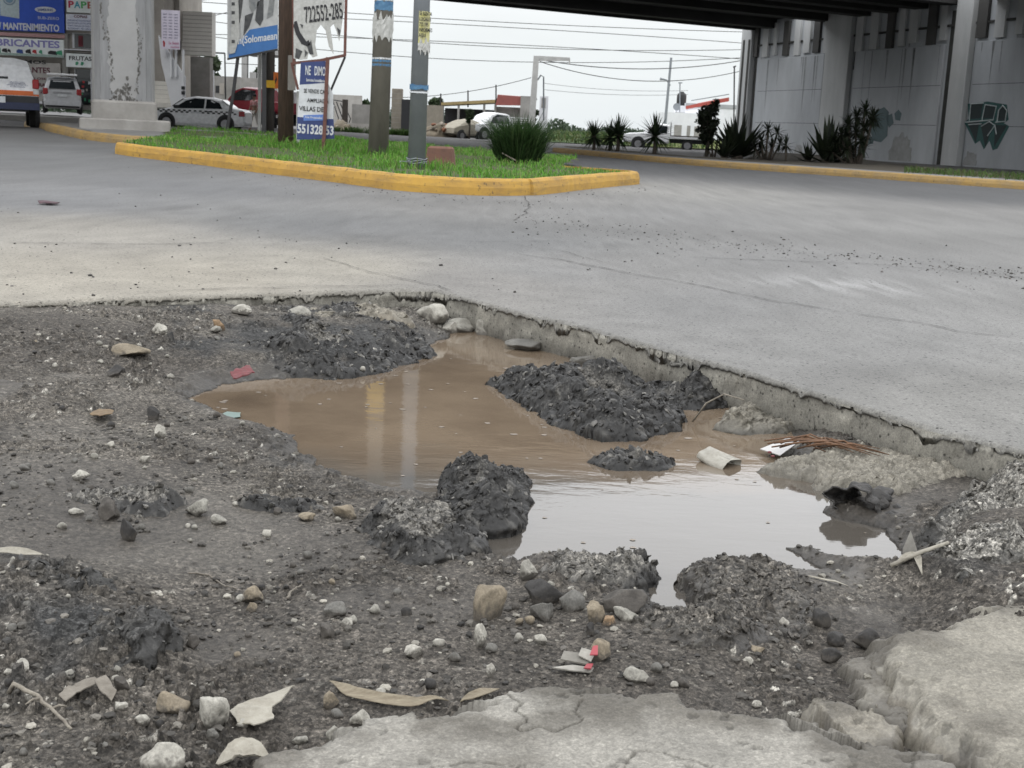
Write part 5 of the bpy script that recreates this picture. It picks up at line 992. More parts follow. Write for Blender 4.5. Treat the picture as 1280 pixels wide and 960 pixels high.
# concrete pole with posters
D2 = 24.0; a, b = pole_axis(472.5, 196, 480, 0, D2); up2 = (b - a) / (b.z - a.z); base2 = Vector((a.x, D2, float(isl_z(a.x, D2)) - .05)); cp = empty('concrete_pole', base2, 'brown grey concrete pole with torn posters and blue bands', 'pole'); at2 = lambda z: Vector((up2.x * (z - base2.z), 0, z - base2.z)); r0, r1 = 12.6 * D2 / F_PX, 10.6 * D2 / F_PX
m = MB(); m.tube([at2(base2.z), at2(9)], [r0, r1 * .75], 20); m.build('shaft', M_CPOLE, cp, True); z2 = lambda y: P(478, y, D2).z
wrap('poster_band', z2(14), z2(2), r1 * 1.04, -3.3, .2, M_BPAP, cp, at2, .02, 3); wrap('poster_band', z2(1.5), z2(0), r1 * 1.05, -3.3, .2, K_W, cp, at2, .005, 4); wrap('torn_poster', z2(48), z2(20), r1 * 1.06, -3.1, .25, M_PAPER, cp, at2, .09, 9)
wrap('poster_band', z2(78), z2(75), r1 * 1.08, -3.3, .2, M_BPAP, cp, at2, .004, 6); wrap('poster_band', z2(83), z2(80), r1 * 1.08, -3.3, .2, M_BPAP, cp, at2, .008, 6); wrap('poster_band', z2(74.5), z2(72.5), r1 * 1.08, -3.3, .2, K_W, cp, at2, .003, 5)
wrap('poster_band', z2(-95), z2(-55), r1 * 1.05, -3.3, .2, surf('yellow_poster', (.5, .33, .06), (.42, .28, .08), .7, 6), cp, at2, .02, 11)
# brown wooden pole, dark wooden post, black posts
def post(name, xb, yb, xt, yt, D_, r_, ztop, mat, label, sq=False, n=12):
    a, b = P(xb, yb, D_), P(xt, yt, D_); u_ = (b - a) / (b.z - a.z); zb = float(isl_z(a.x, D_)) - .05 if D_ < 36 else float(road_z(a.x, D_)); base = Vector((a.x + u_.x * (zb - a.z), D_, zb)); o = empty(name, base, label, 'post'); m = MB(); m.tube([Vector((0, 0, 0)), Vector((u_.x * (ztop - zb), 0, ztop - zb))], [r_, r_ * .9], 4 if sq else n); m.build('shaft', mat, o, not sq); return o, lambda z: Vector((u_.x * (z - zb), 0, z - zb))
wpo, wat = post('wooden_pole', 357, 175, 358, 0, 26, 9.6 * 26 / F_PX, 9, M_WOODP, 'reddish brown wooden pole between the two billboards')
f = Face(360, 69, 369, 113, 25.6); board('nailed_board', f, surf('grey_board', (.22, .21, .19), (.15, .14, .13), .9, 6, stretch=(5, 5, 1)), wpo, .05)
wp2, _ = post('wooden_post', 337, 172, 338.5, 60, 35, 5.4 * 35 / F_PX, 4.2, M_WOODD, 'dark grey wooden post carrying small yellow and orange plates')
f = Face(329, 100, 343.5, 110, 34.6); yp = board('yellow_plate', f, flat('yellow_plate_paint', (.62, .36, .02), .5), wp2, .02)
f = Face(342, 90, 348, 111, 34.75); op_ = board('orange_plate', f, flat('orange_plate_paint', (.62, .16, .03), .5), wp2, .02); fpoly('arrow', f, [(.3, .25), (.75, .55), (.45, .85), (.45, .6), (.2, .5)], K_B, op_, base=wp2.location)
post('concrete_post', 324, 172, 325, 62, 34.2, 2.6 * 33 / F_PX, 3.0, surf('pale_post', (.3, .3, .29), (.22, .22, .21), .9, 4), 'slim pale square post beside the black billboard leg', True)
post('stub_post', 372.5, 176, 373, 114, 25.9, .045, 1.35, M_PAPER, 'thin whitish stake beside the sale banner', True)
# left billboard
Db = 33.0; bb = empty('billboard', Vector((P(315, 176, Db).x, Db, float(isl_z(-6.5, Db)))), 'tilted billboard with torn print and blue strip on two black legs', 'billboard'); bo = bb.location
def bp(x, y, dy=0.0): return P(x, y, Db) + Vector((0, dy, 0)) - bo
def bquad(name, px, mat, par, dy, th): m = MB(); m.plate([bp(x, y, dy) for x, y in px], (0, -1, 0), th); return m.build(name, mat, par)
panel = bquad('panel', [(284, -60), (284, 73), (347, 61), (347, -60)], surf('faded_print', (.5, .5, .49), (.38, .385, .385), .7, 5), bb, .06, .05)
bquad('blue_strip', [(286, 72.5), (347, 60.5), (347, 31), (312, 37), (297, 55), (286, 66)], surf('strip_blue', (.05, .16, .4), (.04, .13, .33), .6, 3), bb, .004, .004)
M_GP = surf('grey_print', (.16, .17, .175), (.3, .3, .29), .8, 9); M_BP = surf('dark_print', (.05, .052, .055), (.1, .1, .1), .8, 9); rn = random.Random(31)
for px in ([(297, -40), (306, -40), (304, 5), (300, 30), (297, 20)], [(310, -20), (324, -20), (322, 8), (316, 16), (312, 10)], [(322, 2), (330, -4), (329, 24), (324, 32), (319, 26)], [(337, -10), (345, -20), (341, 20), (333, 23)], [(306, 20), (318, 16), (312, 34), (304, 44)]): bquad('torn_print', [(x + rn.uniform(-1, 1), y + rn.uniform(-1, 1)) for x, y in px], M_GP if rn.random() < .6 else M_BP, panel, .003, .004)
bquad('torn_flap', [(288, -60), (296, -60), (299, 20), (300, 45), (294, 66), (287, 68), (290, 30)], M_PAPER, panel, -.03, .006)
for y in (3, 14, 26, 50): bquad('dark_mark', [(290, y), (294, y), (294, y + 4), (290, y + 4)], M_BP, panel, -.04, .004)
tt = text('n(Solomaean', 1.0, .24, K_W, bb, tuple(bp(322, 49, -.006)), shear=.25, bold=.02, tilt=.17); tt = None
tx = bpy.data.objects[-1] if False else None
m = MB(); m.tube([bp(297, 66, .1), bp(290, 120, .1), bp(281, 172, .1)], .05, 4); m.build('leg', M_BLKS, bb)
m = MB(); m.tube([bp(329, 60, .12), bp(329, 176, .12)], .066, 4); m.build('leg', M_BLKS, bb)
m = MB(); m.tube([bp(284, 74, .02), bp(347, 62, .02)], .03, 4); m.build('frame_bar', M_BLKS, bb)
# right billboard: torn sheet in a rusty frame, sale banner hung under it
D3 = 25.0; rbd = empty('billboard', Vector((P(405, 190, D3).x, D3, float(isl_z(P(405, 190, D3).x, D3)))), 'torn white phone number billboard in a rusty steel frame', 'billboard'); ro = rbd.location
def rp(x, y, dy=0.0): return P(x, y, D3) + Vector((0, dy, 0)) - ro
def rtube(name, px, r_, dy=0.0, mat=None): m = MB(); m.tube([rp(x, y, dy) for x, y in px], r_, 4); return m.build(name, mat or M_RUST, rbd)
rtube('frame_bar', [(366, 79), (400, 75.5), (432, 69)], .036); rtube('frame_bar', [(433.5, -40), (431, 70)], .034, .01); rtube('post', [(411, 72), (408, 140), (405.5, 190)], .045, -.13); rtube('brace', [(431, 71), (411, 118)], .026, .04, M_BLKS); rtube('brace', [(364, 78), (372, 112)], .03, .05); rtube('post', [(365, -60), (366, 82)], .03, .1)
m = MB(); sheet = [(367, -40), (432, -40), (430, 12), (427, 34), (424, 52), (421, 40), (417, 30), (413, 34), (416, 56), (417, 68), (411, 58), (407, 38), (401, 31), (396, 38), (394, 56), (397, 70), (391, 72), (386, 66), (384, 74), (376, 75), (367, 73)]
m.plate([rp(x, y) for x, y in sheet], (0, -1, 0), .006); sh = m.build('torn_sheet', M_PAPER, rbd)
t_ = text('722552-285', P(429, 10, D3).x - P(381, 10, D3).x, .30, K_B, sh, tuple(rp(404.5, 16, -.012)), tilt=.16, bold=.012, shear=.1)
m = MB(); m.plate([rp(x, y, -.008) for x, y in ((368, 27), (371, 26), (375, 40), (383, 52), (386, 50), (388, 56), (384, 58), (377, 55), (370, 43), (367, 33))], (0, -1, 0), .004); m.build('phone_symbol', K_B, sh)
for px in ([(375, 30), (379, 31), (378, 36)], [(384, 58), (389, 50), (392, 68), (387, 68)], [(381, 62), (385, 66), (381, 72)], [(370, 60), (378, 64), (374, 74), (369, 72)], [(421, 34), (426, 38), (424, 46)]): m = MB(); m.plate([rp(x, y, -.008) for x, y in px], (0, -1, 0), .004); m.build('print_remnant', M_BP, sh)
bn = empty('sale_banner', Vector((P(394, 176, D3 - .3).x, D3 - .3 + .3, rp(394, 176).z + ro.z)), 'blue and white house for sale banner hanging below the torn billboard', 'banner'); bo2 = bn.location; Dn = D3 - .06
def nq(name, px, mat, dy=0.0, th=.006, par=bn): m = MB(); m.plate([P(x, y, Dn) + Vector((0, dy, 0)) - bo2 for x, y in px], (0, -1, 0), th); return m.build(name, mat, par)
def nt_(s, x0, y0, x1, y1, mat, **k): a, b = P(x0, y0, Dn), P(x1, y1, Dn); c = P((x0 + x1) / 2, (y0 + y1) / 2, Dn); return text(s, b.x - a.x, a.z - b.z, mat, bn, tuple(c + Vector((0, -.012, 0)) - bo2), th=.004, tilt=-.02, **k)
nq('top_field', [(376, 78), (411, 76), (410, 103.5), (374.5, 106)], K_NAVY); nq('white_field', [(374.5, 106), (410, 103.5), (416.5, 118), (416.5, 150), (372, 146)], K_W, .001); nq('bottom_field', [(371.5, 146), (417, 149), (418, 173.5), (371, 174.5)], K_NAVY); nq('light_band', [(379.5, 144), (405, 143), (405, 150.5), (379.5, 151)], flat('light_blue_band', (.12, .22, .55), .5), -.008, .003)
nt_('NE   DIMO', 382, 82, 407, 95, K_W, bold=.02); nt_('Servicios Inmobiliarios', 383, 98, 407, 103, K_W, bold=.02); nt_('SE VENDE CASA', 380, 111, 411, 117.5, K_B, bold=.01); nt_('AMPLIADA', 384, 123, 411, 129, K_B, bold=.01); nt_('VILLAS DEL', 374, 132.5, 408, 140, K_B, bold=.012); nt_('Ana Propiedad', 381, 145, 403, 149.5, K_W, bold=.02); nt_('551328 53', 372, 155, 417, 169, K_W, bold=.03)
# rusty block and the bush
m = MB(); c = P(551, 190, 21); m.box((0, 0, .02), (.5, .4, .34), taper=.82); o = m.build('concrete_block', surf('rusty_block', (.17, .085, .06), (.12, .07, .055), .9, 7, .4, 20), bevel=.03); o.location = (c.x, 21, float(isl_z(c.x, 21)) + .12); tag(o, 'small rusty red block in the grass beside the grey steel pole', 'block')
r = np.random.default_rng(77); c = P(648, 199, 24); zb = float(isl_z(c.x, 24)); n = 2600; a = r.uniform(0, 6.28, n); q = np.sqrt(r.random(n)) * .38; pts = np.stack([np.cos(a) * q, np.sin(a) * q, 0 * q], -1); hh = r.uniform(.3, 1.0, n) * (1 - .2 * q) + .16 * (r.random(n) < .12) * r.random(n)
sb = empty('broom_shrub', (c.x, 24, zb), 'dark green upright broom-like shrub on the grass island', 'shrub'); o = blades('foliage', pts, hh, .0095, .3, [(.022, .05, .014), (.03, .065, .018), (.018, .04, .012), (.05, .085, .03)], M_GRASS, 31); o.parent = sb
dirs = np.stack([np.cos(a), np.sin(a)], -1) * (q * .75)[:, None]; co = np.empty(len(o.data.vertices) * 3, np.float32); o.data.vertices.foreach_get('co', co); co = co.reshape(-1, 5, 3); co[:, 2:4, :2] += (dirs * .35)[:, None]; co[:, 4, :2] += dirs; o.data.vertices.foreach_set('co', co.ravel()); o.data.update()
m = MB()
for k in range(9): aa = k * .7; m.tube([(0.05 * math.cos(aa), .05 * math.sin(aa), -.03), (.2 * math.cos(aa), .2 * math.sin(aa), .5)], [.012, .006], 5)
m.tube([(-.3, -.35, .16), (-.05, -.42, .04)], .012, 6); m.build('stem', M_TWIG, sb)
# ================================================================== VEHICLES
M_GLASS = flat('dark_glass', (.02, .024, .027), .08, 0, .6); M_TYRE = flat('tyre_rubber', (.02, .02, .02), .85); M_RIM = flat('rim_metal', (.3, .3, .31), .4, .6)
M_WHITE = flat('white_car_paint', (.82, .83, .84), .3); M_SILV = flat('silver_car_paint', (.5, .51, .53), .35, .2); M_REDP = flat('red_car_paint', (.26, .02, .035), .35); M_LAMP = flat('red_lamp', (.3, .012, .015), .25); M_CLEAR = flat('clear_lamp', (.55, .55, .54), .2)
M_BUMP = flat('dark_plastic', (.03, .031, .034), .6); M_ORG = flat('orange_stripe', (.62, .14, .03), .4); M_BLUP = flat('dark_blue_plastic', (.02, .028, .07), .5)
class Car:
    """body lofted over stations (x, z_low, z_belt, z_roof, halfwidth_belt, halfwidth_roof); +x is the nose"""
    def __init__(s, name, loc, rz, label, cat, st, paint, wheels, wr, ww=.2):
        s.e = empty(name, loc, label, cat, rz); s.st = st; V = []; F_ = []; n = 11
        for x, zl, zb, zr, hb, hr in st:
            zm = zl + (zb - zl) * .45
            half = [(hb * .90, zl), (hb * .985, zl + .12), (hb, zm), (hb * .985, zb), (hr + (hb - hr) * .04, zr - .05 if zr - zb > .1 else zr), (hr * .55, zr + .015 if zr - zb > .1 else zr + .02)]
            V += [(x, y, z) for y, z in half[:5]] + [(x, half[5][0], half[5][1]), (x, -half[5][0], half[5][1])] + [(x, -y, z) for y, z in half[4::-1]]
        n = 12
        for i in range(len(st) - 1): F_ += [(i * n + k, i * n + (k + 1) % n, (i + 1) * n + (k + 1) % n, (i + 1) * n + k) for k in range(n)]
        F_ += [tuple(range(n))[::-1], tuple(range((len(st) - 1) * n, len(st) * n))]
        m = MB(); m.add(V, F_); s.body = m.build('body', paint, s.e)
        b = s.body.modifiers.new('b', 'BEVEL'); b.width = .025; b.segments = 2; b.limit_method = 'ANGLE'; b.angle_limit = R(28)
        for p in s.body.data.polygons: p.use_smooth = False
        for x in wheels:
            for sd in (-1, 1):
                hb = np.interp(x, [q[0] for q in sorted(st)], [q[4] for q in sorted(st)])
                m = MB(); m.disc_stack((x, sd * (hb - .02), wr + .03), [(wr * 1.22, -.05), (wr * 1.22, .032)] if sd > 0 else [(wr * 1.22, -.032), (wr * 1.22, .05)], 22, 'Y'); m.build('wheel_arch', M_BUMP, s.e)
                w_ = bpy.data.objects.new('wheel', None); COL.objects.link(w_); w_.parent = s.e; w_.location = (x, sd * (hb - ww / 2 + .035), wr)
                m = MB(); m.disc_stack((0, 0, 0), [(wr * .9, -ww / 2), (wr, -ww / 2 + .03), (wr, ww / 2 - .03), (wr * .9, ww / 2)], 22, 'Y'); m.build('tyre', M_TYRE, w_)
                m = MB(); m.disc_stack((0, sd * .012, 0), [(wr * .62, -ww / 2), (wr * .62, ww / 2)], 14, 'Y'); m.build('rim', M_RIM, w_)
    def iv(s, x):
        st = sorted(s.st); xs = [q[0] for q in st]; return [np.interp(x, xs, [q[k] for q in st]) for k in range(1, 6)]
    def side(s, name, xv, mat, sd, off=.012, th=.01, body=False):     # polygon on the body side: (x, v) v in 0..1 belt..roof, or z when body
        pts = []
        for x, v in xv:
            zl, zb, zr, hb, hr = s.iv(x)
            if body: pts.append((x, sd * (hb + off), v))
            else: pts.append((x, sd * (hb * .985 + (hr - hb * .985) * v + off), zb + (zr - .05 - zb) * v))
        m = MB(); m.plate(pts, (0, sd, 0), th); return m.build(name, mat, s.e)
    def quad(s, name, pts, mat, nrm, th=.012, par=None): m = MB(); m.plate(pts, nrm, th); return m.build(name, mat, par or s.e)
    def rear(s, name, y0, y1, z0, z1, mat, x=None, th=.015): x = min(q[0] for q in s.st) if x is None else x; m = MB(); m.span(x - th, x - .001, y0, y1, z0, z1); return m.build(name, mat, s.e, bevel=.004)
SEDAN = [(-2.12, .38, .80, .82, .70, .62), (-2.02, .24, .90, .93, .80, .68), (-1.55, .2, .95, 1.0, .84, .64), (-1.0, .18, .93, 1.32, .85, .58), (-.55, .18, .92, 1.42, .85, .58), (.1, .18, .91, 1.44, .85, .58), (.55, .18, .90, 1.36, .85, .58), (1.15, .18, .88, .94, .84, .66), (1.7, .2, .78, .80, .82, .68), (2.05, .24, .66, .68, .74, .62), (2.15, .34, .56, .57, .62, .55)]
# taxi
D = 57.5; c = P(251, 163, D); gz_ = float(road_z(c.x, D)); tx_ = Car('taxi', (c.x, D, gz_), math.pi, 'white taxi sedan with black checker band passing behind the bridge pier', 'taxi', SEDAN, M_WHITE, (-1.28, 1.28), .31)
for sd in (1, -1):
    tx_.side('window', [(-1.15, .05), (-.98, .78), (-.6, .93), (-.42, .93), (-.42, .05)], M_GLASS, sd); tx_.side('window', [(-.34, .05), (-.34, .93), (.1, .93), (.5, .8), (.98, .1), (.9, .05)], M_GLASS, sd)
    m = MB()
    for k in range(30):
        for j in range(2):
            x = -1.75 + k * .115; z = .70 + j * .065
            if (k + j) % 2 == 0: hb = tx_.iv(x)[3]; m.span(x, x + .115, sd * (hb + .006), sd * (hb + .012), z + .02, z + .085)
    m.build('checker_band', K_B, tx_.e); tx_.side('door_mark', [(-.25, .72), (.2, .72), (.2, .79), (-.25, .79)], K_W, sd, .014, .004, True); m = MB(); m.span(.72, .95, sd * .86, sd * 1.0, .92, 1.04); m.build('side_mirror', M_BUMP, tx_.e, bevel=.02)
    m = MB(); m.span(-2.1, -1.85, sd * .66, sd * .83, .66, .88); m.build('tail_light', M_LAMP, tx_.e, bevel=.02); m = MB(); m.span(1.78, 2.06, sd * .60, sd * .8, .58, .72); m.build('headlight', M_CLEAR, tx_.e, bevel=.02)
    tx_.side('door_handle', [(-.6, .80), (-.45, .80), (-.45, .835), (-.6, .835)], M_BUMP, sd, .01, .015, True)
tx_.quad('windscreen', [(.62, -.52, 1.33), (1.1, -.6, .98), (1.1, .6, .98), (.62, .52, 1.33)], M_GLASS, (1, 0, 1), .02); tx_.quad('rear_window', [(-1.05, -.52, 1.33), (-1.5, -.58, 1.03), (-1.5, .58, 1.03), (-1.05, .52, 1.33)], M_GLASS, (-1, 0, 1.4), .02)
# silver people carrier seen from behind, on the raised shop forecourt
D = 60; c = P(78.5, 142, D); MPV = [(-2.05, .34, .74, .76, .74, .68), (-1.98, .26, .98, 1.05, .80, .70), (-1.85, .22, 1.02, 1.42, .82, .66), (-1.65, .2, 1.03, 1.58, .83, .63), (-.6, .2, 1.02, 1.64, .84, .63), (.4, .2, 1.0, 1.6, .84, .63), (1.2, .2, .96, 1.04, .83, .66), (1.9, .24, .82, .84, .78, .66), (2.1, .34, .6, .62, .66, .6)]
mv = Car('minivan', (c.x - .7, D + 1.95, c.z + .02), math.pi / 2 + .345, 'silver people carrier with roof rack parked at the shop shutter', 'minivan', MPV, M_SILV, (-1.3, 1.3), .31)
mv.quad('rear_window', [(-1.98, -.58, 1.10), (-1.98, .58, 1.10), (-1.80, .5, 1.46), (-1.80, -.5, 1.46)], M_GLASS, (-1, 0, .5), .03)
for sd in (1, -1):
    m = MB(); m.span(-2.05, -1.86, sd * .62, sd * .84, .82, 1.1); m.build('tail_light', M_LAMP, mv.e, bevel=.03); m = MB(); m.span(-2.04, -1.9, sd * .56, sd * .8, .66, .8); m.build('reversing_light', M_CLEAR, mv.e, bevel=.02)
    mv.side('window', [(-1.7, .06), (-1.6, .85), (-.5, .92), (.3, .9), (1.0, .1)], M_GLASS, sd); m = MB(); m.span(.85, 1.0, sd * .85, sd * 1.02, 1.0, 1.14); m.build('side_mirror', M_SILV, mv.e, bevel=.03); m = MB(); m.tube([(-1.6, sd * .58, 1.66), (-1.4, sd * .58, 1.74), (.4, sd * .58, 1.74), (.6, sd * .58, 1.63)], .02, 6); m.build('roof_rail', M_SILV, mv.e)
m = MB(); m.span(-1.9, -1.3, -.66, .66, 1.70, 1.78); m.build('roof_rack', M_WHITE, mv.e, bevel=.015); mv.rear('plate', -.2, .2, .74, .86, K_W, -2.06); mv.rear('trim_bar', -.4, .4, .9, .945, M_RIM, -2.04); mv.rear('bumper', -.8, .8, .34, .54, M_SILV, -2.04, .07); mv.rear('bumper_shadow_gap', -.74, .74, .26, .335, M_BUMP, -2.03, .05)
# white pickup with orange stripe, left edge
D = 33.6; c = P(45, 157, D); ph = .93; cx_ = c.x - ph; gz_ = float(road_z(cx_, D)); PU = [(-2.6, .52, 1.05, 1.07, .88, .86), (-2.55, .5, 1.12, 1.14, .93, .9), (-1.2, .45, 1.12, 1.14, .93, .9), (-.9, .42, 1.14, 1.62, .93, .74), (-.7, .4, 1.14, 1.8, .93, .70), (.5, .4, 1.13, 1.82, .93, .70), (1.0, .4, 1.1, 1.6, .93, .72), (1.5, .42, 1.08, 1.14, .92, .76), (2.3, .46, 1.0, 1.02, .88, .8), (2.6, .55, .8, .82, .75, .7)]
pk = Car('pickup_truck', (cx_ - .95, D + 2.42, gz_), math.pi / 2 + .385, 'white pickup with orange stripe and dark bumper cut by the left edge', 'pickup truck', PU, M_WHITE, (-1.55, 1.6), .38, .26)
z_ = lambda y: P(20, y, D).z - gz_
pk.quad('rear_window', [(-.97, -.66, 1.22), (-.97, .66, 1.22), (-.76, .58, 1.68), (-.76, -.58, 1.68)], M_GLASS, (-1, 0, .3), .03); pk.rear('stripe', -.93, .72, z_(119), z_(113), M_ORG, -2.6, .012); pk.rear('lower_panel', -.93, .93, .56, z_(119.5), M_BUMP, -2.6, .01); pk.rear('bumper', -.94, .94, .46, .64, M_BLUP, -2.6, .16); pk.rear('plate', -.12, .16, .62, .78, K_W, -2.76, .01)
for sd in (1, -1):
    m = MB(); m.span(-2.63, -2.45, sd * .78, sd * .945, z_(110), z_(98)); m.build('tail_light', M_LAMP, pk.e, bevel=.02); m = MB(); m.span(-2.625, -2.45, sd * .79, sd * .94, z_(117.5), z_(110.5)); m.build('reversing_light', M_CLEAR, pk.e, bevel=.02)
    pk.side('window', [(-.75, .06), (-.62, .9), (.5, .9), (1.2, .1)], M_GLASS, sd); pk.side('stripe', [(-2.5, .78), (2.2, .78), (2.2, .9), (-2.5, .9)], M_ORG, sd, .004, .006, True)
m = MB(); m.span(-2.63, -2.601, -.2, .12, z_(99), z_(96)); m.build('tailgate_handle', M_BUMP, pk.e)
for k, (w_, y) in enumerate(((.34, 102.4), (.42, 104.2), (.5, 106.2), (.36, 108.4))): text(('PROTECCION', 'CIVIL MUNICIPAL', 'EMERGENCIAS 911', 'ATENCION')[k], w_, .03, K_NAVY, pk.e, (-2.606, -.42, z_(y)), name='lettering', th=.003, rz=-math.pi / 2)
# dark red pickup behind the taxi
D = 66; c = P(308, 156, D); gz_ = float(road_z(c.x, D)); RP = [(-2.5, .5, 1.0, 1.02, .86, .84), (-.9, .45, 1.04, 1.06, .9, .86), (-.75, .42, 1.06, 1.68, .9, .7), (.3, .4, 1.05, 1.74, .9, .68), (.75, .4, 1.04, 1.6, .9, .7), (1.25, .42, 1.02, 1.08, .9, .74), (2.1, .46, .96, .98, .86, .78), (2.4, .55, .8, .82, .75, .7)]
rp_ = Car('pickup_truck', (c.x + .5, D, gz_ + .25), math.pi - .5, 'dark red pickup standing behind the white taxi', 'pickup truck', RP, M_REDP, (-1.5, 1.5), .36)
for sd in (1, -1): rp_.side('window', [(-.62, .06), (-.58, .88), (.28, .9), (.7, .75), (1.0, .1)], M_GLASS, sd)
rp_.quad('windscreen', [(.82, -.6, 1.56), (1.2, -.68, 1.14), (1.2, .68, 1.14), (.82, .6, 1.56)], M_GLASS, (1, 0, .9), .02)
# white box truck glimpsed between the poles
D = 70; bt = empty('box_truck', (P(358, 158, D).x, D, 0), 'white box truck glimpsed behind the wooden pole', 'truck'); c0 = bt.location
m = MB(); m.span(-1.5, 1.2, 0, 1.9, .9, 2.25); m.build('cargo_box', M_WHITE, bt, bevel=.03); m = MB(); m.span(1.25, 2.3, .05, 1.85, .6, 1.75); m.build('cab', M_WHITE, bt, bevel=.12); m = MB(); m.span(-1.5, 2.2, .2, 1.7, .45, .85); m.build('chassis', M_BUMP, bt); m = MB(); m.span(1.5, 2.2, .03, .05, 1.15, 1.6); m.build('window', M_GLASS, bt)
for x in (-.9, 1.8): m = MB(); m.disc_stack((x, .1, .36), [(.3, -.1), (.36, -.07), (.36, .12), (.3, .15)], 18, 'Y'); m.build('wheel', M_TYRE, bt)
# white flatbed pickup on the right
D = 86; c = P(830, 190, D); FB = [(-.35, .5, 1.05, 1.06, .86, .84), (-.3, .45, 1.08, 1.66, .88, .68), (.5, .42, 1.07, 1.74, .88, .66), (.9, .42, 1.06, 1.62, .88, .68), (1.35, .42, 1.04, 1.1, .88, .74), (2.3, .46, 1.0, 1.02, .86, .78), (2.62, .5, .9, .92, .8, .74)]
px0, px1 = P(774, 185, D).x, P(885, 185, D).x; cxm = px0 + 2.9
fbk = Car('flatbed_truck', (cxm, D, -.12), math.pi - .12, 'white flatbed pickup parked among the spiky palms', 'pickup truck', FB, M_WHITE, (1.65,), .37)
for sd in (1, -1): fbk.side('window', [(-.2, .06), (-.2, .9), (.48, .92), (.85, .75), (1.1, .1)], M_GLASS, sd); m = MB(); m.span(2.35, 2.64, sd * .5, sd * .8, .74, .9); m.build('headlight', M_CLEAR, fbk.e, bevel=.02)
m = MB(); m.span(2.6, 2.68, -.8, .8, .42, .62); m.build('bumper', M_WHITE, fbk.e, bevel=.02); m = MB(); m.span(2.61, 2.66, -.48, .48, .68, .88); m.build('front_grille', M_BUMP, fbk.e); m = MB(); m.span(-2.75, -.4, -.95, .95, .78, .92); m.build('flatbed', M_WHITE, fbk.e, bevel=.015); m = MB(); m.span(-2.7, -.4, -.93, .93, .925, 1.0); m.build('deck_planks', M_WOODD, fbk.e); m = MB(); m.span(-2.6, -.4, -.5, .5, .5, .77); m.build('chassis', M_BUMP, fbk.e)
m = MB()
for y in (-.9, 0, .9): m.tube([(-.42, y, .9), (-.42, y, 1.8)], .025, 6)
m.tube([(-.42, -.9, 1.8), (-.42, .9, 1.8)], .025, 6); m.build('headboard', M_BUMP, fbk.e)
for sd in (-1, 1):
    w_ = bpy.data.objects.new('wheel', None); COL.objects.link(w_); w_.parent = fbk.e; w_.location = (-1.55, sd * .78, .37); m = MB(); m.disc_stack((0, 0, 0), [(.33, -.12), (.37, -.09), (.37, .09), (.33, .12)], 22, 'Y'); m.build('tyre', M_TYRE, w_); m = MB(); m.disc_stack((0, sd * .012, 0), [(.22, -.12), (.22, .12)], 14, 'Y'); m.build('rim', M_RIM, w_)
# white pickup behind the shrub
D = 83; c = P(617, 168, D); wpk = Car('pickup_truck', (c.x - .1, D, .05), math.pi * .5 + 2.35, 'white pickup with slatted bed half hidden behind the shrub', 'pickup truck', RP, M_WHITE, (-1.5, 1.5), .36)
for sd in (1, -1): wpk.side('window', [(-.62, .06), (-.58, .88), (.28, .9), (.7, .75), (1.0, .1)], M_GLASS, sd)
for k in range(4): m = MB(); m.span(-2.5, -.95, -.9, .9, 1.06 + k * .13, 1.12 + k * .13); m.build('bed_slat', M_WHITE, wpk.e)
# ================================================================== BUILDINGS ON THE LEFT
M_STUC = surf('stucco', (.4, .37, .33), (.3, .28, .25), .9, 1.2, .1, 10, grime=.3); M_SHUT = surf('shutter_metal', (.48, .46, .43), (.38, .36, .34), .6, 2, grime=.2); M_SIGNW = surf('sign_white', (.76, .79, .78), (.66, .7, .69), .6, 2); M_SIGNB = surf('sign_blue', (.03, .09, .5), (.025, .075, .4), .5, 2)
M_BLOCK = surf('block_wall', (.4, .385, .36), (.3, .285, .26), .92, 2, .2, 16, grime=.35); M_GREYW = surf('grey_render', (.33, .32, .3), (.22, .215, .2), .92, 1.2, .2, 12, grime=.5); M_WWALL = surf('white_render', (.76, .77, .79), (.66, .67, .69), .85, 1.2, grime=.1)
DS = 64.0; fb = empty('shop_building', (P(40, 133, DS).x, DS, .55), 'two storey shop building with blue repair sign, shutter and glass doors', 'building'); fo = fb.location
def fbox(name, x0, y0, x1, y1, mat, dy0=0.0, dy1=.1, par=None, bevel=0.0, xm=None):
    f = Face(x0, y0, x1, y1, DS); m = MB(); m.span(f.x0, f.x1, DS + dy0, DS + dy1, f.z0, f.z1); m.v = [tuple(Vector(v) - fo) for v in m.v]; return m.build(name, mat, par or fb, bevel=bevel), f
fbox('wall', -90, -40, 119.5, 134, M_STUC, .3, 8); fbox('wall', 119.6, -40, 203, 134, M_STUC, .32, 7)
bs, f1 = fbox('shop_sign', -60, -30, 81.5, 41.5, M_SIGNB, -.12, .02, bevel=.01); dS = -.126
ftext('REPARACION / MANTENIMIENTO', f1, .02, .955, .015, .155, K_W, bs, dS, bold=.03, base=fo)
fpoly('logo_oval', f1, [(.835 + .095 * math.cos(k * .314), .43 + .06 * math.sin(k * .314)) for k in range(20)], K_W, bs, dS, base=fo); ftext('SAMSUNG', f1, .765, .905, .405, .455, K_BL, bs, dS - .008, bold=.02, base=fo); ftext('SUB-ZERO', f1, .765, .955, .245, .30, K_W, bs, dS, base=fo)
fpoly('washer_picture', f1, [(.43, .28), (.60, .24), (.605, .95), (.43, .95)], flat('print_pale', (.42, .5, .52), .5), bs, dS, base=fo)
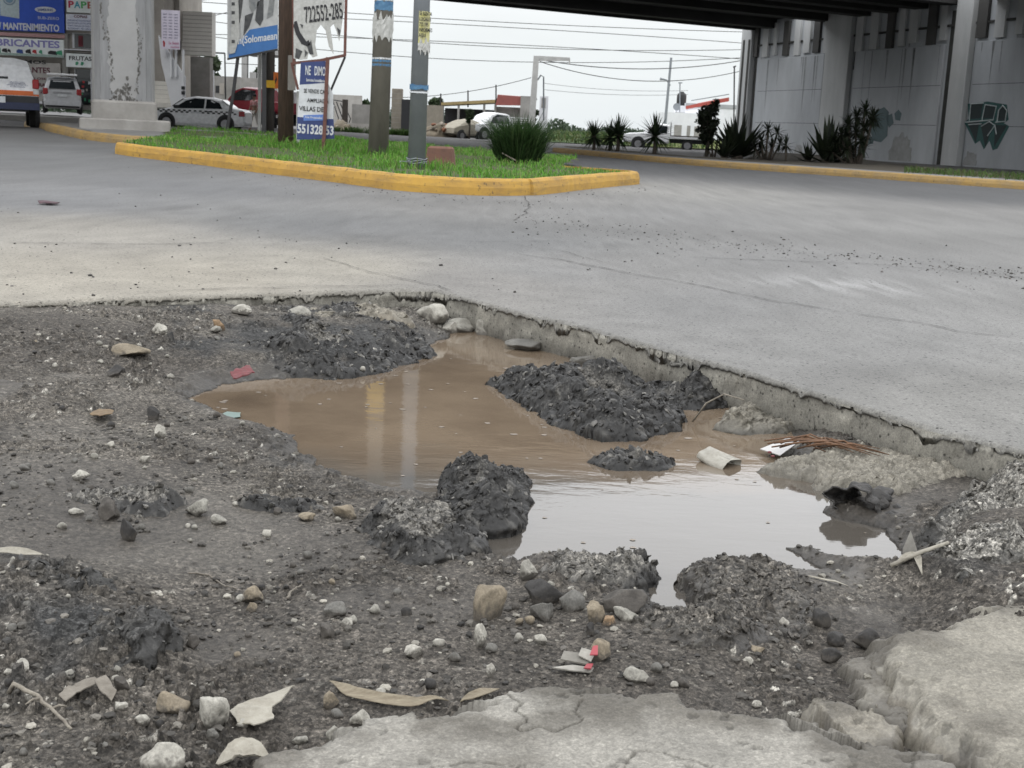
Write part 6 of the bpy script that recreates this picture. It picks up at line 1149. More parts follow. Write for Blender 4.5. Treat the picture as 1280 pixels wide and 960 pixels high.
for rr_, c_ in ((.058, (.2, .27, .33)), (.045, (.42, .47, .5)), (.036, (.16, .27, .36))): fpoly('washer_door', f1, [(.515 + rr_ * math.cos(k * .314), .60 + rr_ * 1.95 * math.sin(k * .314)) for k in range(20)], flat('print_%d' % int(rr_ * 1000), c_, .4), bs, dS - .004 - (.06 - rr_) * .3, base=fo)
s2, f2 = fbox('shop_sign', -60, 44, 81, 72.5, M_SIGNW, -.13, .02, bevel=.01); fbox('sign_edge', -60, 41.8, 81.5, 43.8, flat('pink_edge', (.42, .25, .25), .6), -.1, .02)
ftext('FABRICANTES', f2, .28, .965, .52, .93, flat('lilac_paint', (.25, .24, .5), .6), s2, -.136, bold=.03, base=fo)
rn = random.Random(12)
for k, (u, w_, c_) in enumerate(((.45, .05, K_B), (.50, .03, K_B), (.58, .06, K_BL), (.66, .05, K_B), (.72, .04, K_R), (.78, .03, K_GR), (.86, .08, K_B), (.93, .06, K_GR), (.40, .04, K_GR))): fpoly('appliance_picture', f2, [(u, .16 + rn.uniform(0, .1)), (u + w_, .14), (u + w_ * .9, .34 + rn.uniform(-.05, .1)), (u + w_ * .3, .38), (u, .3)], c_, s2, -.136, base=fo)
fpoly('sign_band', f2, [(0, .02), (1, .02), (1, .14), (0, .14)], flat('pale_green', (.32, .42, .38), .6), s2, -.134, base=fo)
sh_, f3 = fbox('roller_shutter', -60, 73.2, 77, 130, M_SHUT, -.02, .1); m = MB()
for k in range(24): z = f3.z0 + f3.h * (k + .5) / 24; m.span(f3.x0, f3.x1, DS - .035, DS - .021, z - .022, z + .022)
m.v = [tuple(Vector(v) - fo) for v in m.v]; m.build('shutter_slats', M_SHUT, sh_)
M_DRED = flat('dark_red_paint', (.12, .03, .05), .7)
for s_, x0, y0, x1, y1, mt in (('SOMOS', 14, 73.8, 58, 80.5, K_B), ('FABRICANTES', 2, 82, 63, 92, M_DRED), ('LAVADORAS OSE', 8, 95, 58, 100, M_DRED), ('SERVICIO Y PARA', 8, 102, 57, 108.5, M_DRED), ('TEL 722 21', 20, 111, 57, 117, M_DRED)): fa = Face(x0, y0, x1, y1, DS); ftext(s_, fa, 0, 1, 0, 1, mt, sh_, -.04, bold=.02, base=fo)
fbox('sill_band', 40, 126, 77, 131, M_WWALL, -.05, .05); fbox('wall_pier', 77.3, 42, 86, 134, M_GREYW, -.03, .3)
s4, f4 = fbox('shop_sign', 83.5, -22, 119.4, 17, M_SIGNW, -.12, .02, bevel=.01)
M_TEALP = flat('teal_letter', (.05, .35, .45), .5)
for ch, u0, u1, mt in (('P', .07, .27, flat('crimson_letter', (.5, .03, .08), .5)), ('A', .27, .5, M_TEALP), ('P', .52, .72, flat('green_letter', (.08, .42, .12), .5)), ('E', .75, .93, flat('brick_letter', (.4, .1, .07), .5))): ftext(ch, f4, u0, u1, .15, .38, mt, s4, -.126, bold=.03, base=fo)
s5, f5 = fbox('shop_sign', 83.5, 17.6, 119.4, 39, flat('pale_lilac_sign', (.68, .7, .78), .6), -.125, .02); ftext('COPIAS', f5, .28, .75, .78, .95, M_DRED, s5, -.131, bold=.03, base=fo)
for k, s_ in enumerate(('IMPRESIONES ENGARGOLADOS', 'ENMICADOS ESCANEO', 'PAPEL REGALOS DULCES', 'INTERNET RECARGAS')): ftext(s_, f5, .06, .96, .56 - k * .17, .66 - k * .17, K_BL, s5, -.131, base=fo)
wn, f6 = fbox('window', 88, 40.5, 117.5, 61, M_WWALL, .25, .31); fbox('pane', 91, 41.5, 115.8, 60.5, M_GLASS, .22, .249, wn); fbox('red_curtain', 96, 44, 102, 58, surf('red_curtain', (.14, .02, .03), (.08, .015, .02), .7, 4), .20, .218, wn)
fbox('ledge', 82, 61.2, 119.5, 64, M_WWALL, -.25, .25); cn, f7 = fbox('shop_sign', 86, 67, 119.4, 85.5, M_SIGNW, -.42, -.36, bevel=.01); fbox('canopy', 85, 64.8, 119.4, 67, M_GREYW, -.45, .3)
ftext('FRUTAS', f7, .12, .97, .5, .82, K_B, cn, -.425, bold=.02, base=fo)
for u in (.35, .55): fpoly('leaf_picture', f7, [(u, .18), (u + .07, .14), (u + .13, .3), (u + .1, .42), (u + .02, .4)], K_GR, cn, -.425, base=fo)
gd, f8 = fbox('shop_door', 92, 86, 119.4, 131, M_GLASS, .18, .24)
for x in (92, 112.2, 118.6): fbox('door_frame', x, 86, x + 1.8, 131, M_WWALL, .1, .178, gd)
rn = random.Random(3)
for k in range(12): x, y = rn.uniform(95, 117), rn.uniform(100, 128); fbox('goods', x, y, x + rn.uniform(1.5, 3), y + rn.uniform(2, 4), (K_GR, K_W, K_R, M_STUC)[k % 4], .165, .178, gd)
fbox('door_step', 86, 131, 119.4, 138, M_GREYW, -.9, .3)
m = MB(); x0, x1 = P(44, 150, 54).x, P(103, 150, 54).x; m.span(x0 - 14, x1, 54, DS + .2, 0, P(75, 146.5, 54).z); m.v = [tuple(Vector(v)) for v in m.v]; tag(m.build('pavement', surf('forecourt', (.3, .29, .27), (.22, .21, .2), .9, 1.5, .1, 20, grime=.25)), kind='structure')
# stair house
D = 63; sbd = empty('stair_house', (P(215, 135, D).x, D, .2), 'block house with white parapet stair and price board on posts', 'building'); so = sbd.location
def sbx(name, x0, y0, x1, y1, mat, d0, d1, par=None, bevel=0.0, DD=D): f = Face(x0, y0, x1, y1, DD); m = MB(); m.span(f.x0, f.x1, DD + d0, DD + d1, f.z0, f.z1); m.v = [tuple(Vector(v) - so) for v in m.v]; return m.build(name, mat, par or sbd, bevel=bevel), f
bwl, f = sbx('wall', 199, 4, 240, 64, surf('painted_block', (.8, .78, .73), (.7, .68, .64), .9, 1.5, grime=.1), 4, 4.8); m = MB()
for k in range(1, 11): z = f.z0 + f.h * k / 11; m.span(f.x0, f.x1, D + 3.985, D + 3.998, z - .012, z + .012)
m.v = [tuple(Vector(v) - so) for v in m.v]; m.build('mortar_line', M_STUC, bwl); sbx('lower_wall', 212, 64.5, 238, 130, M_GREYW, 3.9, 4.6); sbx('upper_wall', 150, -30, 201, 44, M_STUC, 3.4, 8); sbx('doorway', 194, 8, 199, 66, M_BUMP, 3.3, 3.39)
for k in range(13):
    t = k / 12; yb = 135 - t * 66; xr = 217 - t * 16; a, b = P(188, yb, D + t * 3), P(xr, yb - 5.3, D + t * 3); m = MB(); m.span(a.x, b.x, D + t * 3, D + 3.3, a.z, b.z + .012); m.v = [tuple(Vector(v) - so) for v in m.v]; stp = m.build('stair_step', surf('step_concrete', (.74, .72, .67), (.62, .6, .55), .9, 2) if k == 0 else bpy.data.materials['step_concrete'], sbd); m = MB(); m.span(a.x, b.x, D + t * 3 - .012, D + t * 3 - .002, a.z - .0, a.z + .06); m.v = [tuple(Vector(v) - so) for v in m.v]; m.build('joint_line', M_GREYW, stp)
m = MB(); m.plate([P(x, y, D - .05) - so for x, y in ((199, 44), (205, 54), (232.5, 96), (232, 135), (216, 137), (210, 108), (203, 80))], (0, -1, 0), .18); m.build('stair_parapet', M_WWALL, sbd, bevel=.02)
for x, y0 in ((214, 62), (220, 62), (229, 62)): m = MB(); a, b = P(x, y0, D - .3), P(x, 134 if x > 225 else 96, D - .3); m.tube([a - so, Vector((a.x, a.y, b.z)) - so], .06, 8); m.build('sign_post', M_WWALL, sbd)
sgb, f = sbx('price_board', 205.5, 13.5, 228.5, 63, surf('board_lilac', (.72, .67, .77), (.64, .6, .7), .6, 2), -.55, -.48); rn = random.Random(8)
def stext(s_, u0, u1, v0, v1, mat, **k): (xa, za), (xb, zb) = f.at(u0, v0), f.at(u1, v1); text(s_, xb - xa, zb - za, mat, sgb, tuple(Vector(((xa + xb) / 2, D - .556, (za + zb) / 2)) - so), **k)
for r_ in range(9):
    for q in range(3): stext(('DESAYUNOS', 'COMIDAS', 'TORTAS', 'JUGOS', 'LICUADOS', 'CAFE', 'TACOS', 'SOPAS', 'AGUAS')[(r_ + q * 2) % 9], .1 + q * .3, .1 + q * .3 + .2, .88 - r_ * .075, .905 - r_ * .075, K_NAVY)
stext('La Sazon', .4, .95, .13, .2, flat('magenta', (.5, .05, .2), .5), shear=.2); stext('cocina', .5, .95, .04, .09, bpy.data.materials['magenta']); m = MB(); m.plate([Vector((f.at(u, v)[0], D - .553, f.at(u, v)[1])) - so for u, v in ((.08, .2), (.14, .22), (.2, .16), (.18, .06), (.1, .06))], (0, -1, 0), .005); m.build('red_emblem', K_R, sgb)
for y in (108, 114): sbx('meter_box', 229.5, y, 233.5, y + 4.5, M_BUMP, -.42, -.3)
# yard walls, gate frame, tree, unfinished concrete frame
def wallbox(name, x0, y0, x1, y1, D_, th, mat, label, cat='wall', sub=()):
    f = Face(x0, y0, x1, y1, D_); zb = float(road_z((f.x0 + f.x1) / 2, D_)) - .1; e_ = empty(name, ((f.x0 + f.x1) / 2, D_, zb), label, cat); m = MB(); m.span(-f.w / 2, f.w / 2, 0, th, 0, f.z1 - zb); m.build('wall', mat, e_)
    for nm, a, b_, c_, d_, mt in sub: g = Face(a, b_, c_, d_, D_); m = MB(); m.span(g.x0 - e_.location.x, g.x1 - e_.location.x, -.03, -.002, g.z0 - zb, g.z1 - zb); m.build(nm, mt, e_)
    return e_
wallbox('yard_wall', 240, 93.5, 300, 150, 80, .25, M_GREYW, 'weathered grey yard wall with two dark openings behind the taxi', sub=(('opening', 259, 107, 264, 116, M_BUMP), ('opening', 269.5, 107, 274.5, 116, M_BUMP), ('patch', 274.5, 104, 280, 118, M_STUC)))
wallbox('yard_wall', 301, 97, 346, 150, 84, .25, M_GREYW, 'grey wall behind the red pickup')
def framed(name, segs, D_, r_, mat, label, cat): 
    a = P(*segs[0][-1], D_); zb = float(road_z(a.x, D_)); e_ = empty(name, (a.x, D_, zb), label, cat)
    for nm, s_ in zip(['bar'] * 99, segs): m = MB(); m.tube([P(x, y, D_) - e_.location for x, y in s_], r_, 6); m.build(nm, mat, e_)
    return e_
framed('yard_gate', [[(240, 65), (281, 66.5)], [(281, 66.5), (282, 124)], [(240, 65), (241, 130)], [(247, 70), (247.5, 130)]], 74, .045, M_BLKS, 'tall thin dark gate frame in front of the grey yard wall', 'gate')
for x, lab in ((247.5, 'left of two slim white stakes behind the taxi'), (266.5, 'right of two slim white stakes behind the taxi')): framed('white_stake', [[(x, 70 if x < 260 else 88), (x + .4, 138)]], 72, .06, M_WWALL, lab, 'stake')
uf = empty('unfinished_building', (P(306, 140, 86).x, 86, 0), 'unfinished concrete frame of column and slab behind the left billboard', 'unfinished building')
for nm, x0, y0, x1, y1, d_ in (('column', 302, 66, 308.5, 112, .5), ('slab', 301, 60, 347, 69, 4), ('column', 322, 69, 326, 112, .5), ('block_infill', 312, 90, 320, 112, .3)): f = Face(x0, y0, x1, y1, 86); m = MB(); m.span(f.x0, f.x1, 86, 86 + d_, f.z0 if 'slab' in nm else -.1, f.z1); m.v = [tuple(Vector(v) - uf.location) for v in m.v]; m.build(nm, surf('frame_concrete', (.36, .36, .35), (.27, .27, .26), .9, 1, grime=.2) if nm == 'column' and x0 == 302 else bpy.data.materials['frame_concrete'], uf)
def leaf_cloud(name, centres, n, size, cols, parent, seed, mat=None, flatz=.8):
    r = np.random.default_rng(seed); V = np.empty((n, 4, 3)); C = np.ones((n, 4, 4)) * .3; cs = np.array(centres); w_ = cs[:, 3] ** 2; idx = r.choice(len(cs), n, p=w_ / w_.sum()); d = r.normal(size=(n, 3)); d /= np.linalg.norm(d, axis=1)[:, None]; rr = cs[idx, 3] * r.random(n) ** .45; p = cs[idx, :3] + d * rr[:, None] * [1, 1, flatz]
    a = r.normal(size=(n, 3)); a /= np.linalg.norm(a, axis=1)[:, None]; b = np.cross(a, r.normal(size=(n, 3))); b /= np.linalg.norm(b, axis=1)[:, None]; s = size * r.uniform(.5, 1.3, (n, 1)); V[:, 0] = p - a * s; V[:, 1] = p + b * s * .5; V[:, 2] = p + a * s; V[:, 3] = p - b * s * .5
    cols = np.array(cols); cl = r.integers(0, len(cols), len(cs)); C[..., :3] = (np.where(r.random((n, 1)) < .7, cols[cl[idx]], cols[r.integers(0, len(cols), n)]) * r.uniform(.7, 1.3, (n, 1)))[:, None]
    o = link_mesh(name, np_mesh(name, V.reshape(-1, 3), np.arange(n * 4).reshape(-1, 4), False, C.reshape(-1, 4)), mat or M_GRASS); o.parent = parent; return o
M_TRUNK = surf('tree_bark', (.09, .075, .06), (.05, .042, .035), .95, 6, .5, 20)
def tree(x, yb, ytop, D_, wpx, label, cols, seed, n=2600, size=.16, dense=1.0, lean=0.0, low=.35):
    a, b = P(x, yb, D_), P(x + lean, ytop, D_); zb = float(road_z(a.x, D_)); H = b.z - zb; W = wpx * D_ / F_PX; e_ = empty('tree', (a.x, D_, zb), label, 'tree'); rn = random.Random(seed); cs = []; m = MB(); m.tube([(0, 0, -.1), (.05 * H * .3, 0, H * .4), (.03 * H, .02 * H, H * .75)], [.035 * H, .025 * H, .012 * H], 8)
    for k in range(int(14 * dense)):
        z = H * rn.uniform(low, .93); q = (1 - abs((z / H - .6)) * 1.3) * W / 2; aa = rn.uniform(0, 6.28); rr = q * rn.uniform(.2, .8); c_ = (rr * math.cos(aa), rr * math.sin(aa), z); cs.append(c_ + (W * rn.uniform(.13, .24),)); m.tube([(.02 * H, 0, z * .6), (c_[0] * .6, c_[1] * .6, z * .88), c_], [.012 * H, .008 * H, .004 * H], 5)
    m.build('trunk', M_TRUNK, e_, True); leaf_cloud('crown', cs, n, size, cols, e_, seed); return e_
GT_ = [(.035, .055, .025), (.05, .075, .035), (.028, .042, .022), (.065, .085, .05)]
tree(262, 118, 62, 92, 42, 'grey green tree rising behind the grey yard wall', GT_, 41, 3000, .2, 1.2, low=.45); tree(243, 120, 74, 95, 16, 'small bare-looking tree at the corner of the block house', GT_, 43, 500, .16, .6); tree(325, 116, 74, 98, 22, 'dim tree behind the left billboard legs', GT_, 45, 900, .2, .8)
# ================================================================== PERSON
def person(loc, rz, label):
    sk = {'pel': (0, 0, .92, .135, .1), 'bel': (0, 0, 1.08, .125, .095), 'che': (0, 0, 1.28, .155, .11), 'nek': (0, 0, 1.45, .055, .055), 'hed': (0, .01, 1.56, .085, .095), 'top': (0, .01, 1.66, .07, .08)}
    V = []; E = []; Rr = []; ix = {}
    def ad(n, p, r_, par=None):
        ix[n] = len(V); V.append(p); Rr.append(r_ if isinstance(r_, tuple) else (r_, r_))
        if par: E.append((ix[par], ix[n]))
    par = None
    for n, (x, y, z, a, b_) in sk.items(): ad(n, (x, y, z), (a, b_), par); par = n
    for s, fw in ((1, .10), (-1, -.12)):
        ad('hip%d' % s, (s * .09, 0, .86), .095, 'pel'); ad('kne%d' % s, (s * .1, fw + .03, .48), .06, 'hip%d' % s); ad('ank%d' % s, (s * .1, fw * 1.6 - .02, .09), .042, 'kne%d' % s); ad('toe%d' % s, (s * .11, fw * 1.6 + .15, .04), .038, 'ank%d' % s)
        ad('sho%d' % s, (s * .19, 0, 1.39), .06, 'che'); ad('elb%d' % s, (s * .25, -.03, 1.12), .043, 'sho%d' % s); ad('wri%d' % s, (s * .23, .12, .93), .03, 'elb%d' % s); ad('pal%d' % s, (s * .22, .16, .86), .036, 'wri%d' % s)
        for q in range(4): ad('f%d%d' % (s, q), (s * (.20 + .012 * q), .17 + .01 * q, .785 + .006 * q), .009, 'pal%d' % s)
        ad('th%d' % s, (s * .19, .2, .85), .01, 'pal%d' % s)
    def skinned(name, vs, es, rs, mat, par):
        me = bpy.data.meshes.new(name); me.from_pydata(vs, es, []); o = bpy.data.objects.new(name, me); COL.objects.link(o); m = o.modifiers.new('s', 'SKIN'); lay = me.skin_vertices[0] if me.skin_vertices else None
        for d_, r_ in zip(lay.data, rs): d_.radius = r_
        lay.data[0].use_root = True; m.use_smooth_shade = True; o.modifiers.new('d', 'SUBSURF').render_levels = 1
        dg = bpy.context.evaluated_depsgraph_get(); me2 = bpy.data.meshes.new_from_object(o.evaluated_get(dg)); bpy.data.objects.remove(o); return link_mesh(name, me2, mat, par)
    e_ = empty('person', loc, label, 'person', rz)
    try:
        skinned('body', V, E, Rr, surf('skin', (.25, .15, .1), (.2, .12, .08), .6, 10), e_)
        def sub(names, k, mat, nm):
            jj = [ix[n] for n in names]; mp_ = {j: i for i, j in enumerate(jj)}; skinned(nm, [V[j] for j in jj], [(mp_[a], mp_[b_]) for a, b_ in E if a in mp_ and b_ in mp_], [(Rr[j][0] * k, Rr[j][1] * k) for j in jj], mat, e_)
        sub(['bel', 'che', 'sho1', 'elb1', 'sho-1', 'elb-1'], 1.14, surf('red_shirt', (.6, .05, .06), (.75, .7, .68), .8, 5), 'shirt'); sub(['pel', 'hip1', 'kne1', 'ank1', 'hip-1', 'kne-1', 'ank-1'], 1.16, surf('beige_trousers', (.6, .57, .52), (.5, .47, .43), .85, 6), 'trousers')
    except Exception as ex: print('person', ex)
    m = MB(); m.disc_stack((0, .0, 1.6), [(.088, -.02), (.094, .03), (.075, .085), (.03, .11)], 14); m.build('hair', K_B, e_, True)
    for s in (1, -1): m = MB(); m.disc_stack((s * .03, .103, 1.575), [(.01, -.004), (.01, .006)], 8, 'Y'); m.build('eye', K_B, e_)
    m = MB(); m.box((0, .115, 1.545), (.022, .03, .04), taper=.6); m.build('nose', bpy.data.materials['skin'], e_); m = MB(); m.box((0, .105, 1.51), (.045, .012, .01)); m.build('mouth', M_DRED, e_)
D = 61.5; c = P(318, 163, D); person((c.x, D, float(road_z(c.x, D)) - .0), R(150), 'person in red and white shirt and beige trousers walking behind the billboard leg')
# ================================================================== MIDDLE GROUND
M_RUB = surf('rubble', (.22, .19, .145), (.14, .12, .09), .95, 3, .4, 14)
wallbox('block_wall', 415, 118, 452, 135, 96, .25, M_BLOCK, 'grey block wall beyond the road right of the sale banner'); wallbox('ruined_wall', 440, 130, 462, 160, 82, .3, M_GREYW, 'broken grey wall stump with rough stone face'); wallbox('low_wall', 418, 153, 466, 164, 80, .3, M_BLOCK, 'long low pale wall behind the two poles')
m = MB(); c = P(431, 156, 81); m.box((0, 0, 1.0), (.34, .3, 2.0), taper=.95); o = m.build('timber_pile', M_WOODD, bevel=.02); o.location = (c.x, 81, .15); tag(o, 'dark square timber standing by the ruined wall', 'timber post')
m = MB(); rn = random.Random(6)
for k in range(4): m.tube([Vector((k * .25, 0, 0)), Vector((k * .25 + .3, 0, .9)), Vector((k * .25 - .3 + .2, 0, 2.0 - .1 * k))], .035, 6)
m.tube([Vector((-.1, 0, 2.0)), Vector((.85, 0, 1.9))], .03, 6); o = m.build('bent_bars', M_BLKS); c = P(417, 155, 81.5); o.location = (c.x, 81.5, .1); tag(o, 'bent dark steel bars right of the sale banner', 'steel bars')
def heap(name, x0, x1, ytop, D_, mat, label, cat, seed, n=26):
    a, b, t = P(x0, 165, D_), P(x1, 165, D_), P((x0 + x1) / 2, ytop, D_); e_ = empty(name, ((a.x + b.x) / 2, D_, 0), label, cat); W = b.x - a.x; H = t.z; r = np.random.default_rng(seed); v, f = rock_shape(4, seed, 4, .3); v = v * [W / 2, .9, H] ; v[:, 2] = np.maximum(v[:, 2], -.05); C = np.ones((len(v), 4)) * .1; C[:, :3] = np.array([.2, .17, .125]) * (.6 + .8 * n3(v * 3, seed)[:, None]); o = link_mesh('mound', np_mesh('mound', v, f, True, C), M_STONE, e_)
    for k in range(n):
        v, f = rock_shape(2, seed + k, 7, .15); q = r.uniform(-.9, .9); s = r.uniform(.08, .26); v = v * s * [1, 1, .7] + [q * W / 2, -.75 * r.random(), max(.05, H * (1 - q * q) * r.uniform(.3, .95))]; C = np.ones((len(v), 4)) * .1; C[:, :3] = np.array([(.22, .18, .13), (.15, .13, .1), (.3, .27, .22), (.2, .09, .05)][int(r.integers(0, 4))]); link_mesh('rubble_piece', np_mesh('rubble_piece', v, f, False, C), M_STONE, e_)
    return e_
heap('rubble_heap', 530, 570, 152, 81, M_RUB, 'tan heap of rubble in front of the dark open shed', 'rubble heap', 3); heap('rubble_heap', 416, 440, 152, 80, M_RUB, 'small brown rubble heap right of the sale banner', 'rubble heap', 9, 14)
def pillar(name, x0, x1, yt, D_, mat, label, courses=10): f = Face(x0, yt, x1, 165, D_); e_ = empty(name, ((f.x0 + f.x1) / 2, D_, 0), label, 'pillar'); m = MB(); m.span(-f.w / 2, f.w / 2, 0, f.w, -.1, f.z1); s_ = m.build('shaft', mat, e_, bevel=.02); m = MB(); [m.span(-f.w / 2 - .004, f.w / 2 + .004, -.006, f.w, f.z1 * k / courses - .012, f.z1 * k / courses + .012) for k in range(1, courses)]; m.build('mortar_line', M_GREYW, s_); return e_
pillar('block_pillar', 490, 501.5, 110.5, 83, surf('tan_block', (.27, .245, .2), (.2, .18, .145), .9, 3), 'tall tan block pillar between the two poles'); wallbox('tan_block_wall', 531, 131, 553, 164, 88, .2, bpy.data.materials['tan_block'], 'tan block wall left of the dark open shed'); wallbox('dark_tarp_wall', 502, 124, 514, 160, 82, .2, M_BUMP, 'dark panel beside the tan block pillar', 'panel')
shd = empty('open_shed', (P(587, 160, 88).x, 88, 0), 'open shed with dark inside and yellowish roof edge', 'shed'); so2 = shd.location
def hb(name, x0, y0, x1, y1, mat, d0, d1, par, oo_, DD, z0=None): f = Face(x0, y0, x1, y1, DD); m = MB(); m.span(f.x0, f.x1, DD + d0, DD + d1, f.z0 if z0 is None else z0, f.z1); m.v = [tuple(Vector(v) - oo_) for v in m.v]; return m.build(name, mat, par)
hb('back_wall', 553, 134, 619, 165, M_BUMP, 3, 3.2, shd, so2, 88, -.1); m = MB(); m.plate([P(x, y, 88) - so2 for x, y in ((551.5, 128), (619, 124.5), (619, 128.5), (551.5, 131.5))], (0, 1, 0), 4); m.build('roof', surf('yellow_edge', (.34, .26, .12), (.26, .2, .1), .8, 3), shd)
for x in (552.5, 572, 604, 618): hb('post', x, 129, x + 1.3, 165, M_GREYW, .1, .3, shd, so2, 88, -.1)
hb('side_wall', 619.5, 133, 660, 165, M_GREYW, .5, 4, shd, so2, 88, -.1); rh = P(620, 131, 88)
m = MB(); m.plate([P(x, y, 87.8) - so2 for x, y in ((619.5, 131.5), (622, 118.5), (655, 121), (654, 132))], (0, 1, .1), .3); m.build('red_roof', surf('red_sheet', (.3, .09, .075), (.24, .08, .07), .7, 3), shd); hb('grey_block', 651, 120, 662, 165, M_GREYW, -.4, 3, shd, so2, 88, -.1)
for x in (551, 585, 620): framed('aerial_pole', [[(x, {551: 117, 585: 113, 620: 106}[x]), (x, 134)]], 88.2, .05, M_BLKS, {551: 'thin pole at the left end of the open shed', 585: 'thin short aerial pole over the open shed', 620: 'tallest thin pole between shed roof and red roof'}[x], 'pole')
# old pale car wreck by the heap
wk = Car('wrecked_car', (P(578, 166, 81).x, 81.2, 0), math.pi * 1.25, 'pale stripped car body between rubble heap and white pickup', 'car', [(-1.3, .4, .9, .92, .7, .6), (-1.1, .3, 1.0, 1.1, .78, .6), (-.4, .28, 1.0, 1.3, .8, .55), (.3, .28, .95, 1.2, .8, .6), (.9, .3, .85, .9, .75, .66), (1.3, .4, .7, .72, .66, .6)], surf('dusty_paint', (.4, .37, .3), (.3, .27, .21), .8, 3, grime=.4), (-.75, .75), .28)
m = MB(); m.span(-1.34, -1.28, -.5, .5, .5, .75); m.build('dark_opening', M_BUMP, wk.e)
tree(666, 150, 118, 92, 16, 'leafy plant beside the red roofed shed', GT_, 51, 700, .14, .7); tree(587, 150, 135, 80, 14, 'dark bushy plant in front of the open shed', GT_, 53, 700, .12, .7)
for x0, x1, y, D_, lab, sd in ((412, 468, 166, 72, 'green weeds below the low pale wall', 61), (486, 518, 166, 73, 'green weeds at the foot of the tan block pillar', 63)):
    r = np.random.default_rng(sd); a, b = P(x0, y, D_), P(x1, y, D_); n = 900; pts = np.stack([r.uniform(a.x, b.x, n), D_ + r.uniform(-.6, .8, n), np.zeros(n) + .08], -1); o = blades('weeds', pts, r.uniform(.15, .6, n), .03, .4, [(.05, .1, .02), (.07, .12, .03), (.04, .08, .02)], M_GRASS, sd); tag(o, lab, 'weeds', kind='stuff')
# far kerb strip over the road
m = MB(); a, b = P(-0, 168, 70), P(690, 176, 70); m.span(P(330, 168, 70).x, P(676, 176, 70).x, 70, 90, -.06, .10); o = m.build('pavement', M_PAV); tag(o, kind='structure'); m = MB(); m.span(P(330, 168, 70).x, P(676, 176, 70).x, 69.8, 69.99, -.06, .13); tag(m.build('kerb', surf('pale_kerb', (.34, .33, .31), (.26, .25, .24), .9, 2)), 'pale far kerb running along the opposite side of the road', 'kerb')
# lamp post with arm and the white gate piers behind it
D = 82; a, b = P(663, 176, D), P(670.5, 70, D); lp = empty('lamp_post', (a.x, D, -.05), 'white concrete lamp post with short flat arm carrying cables', 'lamp post'); lo = lp.location
m = MB(); m.tube([Vector((0, 0, 0)), b - lo], [.30, .24], 4); m.build('post', surf('white_concrete', (.66, .66, .64), (.52, .52, .5), .9, 3, .1, 20, grime=.25), lp); m = MB(); m.plate([P(x, y, D) - lo for x, y in ((670, 69.5), (712.5, 72), (713, 80), (711.5, 80), (711, 76), (672, 76))], (0, 1, 0), .2); m.build('arm', bpy.data.materials['white_concrete'], lp); m = MB(); m.tube([P(x, y, D + .3) - lo for x, y in ((672, 100), (676, 94), (679.5, 96), (679.5, 150))], .05, 8); m.build('conduit', M_STEEL, lp)
gp_ = empty('gate_pier', (P(678, 168, 86).x, 86, -.05), 'white plastered gate pier behind the lamp post', 'pillar'); f = Face(672, 119, 680, 172, 86); m = MB(); m.span(-f.w / 2, f.w / 2, 0, .5, 0, f.z1); m.build('shaft', M_WWALL, gp_); m = MB(); m.span(-.16, .1, -.03, -.002, f.z1 - .75, f.z1 - .1); m.build('dark_box', M_GREYW, gp_)
# ================================================================== RIGHT BACKGROUND
DH = 106; hs = empty('white_house', (P(870, 186, DH).x, DH, -.1), 'white flat roofed house with red striped parapet and water tank', 'house'); ho = hs.location
hb('wall', 833, 140, 878, 187, M_WWALL, 0, 7, hs, ho, DH, -.2); hb('tall_wing', 861, 128, 925, 187, M_WWALL, 2, 9, hs, ho, DH, -.2); hb('upper_band', 861, 128, 925, 136, surf('grey_band', (.36, .37, .38), (.3, .31, .32), .8, 2), 1.95, 1.995, hs, ho, DH)
m = MB(); m.plate([P(x, y, DH) - ho + Vector((0, 1.9, 0)) for x, y in ((861, 132), (916, 121), (916, 126), (861, 136))], (0, 1, 0), 7); m.build('red_parapet', surf('red_trim', (.36, .07, .055), (.3, .065, .05), .7, 2), hs); m = MB(); m.tube([P(868, 125, DH) - ho + Vector((0, 1.9, 0)), P(916, 117, DH) - ho + Vector((0, 1.9, 0))], .04, 6); m.build('roof_rail', M_STEEL, hs)
w1 = hb('window', 843, 156, 851, 174, M_GREYW, -.04, -.002, hs, ho, DH); hb('window', 859, 157, 862, 174, M_GREYW, -.04, -.002, hs, ho, DH); hb('doorway', 868, 158, 877, 186, M_GREYW, -.04, -.002, hs, ho, DH)
c = P(857, 131, DH); m = MB(); m.disc_stack((0, 0, 0), [(.36, 0), (.40, .1), (.4, .8), (.36, .92), (.18, 1.05), (.18, 1.12)], 20); o = m.build('water_tank', flat('tank_black', (.02, .02, .021), .5), smooth=True); m = MB(); m.span(c.x - .5, c.x + .5, DH + 2.5, DH + 3.5, P(857, 140, DH).z, c.z - .02); m.v = [tuple(Vector(v) - ho) for v in m.v]; m.build('tank_base', M_WWALL, hs); o.location = (c.x, DH + 3, c.z); tag(o, 'black plastic water tank on the roof of the white house', 'water tank')
dsh = empty('satellite_dish', (P(847, 139, DH).x, DH + 1, P(847, 140, DH).z), 'grey satellite dish on the roof beside the black water tank', 'satellite dish'); m = MB(); m.tube([(0, 0, -.1), (0, 0, .4)], .03, 6); m.build('mast', M_STEEL, dsh); m = MB(); m.disc_stack((0, -.1, .42), [(.3, -.1), (.2, -.03), (.06, .0)], 18, 'Y'); m.build('reflector', M_STEEL, dsh)
c = P(850, 103, DH); framed('roof_aerial', [[(850, 104), (849.6, 140)], [(848, 103.5), (853, 103.5)]], DH + 2, .05, M_STEEL, 'thin aerial on the white house roof', 'aerial')
